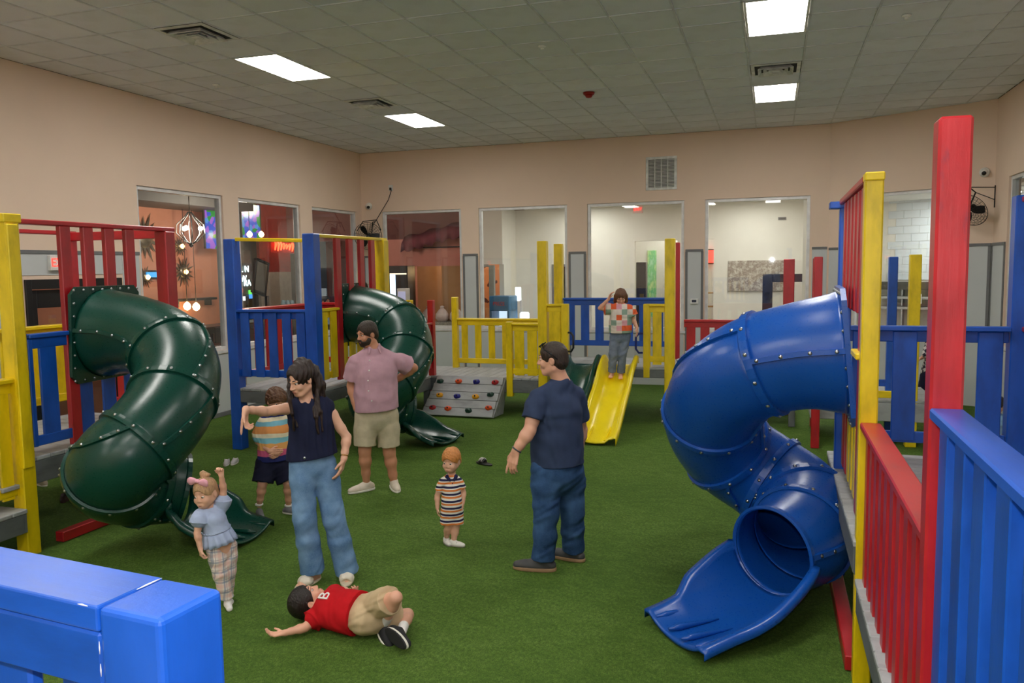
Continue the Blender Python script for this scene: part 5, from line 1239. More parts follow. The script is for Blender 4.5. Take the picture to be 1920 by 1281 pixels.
        def ball(r, n=10):
            bm = bmesh.new(); bmesh.ops.create_uvsphere(bm, u_segments=n, v_segments=max(6, n // 2 + 2), radius=1); me = bm_mesh(bm, 'ball', True); me.transform(M3 @ Matrix.Diagonal((*r, 1))); return me
        def put(name, P, r, mat, lab=None, par=None): me = ball([x * hs for x in r]); me.transform(Matrix.Translation(P)); return s.add(name, me, mat, par, lab)
        for x in (-1, 1):
            if eyes:
                e = put('eye', A(x * .032, .0772, .006), (.0130, .0098, .0072 + .0012 * ch), eye); put('iris', A(x * .032 + gaze * .0030, .0843, .0058), (.0064 + .0008 * ch, .0034, .0064 + .0010 * ch), iris, par=e)
            v = [A(x * (.050 - .036 * t), float(np.interp(t, (0, .25, .5, .75, 1), (.072, .080, .0855, .0885, .090) if ch < .8 else (.063, .073, .080, .085, .087))), .026 + .006 * ch + .005 * ch * (t - .5) + .008 * math.sin(PI * (.25 + .6 * t))) for t in (0, .25, .5, .75, 1)]
            s.add('eyebrow', tube_mesh(v, [x * hs * (1 - .55 * ch) for x in (.0020, .0038, .0044, .0042, .0026)], 6), bro)
        put('lips', A(0, .0935, -.0605), (.021, .0065, .0078), lip)
    def neck(s, r=.052): S = s.body; k = s.s; S.cap(s.J['neck'] - np.array([0, 0, .02]) * k, s.hc - s.HF[2] * .06 * s.hs - s.HF[1] * .018 * s.hs, r * 1.12 * k, r * k, .03 * k)
    def foot(s, a, d, L=.25, h=.0):
        d = _n(d); an = s.J[a + 'a']; z0 = an[2] - .075 * L / .25 if h == 0 else h; S = s.body; q = L / .25; heel = np.array([an[0], an[1], z0 + .034 * q]) - d * .035 * q; ball = heel + d * .165 * q; toe = heel + d * .215 * q
        heel[2] = z0 + .036 * q; ball[2] = z0 + .028 * q; toe[2] = z0 + .020 * q; S.cap(an, heel, .034 * q, .034 * q, .02); S.cap(an, ball, .034 * q, .026 * q, .03); S.cap(heel, ball, .032 * q, .034 * q, .02)
        side = np.cross(d, [0, 0, 1])
        for i, o in enumerate((-.03, -.014, .001, .015, .028)):
            b = ball + side * o * q; S.cap(b, toe + side * o * 1.08 * q - d * (abs(i - (1 if a == 'r' else 3)) * .007 * q), .013 * q, .0105 * q, .004)
    def shoe(s, a, d, L, mat, sole, lab='shoe', tall=.0, z0=None, toe_open=False, sole_t=.022, up=None, w=1.0):
        """closed shoe around the ankle joint, pointing along d"""
        d = _n(d); an = s.J[a + 'a']; q = L / .28; up = np.array([0, 0, 1.0]) if up is None else _n(up); side = np.cross(d, up); F = np.array([side, d, up])
        base = an - up * (an @ up) + up * (0 if z0 is None else z0) if z0 is not None else an - up * .085 * q
        S = SDF(max(.0045, s.vox * .8)); heel = base - d * .055 * q + up * .042 * q; ball = base + d * .13 * q + up * .036 * q; toe = base + d * .185 * q + up * .032 * q
        S.ell(base + d * .06 * q + up * .030 * q, np.array([.045 * w, .145, .036]) * q, F, .02); S.cap(heel, base + up * .06 * q - d * .01 * q, .036 * q, .038 * q, .02); S.cap(base + up * (.07 + tall) * q - d * .005 * q, base + d * .08 * q + up * .045 * q, .040 * q, .034 * q, .025); S.cap(ball, toe, .036 * q, .026 * q, .02)
        S.cut(base + up * sole_t * .8 * q, -up); o = s.add('shoe', S.mesh('shoe'), mat, None, lab)
        S = SDF(max(.0045, s.vox * .8)); S.ell(base + d * .065 * q + up * .012 * q, np.array([.050 * w, .150, .05]) * q, F, .01); S.cap(heel - up * .03 * q, base + up * .012 * q, .040 * q, .045 * q, .02); S.cut(base + up * sole_t * q, up); S.cut(base + up * .001, -up)
        s.add('sole', S.mesh('sole'), sole, o); return o
    def tube(s, name, pts, r, mat, n=8, par=None, lab=None): return s.add(name, tube_mesh([Vector(p) for p in pts], r, n), mat, par, lab)
    def finish(s): return s.add('body', s.body.mesh('body'), s.skin)
# ------------------------------------------------------------------ clothing and hair builders
def hair_cap(p, mat, grow=.010, low=-.045, face=1.0, vox=None, amp=.003, f=2.2, seed=1.0, extra=None, fringe=0.0, ears=True, tilt=.6):
    S = SDF(vox or max(.004, p.vox * .8)); A, hs, F = p.A, p.hs, p.HF
    S.ell(A(0, -.014, .032), np.array([.079 + grow, .098 + grow, .089 + grow]) * hs, F, .02 * hs)
    S.ell(A(0, -.05, -.03), np.array([.068 + grow * .6, .058 + grow, .06]) * hs, F, .03 * hs)
    S.cut(A(0, -.02, low), -F[2] * .8 + F[1] * tilt)
    if face: S.ell(A(0, .112, -.012 - fringe), np.array([.066, .066, .078 * face]) * hs, F, .012 * hs, True)
    if ears:
        for x in (-1, 1): S.ell(A(x * .088, -.002, -.018), np.array([.022, .024, .034]) * hs, F, .008 * hs, True)
    me = S.mesh('hair', wrinkle(amp * hs, f / hs, seed)); o = p.add('hair', me, mat); return o
def pants(p, mat, g=.014, t1=1.95, w=1.0, prof=None, belly=0, hipg=None, waist_t=.14, q=1.18, wr=.004, name='trousers', seed=2.0, vert=0.0, hipw=1.0, cuts=()):
    S = SDF(p.vox); J = p.J; k = p.s; F = p.torso_frame(); pc = (J['lh'] + J['rh']) / 2; ax = (J['ls'] + J['rs']) / 2 - pc; hg = g if hipg is None else hipg
    S.ecap(pc - ax * .02 - F[1] * .012 * k, pc + ax * waist_t, .158 * k * hipw + hg, .148 * k * hipw + hg, F, q, .05 * k)
    for x in 'lr': S.ell(p.J[x + 'h'] * .8 + pc * .2 - F[1] * .055 * k + ax * -.02, np.array([.075, .075, .085]) * k + g * .6, F, .05 * k); p.leg(S, x, g, 0, t1, w, prof=prof)
    up = _n(ax); S.cut(pc + ax * (waist_t + .03), up)
    for c, n in cuts: S.cut(c, n)
    for x in 'lr':
        if t1 < 2:
            a, b = (J[x + 'h'], J[x + 'k']) if t1 <= 1 else (J[x + 'k'], J[x + 'a'])
    return p.add(name, S.mesh(name, wrinkle(wr, .8 / max(.5, k), seed, vert)), mat)
def shirt(p, mat, g=.014, sl=.62, hem=None, w=1.0, q=1.4, belly=0, chest=.168, waist=.14, hip=.158, wr=.004, seed=.5, flare=.02, sw=1.0, name='shirt', vert=0, neck=.066, sg=None, collar=0, cuts=(), shoulders=True):
    S = SDF(p.vox); p.torso(S, g, w, q, belly, chest, waist, hip)
    if sl > 0:
        for a in 'lr': p.arm(S, a, (g if sg is None else sg), 0, sl, sw, flare)
    if hem is not None: S.cut(*hem)
    for c, n in cuts: S.cut(c, n)
    J = p.J; F = p.torso_frame(); n0 = J['neck'] + F[1] * .012 * p.s
    S.ell(n0 + F[2] * .03 * p.s, np.array([neck, neck * 1.05, .055]) * p.s, F, .01, True)
    return p.add(name, S.mesh(name, wrinkle(wr, .8 / max(.5, p.s), seed, vert)), mat)
def ring(p, c, ax, r, t, mat, name, parent=None, lab=None):
    a = _n(ax); e = _n(np.cross(a, [.3, .5, .8])); b = np.cross(a, e); pts = [np.asarray(c) + (e * math.cos(k * PI / 8) + b * math.sin(k * PI / 8)) * r for k in range(16)]
    return p.add(name, tube_mesh([Vector(x) for x in pts], t, 6, True), mat, parent, lab)
def dot(p, c, r, mat, name, n=(0, -1, 0), parent=None, lab=None): 
    me = lathe_mesh([(r, 0), (r, r * .35), (r * .6, r * .5)], 10); me.transform(Matrix.Translation(c) @ frame(Vector(n).orthogonal(), n)); return p.add(name, me, mat, parent, lab)
white_rub = plain('white_rubber_sole', (226, 222, 212), .6); fair = skin_mat('fair_skin', (226, 172, 146)); tanned = skin_mat('tanned_skin', (206, 146, 116)); rosy = skin_mat('rosy_skin', (228, 178, 152))
def denim(name, rgb, light): 
    t = NT(name); co = t.coord(); n = t.noise(co, 5, 5, .6); w = t.noise(t.mapping(co, (420, 420, 120)), 1.0, 2); c = srgb(*rgb); l = srgb(*light)
    b = t.ramp(n, [(.35, c), (.68, l)]); b = t.mix(t.ramp(w, [(.4, (0, 0, 0)), (.62, (.35, .35, .35))]), b, l); t.set(Base_Color=b, Roughness=.85); t.b.inputs['Specular IOR Level'].default_value = .15; t.bump(w, .25, .003); MATS[name] = t.m; return t.m

# ------------------------------------------------------------------ 1 man in navy T-shirt seen from behind at the right of the middle
def man_navy():
    g = at_z(1040, 1064); p = Person('man in navy T-shirt and dark jeans seen from behind, sunglasses on his head', g[0], g[1], 1.03, fair, .0052); X = p.px
    p.set(neck=X(1053, 716, .02), ls=X(1010, 746, -.11), rs=X(1078, 742, .13), le=X(993, 808, -.20), lw=X(967, 846, -.22), re=X(1090, 806, .24), rw=X(1084, 850, .27), lh=X(1024, 880, -.07), rh=X(1066, 878, .07), lk=X(1024, 968, -.09), rk=X(1073, 962, .10), la=X(1018, 1052, -.06), ra=X(1075, 1036, .16))
    p.torso(p.body, 0, 1.1, 1.3, .4)
    for a in 'lr': p.arm(p.body, a, 0, w=1.12); p.leg(p.body, a, 0, w=1.05)
    p.head(X(1036, 673, .0), (-.93, .22, -.10), (.05, 0, 1), 1.06, brow=(60, 44, 34)); p.neck(.058)
    p.hand('l', (-.30, -.1, -1), (.55, .75, -.1), .45, .19, point=.15); p.hand('r', (-.1, .1, -1), (-.4, -.9, 0), .6, .19)
    p.finish()
    hair_cap(p, hair_mat('dark_brown_crop', (52, 38, 30)), .006, -.062, 1.0, amp=.0015, f=4, tilt=.5)
    sh = shirt(p, cloth_mat('navy_jersey', (50, 62, 90)), .017, .66, ((X(1040, 868, 0)), (0, 0, -1)), 1.13, 1.22, .35, hip=.165, waist=.158, chest=.176, flare=.03, sw=1.1, wr=.006)
    dj = denim('dark_indigo_denim', (28, 52, 90), (66, 98, 140)); tr = pants(p, dj, .016, 1.93, 1.08, [(0, .092), (.3, .092), (.8, .074), (1.0, .068), (1.4, .066), (2, .066)], hipw=1.05, wr=.006)
    F = p.torso_frame(); c0 = X(1030, 880, -.16)
    boot = plain('dark_grey_boot_leather', (62, 62, 64), .55, var=.2); sole = plain('tan_boot_sole', (150, 120, 88), .6)
    p.shoe('l', (-.96, .12, 0), .31, boot, sole, tall=.02, z0=0.0, sole_t=.026); p.shoe('r', (-.88, .42, 0), .30, boot, sole, tall=.02, z0=0.0, sole_t=.026)
    ring(p, p.J['lw'] * .93 + p.J['le'] * .07, p.J['lw'] - p.J['le'], .036, .006, plain('grey_watch_strap', (70, 74, 80), .4), 'watch', lab='grey wrist band')
    blk = plain('sunglass_black', (18, 18, 20), .2)
    A = p.A; v = [A(x, y, z) for x, y, z in ((-.095, -.06, .0), (-.098, -.01, .05), (-.085, .05, .088), (0, .085, .098), (.085, .05, .088), (.098, -.01, .05), (.095, -.06, .0))]
    gl = p.tube('sunglasses', v, .0042, blk, 6, lab='black sunglasses pushed up on the head')
    for x in (-1, 1): me = lathe_mesh([(.024, 0), (.026, .004), (.024, .007)], 14); me.transform(Matrix.Translation(A(x * .035, .062, .106)) @ frame(p.HF[0], _n(p.HF[1] * .6 + p.HF[2] * .8))); p.add('lens', me, blk, gl)
    bp = X(1052, 925, -.04)
    for x, y in ((1028, 912), (1066, 910)):
        c = X(x, y, -.215 if x < 1050 else -.10)
    return p
man_navy()

# ------------------------------------------------------------------ 2 woman pointing
def woman():
    g = at_z(614, 1090); p = Person('woman with long dark hair in a navy sleeveless top and blue jeans, pointing down', g[0], g[1], .965, rosy, .0052); X = p.px
    p.set(neck=X(577, 755, .03), rs=X(548, 765, .02), ls=X(614, 764, .06), re=X(500, 772, -.16), rw=X(461, 768, -.36), le=X(650, 820, .04), lw=X(645, 860, -.04), rh=X(566, 872, .01), lh=X(607, 872, .05), rk=X(571, 972, -.03), lk=X(627, 975, .0), ra=X(587, 1074, .03), la=X(652, 1076, .03))
    p.torso(p.body, 0, .90, 1.4, 0, hip=.165, waist=.128, chest=.155)
    for a in 'lr': p.arm(p.body, a, 0, w=.84); p.leg(p.body, a, 0, w=.95)
    p.head(X(563, 711, -.02), (-.62, -.62, -.38), (-.05, -.05, 1), .98, brow=(40, 28, 24)); p.neck(.046)
    p.hand('r', (-.16, -.05, -1), (.9, -.35, -.1), .95, .172, point=.06); p.hand('l', (-.30, -.15, -1), (-.9, .3, .1), .4, .172)
    for a, d in (('r', (-.62, -.75, 0)), ('l', (-.12, -1, 0))): p.foot(a, d, .235)
    p.finish()
    A = p.A; hm_ = hair_mat('long_dark_brown_hair', (44, 28, 24)); S = SDF(.005); F = p.HF; hs = p.hs
    S.ell(A(0, -.016, .032), np.array([.090, .108, .098]) * hs, F, .02); S.ell(A(0, .112, -.008), np.array([.058, .062, .100]), F, .012, True)
    def lock(pts, r0, r1):
        q = [np.asarray(x, float) for x in pts]
        for i in range(len(q) - 1): S.cap(q[i], q[i + 1], r0 + (r1 - r0) * i / (len(q) - 1), r0 + (r1 - r0) * (i + 1) / (len(q) - 1), .014)
    lock([X(566, 688, .07), X(580, 728, .12), X(588, 765, .14), X(592, 806, .13)], .072, .036)
    lock([X(557, 683, -.02), X(546, 700, -.05), X(541, 725, -.07), X(543, 750, -.09), X(548, 776, -.10), X(552, 806, -.085)], .021, .009)
    lock([X(548, 700, .02), X(546, 730, .03), X(550, 760, .0), X(557, 800, -.085)], .028, .010)
    lock([X(578, 681, .0), X(592, 700, .02), X(597, 725, .01), X(594, 748, -.02), X(600, 772, -.065), X(605, 808, -.075)], .030, .009)
    lock([X(588, 692, .05), X(602, 722, .06), X(606, 755, .05), X(611, 802, .0)], .040, .012)
    lock([X(588, 760, -.03), X(592, 782, -.09), X(597, 812, -.09)], .022, .008)
    p.add('hair', S.mesh('hair', lambda P: -.0028 * (np.sin(150 * P[..., 0] + 90 * P[..., 1] + 2.6 * np.sin(22 * P[..., 2])) + .7 * np.sin(30 * P[..., 2] + 40 * P[..., 0]))), hm_)
    nv = cloth_mat('navy_pleated_cotton', (30, 34, 60)); S = SDF(.005); p.torso(S, .020, .92, 1.35, 0, hip=.185, waist=.15, chest=.162, yoke=.70); hem = X(585, 857, 0)
    S.cut(hem, _n(np.array([.10, .0, -1.0])))
    for a in 'lr': S.cap(p.J[a + 's'] * .9 + p.J['neck'] * .1 + np.array([0, .0, -.10]), p.J[a + 's'] * .72 + p.J['neck'] * .28 + np.array([0, 0, .01]), .040, .046, .03)
    S.ell(p.J['neck'] + np.array([-.01, -.02, .02]), np.array([.058, .06, .05]), None, .01, True)
    p.add('top', S.mesh('top', wrinkle(.004, 1.0, .3, .75)), nv)
    bj = denim('mid_blue_denim', (70, 106, 152), (126, 160, 198)); pants(p, bj, .013, 1.96, 1.0, [(0, .086), (.3, .084), (.8, .072), (1.0, .070), (1.4, .074), (2, .082)], hipw=.90, wr=.0045, seed=3.0)
    dot(p, X(571, 859, -.150), .010, bolt_steel, 'button')
    wl = plain('white_padded_slide', (222, 212, 196), .6); sl2 = plain('cream_slide_sole', (206, 192, 168), .6)
    for a, d in (('r', (-.62, -.75, 0)), ('l', (-.12, -1, 0))):
        d = _n(d); an = p.J[a + 'a']; base = np.array([an[0], an[1], 0.0]); side = np.cross(d, [0, 0, 1.]); Fs = np.array([side, d, [0, 0, 1.]])
        S = SDF(.0045); S.ell(base + d * .06 + np.array([0, 0, .008]), np.array([.052, .140, .05]), Fs, .01); S.cut(base + np.array([0, 0, .018]), (0, 0, 1)); S.cut(base + np.array([0, 0, .001]), (0, 0, -1)); so = p.add('sole', S.mesh('sole'), sl2)
        S = SDF(.0045); S.ell(base + d * .085 + np.array([0, 0, .030]), np.array([.058, .062, .048]), Fs, .01); S.cut(base + np.array([0, 0, .014]), (0, 0, -1)); S.ell(base + d * .165 + np.array([0, 0, .02]), np.array([.04, .05, .026]), Fs, .006, True)
        p.add('sandal_strap', S.mesh('sandal_strap', wrinkle(.003, 2.5, 1.0)), wl, None, 'white padded strap')
    gold = plain('gold_bracelet', (206, 160, 70), .25, metal=1.0); ring(p, p.J['lw'] * .88 + p.J['le'] * .12, p.J['lw'] - p.J['le'], .029, .0032, gold, 'bracelet', lab='thin gold bracelet')
    return p
woman()

# ------------------------------------------------------------------ 3 bearded man in the pink shirt
def man_pink():
    g = at_z(708, 920); p = Person('bearded man in a dusty pink short-sleeved shirt and beige shorts, hands behind him', g[0], g[1], 1.04, tanned, .0055); X = p.px
    p.set(neck=X(700, 653, .02), rs=X(666, 679, .0), ls=X(740, 675, .06), re=X(659, 724, .06), rw=X(668, 766, .0), le=X(775, 690, .17), lw=X(742, 714, .24), rh=X(686, 778, .0), lh=X(726, 776, .03), rk=X(684, 846, -.02), lk=X(730, 848, .02), ra=X(687, 905, .03), la=X(739, 907, .06))
    p.torso(p.body, 0, 1.06, 1.3, .25)
    for a in 'lr': p.arm(p.body, a, 0, w=1.12); p.leg(p.body, a, 0, w=1.05)
    p.head(X(688, 626, .0), (-.80, -.55, -.22), (0, 0, 1), 1.06, brow=(50, 36, 28), gaze=-.6); p.neck(.06)
    p.hand('r', (.35, .1, -1), (.8, .4, 0), .4, .19); p.hand('l', (-.95, .2, -.35), (.2, 1, 0), .5, .19)
    p.finish(); hm_ = hair_mat('dark_brown_crop', (52, 38, 30)); hair_cap(p, hm_, .009, -.05, 1.0, amp=.002, f=3, tilt=.55)
    A, F, hs = p.A, p.HF, p.hs; S = SDF(.0045); S.ell(A(0, .028, -.058), np.array([.070, .076, .066]) * hs, F, .02); S.ell(A(0, .066, -.094), np.array([.034, .032, .026]) * hs, F, .02)
    for x in (-1, 1): S.ell(A(x * .05, .085, -.015), np.array([.038, .045, .042]) * hs, F, .01, True)
    S.ell(A(0, .115, -.062), np.array([.020, .024, .009]) * hs, F, .004, True); S.ell(A(0, .12, -.01), np.array([.02, .05, .036]) * hs, F, .006, True); S.cut(A(0, -.015, 0), -F[1]); S.cut(A(0, .0, -.012), F[2])
    p.add('beard', S.mesh('beard', wrinkle(.0015, 5, 1)), hm_)
    pk = cloth_mat('dusty_pink_chambray', (186, 142, 158), weave=700, second=(206, 174, 186)); hemp = X(705, 768, 0)
    shirt(p, pk, .020, .70, (hemp, _n(np.array([.06, 0, -1]))), 1.14, 1.18, .6, hip=.172, waist=.164, chest=.176, flare=.05, sw=1.1, wr=.0065, seed=1.4, neck=.062)
    Ft = p.torso_frame(); n0 = p.J['neck']
    for x in (-1, 1):
        S = SDF(.005); cp = [n0 - Ft[1] * .060 + Ft[2] * .040, n0 + Ft[0] * x * .062 - Ft[1] * .005 + Ft[2] * .034, n0 + Ft[0] * x * .048 + Ft[1] * .068 + Ft[2] * .005, n0 + Ft[0] * x * .060 + Ft[1] * .100 - Ft[2] * .045]
        for u, v, r0, r1 in zip(cp, cp[1:], (.013, .014, .016), (.014, .016, .009)): S.cap(u, v, r0, r1, .008)
        p.add('collar', S.mesh('collar'), pk)
    pearl = plain('white_button', (232, 228, 224), .3)
    front = lambda px, py, d: X(px, py, d)
    for px_, py_, dd in ((693, 676, -.185), (692, 695, -.205), (690, 714, -.225), (691, 733, -.235), (697, 752, -.225)): dot(p, front(px_, py_, dd), .008, pearl, 'button')
    kh = cloth_mat('beige_shorts_cotton', (190, 178, 152)); S = SDF(.0055); prof = [(0, .098), (.4, .096), (1, .092)]
    pants(p, kh, .018, .84, 1.0, prof, hipw=1.16, wr=.005, name='shorts', seed=4.0)
    loaf = plain('cream_canvas_loafer', (214, 202, 186), .8, var=.08); p.shoe('r', (-.85, -.5, 0), .29, loaf, white_rub, z0=0.0); p.shoe('l', (.15, -1, 0), .29, loaf, white_rub, z0=0.0)
    gold = plain('gold_bracelet', (206, 160, 70), .25, metal=1.0); ring(p, p.J['lw'] * .9 + p.J['le'] * .1, p.J['lw'] - p.J['le'], .034, .004, plain('brown_strap', (110, 74, 50), .5), 'wristband', lab='brown wrist band')
    return p
man_pink()

# ------------------------------------------------------------------ 4 ginger toddler in striped romper
def toddler():
    g = at_z(848, 1022); p = Person('ginger toddler in an orange, white and navy striped romper, looking left', g[0], g[1], .50, rosy, .0038); X = p.px
    p.set(neck=X(846, 893, .01), rs=X(829, 905, .0), ls=X(861, 903, .02), re=X(820, 930, .01), rw=X(820, 952, -.01), le=X(869, 924, .03), lw=X(868, 943, .0), rh=X(840, 960, .0), lh=X(855, 960, .02), rk=X(840, 990, .0), lk=X(854, 991, .0), ra=X(837, 1009, .06), la=X(850, 1017, -.02))
    p.torso(p.body, 0, 1.0, 1.1, .2, hip=.135, waist=.125, chest=.13)
    for a in 'lr': p.arm(p.body, a, 0, w=1.1); p.leg(p.body, a, 0, w=1.1)
    p.head(X(846, 864, .0), (-.42, -.85, -.22), (0, -.05, 1), .87, 1.0, brow=(190, 120, 60), gaze=-.5); p.neck(.06)
    p.hand('r', (0, -.1, -1), (1, .2, 0), .5, .085); p.hand('l', (0, -.2, -1), (-1, .2, 0), .6, .085); p.finish()
    hair_cap(p, hair_mat('ginger_hair', (210, 138, 76), .75, 1.2), .011, -.045, 1.0, amp=.004, f=2.0, fringe=.004)
    st = stripes_mat('romper_stripes', [(0, (232, 226, 218)), (.28, (222, 128, 62)), (.55, (232, 226, 218)), (.70, (40, 42, 76))], 2, .058)
    S = SDF(.0038); p.torso(S, .012, 1.0, 1.08, .3, hip=.15, waist=.135, chest=.135)
    for a in 'lr': p.arm(S, a, .007, 0, .60, 1.0, .016); p.leg(S, a, .014, 0, .72, 1.1, prof=[(0, .09), (1, .10)])
    Ft = p.torso_frame(); S.ell(p.J['neck'] + Ft[2] * .014, np.array([.033, .035, .03]), Ft, .006, True); p.add('romper', S.mesh('romper', wrinkle(.0025, 1.6, 2)), st)
    navy = cloth_mat('navy_collar', (36, 38, 74)); n0 = p.J['neck']
    for x in (-1, 1): S = SDF(.0035); S.cap(n0 + Ft[0] * x * .030 + Ft[2] * .006 - Ft[1] * .02, n0 + Ft[0] * x * .036 + Ft[1] * .02 + Ft[2] * .0, .014, .016, .01); S.cap(n0 + Ft[0] * x * .036 + Ft[1] * .02, n0 + Ft[0] * x * .018 + Ft[1] * .055 - Ft[2] * .022, .017, .010, .01); p.add('collar', S.mesh('collar'), navy)
    for k in range(2): dot(p, n0 + Ft[1] * (.070 + .006 * k) - Ft[2] * (.045 + .03 * k), .005, navy, 'button', Ft[1])
    sw = plain('white_toddler_shoe', (224, 220, 214), .5); gs = plain('grey_toddler_sole', (150, 144, 136), .6)
    for a, d in (('r', (.25, -.9, 0)), ('l', (.88, -.5, 0))):
        o = p.shoe(a, d, .145, sw, gs, z0=0.0, w=1.15); d = _n(d); an = p.J[a + 'a']; b = np.array([an[0], an[1], 0.]); sd = np.cross(d, [0, 0, 1.])
        for k in range(3):
            for s_ in (-1, 1): p.add('stripe', tube_mesh([Vector(b + d * (.028 + .014 * k) + sd * s_ * .024 + np.array([0, 0, .016])), Vector(b + d * (.020 + .014 * k) + sd * s_ * .0215 + np.array([0, 0, .030])), Vector(b + d * (.014 + .014 * k) + sd * s_ * .014 + np.array([0, 0, .040]))], .0028, 5), black, o)
    return p
toddler()

# ------------------------------------------------------------------ 5 small girl with pink bow
def bow_girl():
    g = at_z(424, 1136); p = Person('small girl with a pink bow, pale blue frilled top and plaid trousers, fist raised', g[0], g[1], .54, rosy, .0038); X = p.px
    p.set(neck=X(392, 956, .0), rs=X(375, 966, -.03), ls=X(416, 950, .03), re=X(370, 1000, -.05), rw=X(376, 1030, -.07), le=X(419, 918, .03), lw=X(415, 892, .0), rh=X(403, 1028, -.02), lh=X(428, 1024, .02), rk=X(413, 1075, -.03), lk=X(428, 1072, .02), ra=X(427, 1125, -.02), la=X(425, 1120, .09))
    p.torso(p.body, 0, 1.0, 1.15, .3, hip=.14, waist=.13, chest=.132)
    for a in 'lr': p.arm(p.body, a, 0, w=1.02); p.leg(p.body, a, 0, w=1.0)
    p.head(X(385, 925, .0), (-.55, -.78, -.22), (-.12, 0, 1), .88, 1.0, brow=(150, 110, 80), gaze=-.5); p.neck(.056)
    p.hand('r', (.05, -.1, -1), (.9, .3, 0), 1.0, .095); p.hand('l', (-.05, -.1, 1), (-.35, -.9, 0), 1.35, .095)
    p.finish(); hm_ = hair_mat('light_blond_hair', (192, 152, 114), .7, 1.2); A, F = p.A, p.HF
    o = hair_cap(p, hm_, .006, -.05, 1.0, amp=.0015, f=3.5)
    S = SDF(.004); S.cap(A(.0, -.03, .115), A(-.01, -.05, .142), .018, .022, .01); S.cap(A(-.01, -.05, .145), A(.03, -.06, .13), .020, .012, .01); p.add('topknot', S.mesh('topknot', wrinkle(.002, 4)), hm_)
    pkm = cloth_mat('pink_ribbon', (238, 172, 190), .5)
    S = SDF(.0036); b0 = A(0, .045, .128)
    for x, z_ in ((-1, .006), (1, -.012)):
        S.ell(b0 + F[0] * x * .040 + F[2] * z_, np.array([.036, .014, .024]), F, .006); S.ell(b0 + F[0] * x * .055 + F[2] * (z_ - .004), np.array([.022, .012, .030]), F, .01)
    S.ell(b0, np.array([.012, .016, .014]), F, .004); p.add('hair_bow', S.mesh('hair_bow', wrinkle(.002, 3)), pkm, None, 'pink hair bow')
    blu = cloth_mat('pale_blue_cotton', (168, 182, 214)); Ft = p.torso_frame(); pc = (p.J['lh'] + p.J['rh']) / 2; sc = (p.J['ls'] + p.J['rs']) / 2
    S = SDF(.0038); p.torso(S, .010, 1.0, 1.12, .2, chest=.138, waist=.135); 
    for a in 'lr': p.arm(S, a, .016, 0, .42, 1.1, .05)
    seam = pc * .52 + sc * .48; S.cut(seam - Ft[2] * .01, -Ft[2]); S.ell(p.J['neck'] + Ft[2] * .014, np.array([.036, .038, .03]), Ft, .006, True); p.add('top', S.mesh('top', wrinkle(.002, 2, 1)), blu)
    v = []; f = []; NR = 72
    for t, gr in ((0, 0), (.35, .012), (.7, .022), (1, .030)):
        for k in range(NR):
            a = 2 * PI * k / NR; w = 1 + (.07 * t + .02) * math.sin(a * 13) ; rx, ry = (.092 + gr * .8) * w, (.080 + gr * .8) * w; c = seam - (sc - pc) * (.36 * t) ; v.append(c + Ft[0] * math.cos(a) * rx + Ft[1] * math.sin(a) * ry)
    for r in range(3):
        for k in range(NR): l = (k + 1) % NR; f.append((r * NR + k, r * NR + l, (r + 1) * NR + l, (r + 1) * NR + k))
    me = mesh_py('peplum', v, f, True); pe = p.add('peplum', me, blu); so = pe.modifiers.new('thickness', 'SOLIDIFY'); so.thickness = .004
    p.add('ruffle', tube_mesh([Vector(seam + Ft[0] * math.cos(a) * (.093 + .003 * math.sin(26 * a)) + Ft[1] * math.sin(a) * (.081 + .003 * math.sin(26 * a)) + Ft[2] * .004 * math.sin(40 * a)) for a in np.linspace(0, 2 * PI, 97)[:-1]], .005, 5, True), blu)
    # plaid trousers
    t = NT('pastel_plaid'); co = t.coord(); sp = t.node('ShaderNodeSeparateXYZ'); t.link(co, sp.inputs[0]); base = srgb(226, 214, 206)
    def bandf(s, per, lo, hi, off=0): fr = t.math('FRACT', t.math('DIVIDE', t.math('ADD', s, off), per)); return t.math('MULTIPLY', t.math('GREATER_THAN', fr, lo), t.math('LESS_THAN', fr, hi))
    xy = t.math('ADD', sp.outputs[0], t.math('MULTIPLY', sp.outputs[1], .6)); c = base
    for s, off in ((sp.outputs[2], 0), (xy, .02)):
        c = t.mix(t.math('MULTIPLY', bandf(s, .075, .1, .42, off), .32), c, srgb(226, 164, 152)); c = t.mix(t.math('MULTIPLY', bandf(s, .075, .55, .72, off), .6), c, srgb(122, 136, 162)); c = t.mix(t.math('MULTIPLY', bandf(s, .075, .82, .88, off), .5), c, srgb(110, 110, 130))
    t.set(Base_Color=c, Roughness=.85); t.bump(t.noise(co, 260, 2), .2, .003)
    pants(p, t.m, .010, 1.92, 1.1, [(0, .086), (.4, .084), (1, .070), (1.5, .062), (2, .056)], hipw=.86, wr=.003, waist_t=.10, q=1.15)
    sock = cloth_mat('white_sock', (232, 228, 226))
    for a, d in (('r', (.1, -1, 0)), ('l', (.3, -1, 0))):
        d = _n(d); an = p.J[a + 'a']; b = np.array([an[0], an[1], .018 if a == 'r' else .02]); S = SDF(.0038); S.cap(an, b + d * .0, .027, .027, .01); S.cap(b + d * -.012, b + d * .085, .026, .022, .01); S.cut(b - np.array([0, 0, .017]), (0, 0, -1)); p.add('sock', S.mesh('sock'), sock)
    return p
bow_girl()

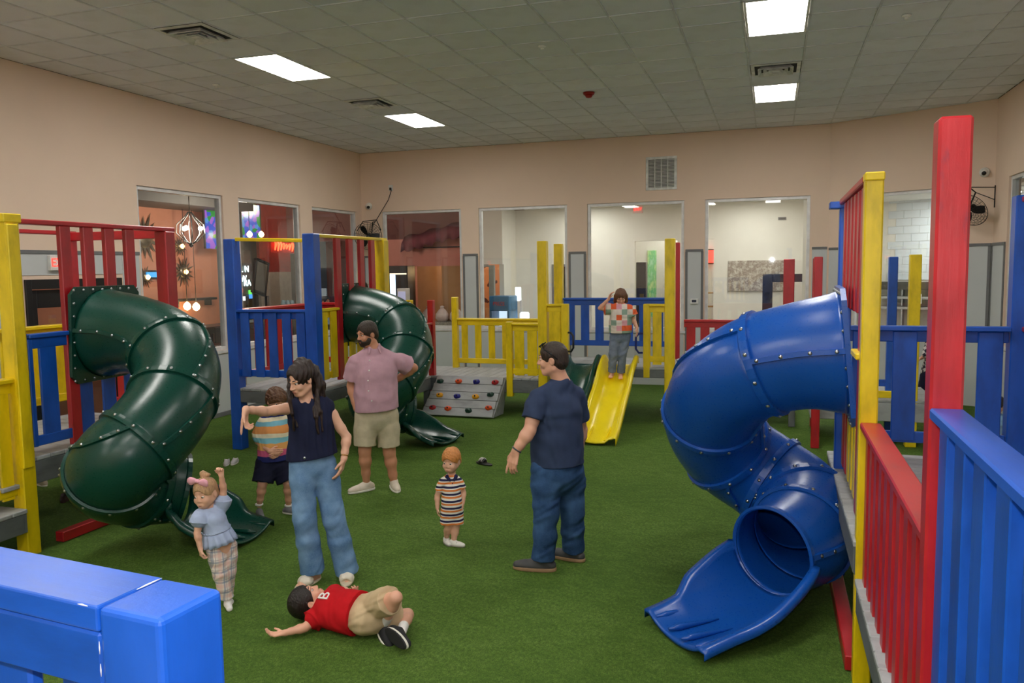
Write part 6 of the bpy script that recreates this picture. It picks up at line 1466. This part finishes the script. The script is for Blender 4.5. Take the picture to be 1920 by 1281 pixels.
# ------------------------------------------------------------------ 6 boy in striped shirt running behind the woman
def striped_boy():
    g = at_z(514, 968); p = Person('curly-haired boy in a multicoloured striped shirt and navy shorts, running behind the woman', g[0], g[1], .72, fair, .0045); X = p.px
    p.set(neck=X(516, 772, .0), rs=X(496, 790, -.02), ls=X(536, 792, .04), re=X(484, 828, .02), rw=X(505, 846, -.14), le=X(545, 828, .05), lw=X(526, 846, -.10), rh=X(500, 868, .0), lh=X(526, 868, .02), rk=X(492, 908, -.06), lk=X(540, 906, -.05), ra=X(486, 948, .03), la=X(541, 950, .04))
    p.torso(p.body, 0, 1.0, 1.25, .2)
    for a in 'lr': p.arm(p.body, a, 0); p.leg(p.body, a, 0)
    p.head(X(518, 752, .0), (.35, -.85, -.35), (.05, 0, 1), .92, .6, brow=(90, 60, 40)); p.neck(.05); p.hand('r', (.9, -.3, -.1), (0, 1, 0), .5, .13); p.hand('l', (-.6, -.6, -.3), (0, 1, .2), .5, .13); p.finish()
    hair_cap(p, hair_mat('curly_brown_hair', (100, 66, 44)), .026, -.05, .9, amp=.008, f=2.4, fringe=.015)
    st = stripes_mat('rainbow_stripes', [(0, (222, 150, 90)), (.16, (120, 176, 196)), (.26, (236, 222, 196)), (.34, (44, 50, 110)), (.48, (214, 98, 140)), (.62, (226, 168, 100)), (.78, (128, 190, 208)), (.9, (236, 226, 200))], 2, .42, wob=.03)
    shirt(p, st, .018, .72, (X(512, 862, 0), (0, 0, -1)), 1.05, 1.2, .2, hip=.175, waist=.165, chest=.17, flare=.03, sw=1.15, wr=.004, seed=2.2)
    pants(p, cloth_mat('dark_navy_shorts', (28, 30, 52)), .02, .92, 1.15, [(0, .1), (1, .096)], hipw=1.05, name='shorts', wr=.004)
    gr = plain('grey_sneaker', (120, 120, 124), .7, var=.2); wsock = cloth_mat('white_sock', (232, 228, 226))
    for a, d in (('r', (.15, -1, 0)), ('l', (.75, -.65, 0))): p.shoe(a, d, .20, gr, white_rub, z0=0.0); ring(p, p.J[a + 'a'] + np.array([0, 0, .012]), (0, 0, 1), .026, .014, wsock, 'sock')
    return p
striped_boy()

# ------------------------------------------------------------------ 7 girl standing on the yellow slide
def slide_girl():
    z0 = .56; g = at_y(1156, 711, 11.62); p = Person('girl in colour-block blouse and jeans standing barefoot on the yellow slide', g[0], g[1], .80, fair, .0048); X = p.px
    p.set(neck=X(1163, 574, .0), rs=X(1147, 580, .0), ls=X(1180, 580, .0), re=X(1125, 578, -.04), rw=X(1141, 561, -.05), le=X(1188, 601, .02), lw=X(1194, 614, -.05), rh=X(1154, 630, .0), lh=X(1172, 630, .0), rk=X(1150, 664, -.04), lk=X(1167, 664, -.03), ra=X(1147, 700, .0), la=X(1164, 702, .0))
    p.torso(p.body, 0, .88, 1.35)
    for a in 'lr': p.arm(p.body, a, 0, w=.9); p.leg(p.body, a, 0, w=.9); p.foot(a, (-.05 if a == 'l' else -.15, -1, 0), .20)
    p.head(X(1164, 556, .0), (.05, -.80, -.60), (0, -.1, 1), .93, .3, brow=(90, 60, 44)); p.neck(.045); p.hand('r', (.35, -.1, .9), (.9, -.3, 0), .5, .14); p.hand('l', (.1, -.2, -1), (-1, .2, 0), .3, .14); p.finish()
    A = p.A; hmx = hair_mat('auburn_bob', (112, 74, 52)); S = SDF(.0045); F = p.HF; S.ell(A(0, -.014, .03), np.array([.092, .108, .098]) * p.hs, F, .02); S.ell(A(0, .105, -.03), np.array([.054, .06, .082]) * p.hs, F, .01, True)
    for x in (-1, 1): S.cap(A(x * .075, -.01, .0), A(x * .085, .0, -.105), .034, .028, .02)
    S.cap(A(0, -.06, 0), A(0, -.06, -.10), .07, .06, .03); p.add('hair', S.mesh('hair', wrinkle(.003, 2.5, 1, .5)), hmx)
    t = NT('colour_block_blouse'); co = t.coord(); sp = t.node('ShaderNodeSeparateXYZ'); t.link(co, sp.inputs[0])
    vx = t.math('FLOOR', t.math('DIVIDE', sp.outputs[0], .078)); vz = t.math('FLOOR', t.math('DIVIDE', sp.outputs[2], .078)); wn = t.node('ShaderNodeTexWhiteNoise', noise_dimensions='2D'); cb = t.node('ShaderNodeCombineXYZ'); t.link(vx, cb.inputs[0]); t.link(vz, cb.inputs[1]); t.link(cb.outputs[0], wn.inputs['Vector'])
    t.set(Base_Color=t.ramp(wn.outputs['Value'], [(0, srgb(218, 204, 196)), (.34, srgb(226, 96, 52)), (.56, srgb(136, 160, 146)), (.76, srgb(222, 160, 176)), (.88, srgb(224, 212, 204))], 'CONSTANT'), Roughness=.8); t.bump(t.noise(co, 240, 2), .2, .003)
    shirt(p, t.m, .026, .55, (X(1163, 624, 0), (0, 0, -1)), 1.0, 1.25, 0, hip=.165, waist=.16, chest=.16, flare=.05, sw=1.15, wr=.005, name='blouse')
    pants(p, denim('faded_denim', (78, 92, 116), (130, 140, 160)), .012, 1.93, .95, [(0, .09), (.5, .08), (1, .066), (2, .062)], wr=.005)
    return p
slide_girl()

# ------------------------------------------------------------------ 8 boy lying on the turf
def lying_boy():
    g = at_z(640, 1165); p = Person('boy in a red T-shirt and beige shorts lying on his back on the turf', g[0], g[1], .68, fair, .0042, world=True); Z = p.pz
    p.set(neck=Z(606, 1137, .12), rs=Z(598, 1155, .09), ls=Z(616, 1126, .15), re=Z(572, 1177, .05), rw=Z(534, 1187, .045), le=Z(642, 1108, .07), lw=Z(662, 1114, .10), rh=Z(682, 1162, .12), lh=Z(690, 1142, .15), rk=Z(764, 1153, .09), lk=Z(742, 1121, .31), ra=Z(753, 1185, .08), la=Z(721, 1170, .09))
    p.torso(p.body, 0, 1.0, 1.25)
    for a in 'lr': p.arm(p.body, a, 0); p.leg(p.body, a, 0)
    nk = p.J['neck']; hc = Z(577, 1127, .125); rt = _n(ray(640, 1165)); vv = _n(p.G); r_ = np.array([vv[1], -vv[0], 0])
    p.head(hc, _n(r_ * .38 + vv * .22 + np.array([0, 0, .88])), -r_ * .92 - vv * .18 + np.array([0, 0, .2]), 1.0, .5, brow=(40, 28, 24)); p.neck(.05)
    p.hand('r', Z(508, 1191, .04) - p.J['rw'], (0, 0, 1), .55, .13); p.hand('l', Z(668, 1112, .16) - p.J['lw'], (.3, -.5, .4), .8, .13); p.finish()
    hair_cap(p, hair_mat('short_black_brown_hair', (34, 26, 24)), .012, -.05, 1.0, amp=.002, f=3)
    rd = cloth_mat('red_jersey', (190, 20, 30)); pc = (p.J['lh'] + p.J['rh']) / 2; sc = (p.J['ls'] + p.J['rs']) / 2; ax = _n(sc - pc); hemp = pc + (sc - pc) * .16
    sh = shirt(p, rd, .016, .50, (hemp, -ax), 1.05, 1.15, 0, hip=.18, waist=.165, chest=.172, flare=.05, sw=1.15, wr=.0045, cuts=[(np.array([0, 0, .004]), (0, 0, -1))])
    Ft = p.torso_frame(); me = text_mesh('B', .11, .004); c = sc * .80 + pc * .20 + Ft[1] * .128
    me.transform(Matrix.Translation(c) @ frame(Ft[0], Ft[1])); p.add('lettering', me, plain('white_print', (232, 226, 224), .5), sh, 'white letter on the chest')
    pants(p, cloth_mat('sand_shorts', (196, 172, 138)), .018, .80, 1.12, [(0, .1), (1, .094)], hipw=1.05, name='shorts', wr=.005, q=1.2, cuts=[(np.array([0, 0, .004]), (0, 0, -1))])
    blk = plain('black_mesh_shoe', (26, 26, 30), .7); wsock = cloth_mat('white_sock', (232, 228, 226))
    for a, tip, zt, up_ in (('l', (734, 1196), .05, None), ('r', (782, 1210), .05, None)):
        d = Z(*tip, zt) - p.J[a + 'a']; d = _n(d - 0); kn = p.J[a + 'k'] - p.J[a + 'a']; u = _n(kn - d * (kn @ d)); k_ = p.J[a + 'a']
        S = SDF(.0042); S.cap(k_ + _n(kn) * .075, k_, .033, .030, .01); so = p.add('sock', S.mesh('sock'), wsock)
        if a == 'l': q = k_ + _n(kn) * .05 - _n(rt) * .034; e = _n(np.cross(rt, kn)); p.add('tick_mark', tube_mesh([Vector(q + e * .014 + _n(kn) * .004), Vector(q - e * .002 - _n(kn) * .004), Vector(q - e * .018 + _n(kn) * .010)], .0025, 5), plain('dark_blue_mark', (30, 40, 80), .5), so)
        base = k_ - u * .075; p_ = p.J[a + 'a'].copy(); S = SDF(.0042); side = np.cross(d, u); Fs = np.array([side, d, u]); q = .21 / .28
        S.ell(base + d * .06 * q + u * .032 * q, np.array([.048, .150, .040]) * q, Fs, .02); S.cap(base + u * .075 * q, base + d * .08 * q + u * .05 * q, .046 * q, .036 * q, .025); S.cap(base - d * .05 * q + u * .045 * q, base + d * .17 * q + u * .032 * q, .040 * q, .032 * q, .02); S.cut(base + u * .012, -u); o = p.add('shoe', S.mesh('shoe'), blk)
        S = SDF(.0042); S.ell(base + d * .065 * q + u * .006, np.array([.054, .155, .06]) * q, Fs, .01); S.cut(base + u * .016, u); S.cut(base - u * .002, -u); m_ = p.add('midsole', S.mesh('midsole'), white_rub, o)
        S = SDF(.0042); S.ell(base + d * .065 * q + u * .004, np.array([.055, .156, .06]) * q, Fs, .01); S.cut(base - u * .001, u); S.cut(base - u * .012, -u); p.add('outsole', S.mesh('outsole'), blk, o)
    return p
lying_boy()

# ------------------------------------------------------------------ 9 child in plaid shirt far right, 10 crouching child, 11 figure in the restaurant
def far_people():
    g = at_z(1722, 786); p = Person('child in a black and white plaid shirt and dark shorts behind the right tower', g[0], g[1], .78, fair, .0065); X = p.px
    p.set(neck=X(1753, 624, 0), rs=X(1745, 636, -.1), ls=X(1762, 634, .1), re=X(1738, 664, -.14), rw=X(1727, 672, -.1), le=X(1766, 664, .14), lw=X(1756, 690, .1), rh=X(1740, 706, -.05), lh=X(1750, 706, .06), rk=X(1729, 748, -.06), lk=X(1752, 746, .1), ra=X(1722, 778, -.05), la=X(1756, 774, .15))
    p.torso(p.body, 0, 1.0, 1.3)
    for a in 'lr': p.arm(p.body, a, 0); p.leg(p.body, a, 0)
    p.head(X(1752, 606, .0), (-.9, -.2, -.3), (0, 0, 1), .92, .5, brow=(60, 44, 34)); p.neck(.05); p.hand('r', (-.8, -.2, -.2), (0, .3, -1), .5, .13); p.hand('l', (-.2, 0, -1), (-1, 0, 0), .5, .13); p.finish(); hair_cap(p, hair_mat('dark_brown_crop', (52, 38, 30)), .014, -.05, 1.0)
    t = NT('mono_plaid'); co = t.coord(); ck = t.node('ShaderNodeTexChecker'); t.link(t.mapping(co, (1, 1, 1), rot=(.3, .4, .2)), ck.inputs[0]); ck.inputs['Scale'].default_value = 22; ck.inputs[1].default_value = srgb(214, 208, 206); ck.inputs[2].default_value = srgb(44, 42, 60); t.set(Base_Color=ck.outputs[0], Roughness=.85)
    shirt(p, t.m, .016, 1.1, (X(1745, 704, 0), (0, 0, -1)), 1.05, 1.25, wr=.004); pants(p, cloth_mat('dark_navy_shorts', (28, 30, 52)), .018, .85, 1.1, [(0, .1), (1, .09)], name='shorts')
    gr = plain('dark_sneaker', (60, 60, 66), .7, var=.2)
    for a in 'lr': p.shoe(a, (-.95, -.3, 0), .21, gr, white_rub, z0=0.0)
    g = at_z(1868, 838); p = Person('small child in a light blue top sitting on the turf behind the right tower railing', g[0], g[1], .52, fair, .006); X = p.px
    c = np.array([0, 0, 0]); p.set(neck=(0, 0, .40), rs=(-.09, 0, .37), ls=(.09, .0, .37), re=(-.16, -.05, .26), rw=(-.12, -.16, .2), le=(.15, -.05, .26), lw=(.10, -.16, .2), rh=(-.06, .05, .10), lh=(.06, .05, .10), rk=(-.12, -.14, .24), lk=(.12, -.14, .24), ra=(-.08, -.24, .06), la=(.08, -.24, .06))
    p.torso(p.body, 0, 1.0, 1.25)
    for a in 'lr': p.arm(p.body, a, 0); p.leg(p.body, a, 0); p.foot(a, (0, -1, 0), .14)
    p.head((0, -.02, .53), (-.5, -.8, -.2), (0, 0, 1), .88, 1.0); p.neck(.055); p.hand('r', (.3, -.8, -.3), (0, 0, -1), .5, .09); p.hand('l', (-.3, -.8, -.3), (0, 0, -1), .5, .09); p.finish(); hair_cap(p, hair_mat('dark_brown_crop', (52, 38, 30)), .014, -.05, 1.0)
    shirt(p, cloth_mat('sky_blue_jersey', (140, 180, 220)), .014, .6, ((0, 0, .08), (0, 0, -1)), 1.08, 1.2, .2); pants(p, cloth_mat('dark_navy_shorts', (28, 30, 52)), .014, .7, 1.1, [(0, .1), (1, .09)], name='shorts')
    q = at_x(612, 600, -10.2); p = Person('dark-haired person in dark clothes standing in the dim room behind the third left window', q[0], q[1], 1.0, tanned, .011); H = 1.72
    p.set(neck=(0, 0, 1.45), rs=(-.17, 0, 1.40), ls=(.17, 0, 1.40), re=(-.22, .02, 1.12), rw=(-.2, -.1, .9), le=(.22, .02, 1.12), lw=(.2, -.1, .9), rh=(-.09, 0, .9), lh=(.09, 0, .9), rk=(-.1, -.02, .48), lk=(.1, -.02, .48), ra=(-.1, .02, .08), la=(.1, .02, .08))
    p.torso(p.body, 0, 1.0, 1.4)
    for a in 'lr': p.arm(p.body, a, 0); p.leg(p.body, a, 0); p.foot(a, (0, -1, 0), .25)
    p.head((0, 0, 1.60), (.6, -.7, -.1), (0, 0, 1), 1.0); p.neck(); p.hand('r', (0, 0, -1), (1, 0, 0), .5, .18); p.hand('l', (0, 0, -1), (-1, 0, 0), .5, .18); p.finish(); hair_cap(p, hair_mat('short_black_brown_hair', (34, 26, 24)), .016, -.07, 1.0, vox=.009)
    shirt(p, cloth_mat('black_jersey', (28, 26, 30)), .018, .7, ((0, 0, .86), (0, 0, -1)), 1.05, 1.3); pants(p, cloth_mat('black_jersey', (28, 26, 30)), .016, 1.95, 1.0)
far_people()

# ================================================================== loose footwear on the turf
def loose_shoe(x, y, rot, L, mat, sole, lab, group, slide=False):
    t = thing('shoe', lab, 'shoe', M=T(x, y, 0) @ rotz(rot), group=group); M = WM[t]; q = L / .28; F = np.eye(3)
    S = SDF(.005); S.ell((0, .0, .012), (.048 * q, .145 * q, .05 * q), F, .01); S.cut((0, 0, .02), (0, 0, 1)); S.cut((0, 0, .001), (0, 0, -1)); part('sole', S.mesh('sole'), sole, t, M)
    S = SDF(.005)
    if slide:
        S.ell((0, .03 * q, .03 * q), (.056 * q, .055 * q, .05 * q), F, .01); S.cut((0, 0, .016), (0, 0, -1)); S.ell((0, .10 * q, .03), (.036 * q, .05 * q, .03), F, .006, True); S.ell((0, -.06 * q, .03), (.04 * q, .06 * q, .03), F, .006, True); o = part('strap', S.mesh('strap'), mat, t, M)
        for k in (-1, 0, 1): part('stripe', tube_mesh([(s * .052 * q * math.cos(a), .03 * q + k * .022 * q, .03 * q + .0505 * q * math.sin(a)) for s, a in ((-1, .35), (-1, .8), (-1, 1.2), (1, PI / 2), (1, 1.2), (1, .8), (1, .35))], .0042 * q, 5), plain('white_print', (232, 226, 224), .5), o, M)
    else:
        S.ell((0, 0, .03 * q), (.045 * q, .142 * q, .036 * q), F, .02); S.cap((0, -.08 * q, .045 * q), (0, -.06 * q, .085 * q), .042 * q, .040 * q, .02); S.cap((0, -.03 * q, .07 * q), (0, .06 * q, .05 * q), .038 * q, .034 * q, .02); S.ell((0, -.06 * q, .10 * q), (.032 * q, .055 * q, .04 * q), F, .008, True); S.cut((0, 0, .014), (0, 0, -1)); o = part('upper', S.mesh('upper'), mat, t, M)
        for k in range(3): part('lace', tube_mesh([(-.024 * q, (.0 + .022 * k) * q, (.086 - .010 * k) * q), (0, (.006 + .022 * k) * q, (.099 - .012 * k) * q), (.024 * q, (.0 + .022 * k) * q, (.086 - .010 * k) * q)], .0035, 5), white_plastic, o, M)
gsh = plain('pale_grey_knit', (176, 172, 172), .8, var=.15)
a = at_z(425, 872); b = at_z(440, 870); loose_shoe(a[0], a[1], PI + .5, .20, gsh, white_rub, 'left pale grey sneaker of the pair on the turf by the blue post', 'pair of grey sneakers'); loose_shoe(b[0], b[1], PI + .3, .20, gsh, white_rub, 'right pale grey sneaker of the pair on the turf by the blue post', 'pair of grey sneakers')
a = at_z(908, 871); loose_shoe(a[0], a[1], 1.1, .26, plain('black_rubber', (24, 24, 26), .5), plain('black_rubber', (24, 24, 26), .5), 'black slide sandal with white stripes lying alone on the turf', None, True)
a = at_z(78, 910); loose_shoe(a[0], a[1], 1.2, .24, plain('tan_canvas', (170, 156, 136), .8), white_rub, 'tan shoe lying under the left tower deck', None)
a = at_z(126, 938); loose_shoe(a[0], a[1], .4, .24, plain('brown_leather', (70, 48, 42), .6), plain('brown_leather', (70, 48, 42), .6), 'dark brown shoe lying behind the nearer green slide', None)
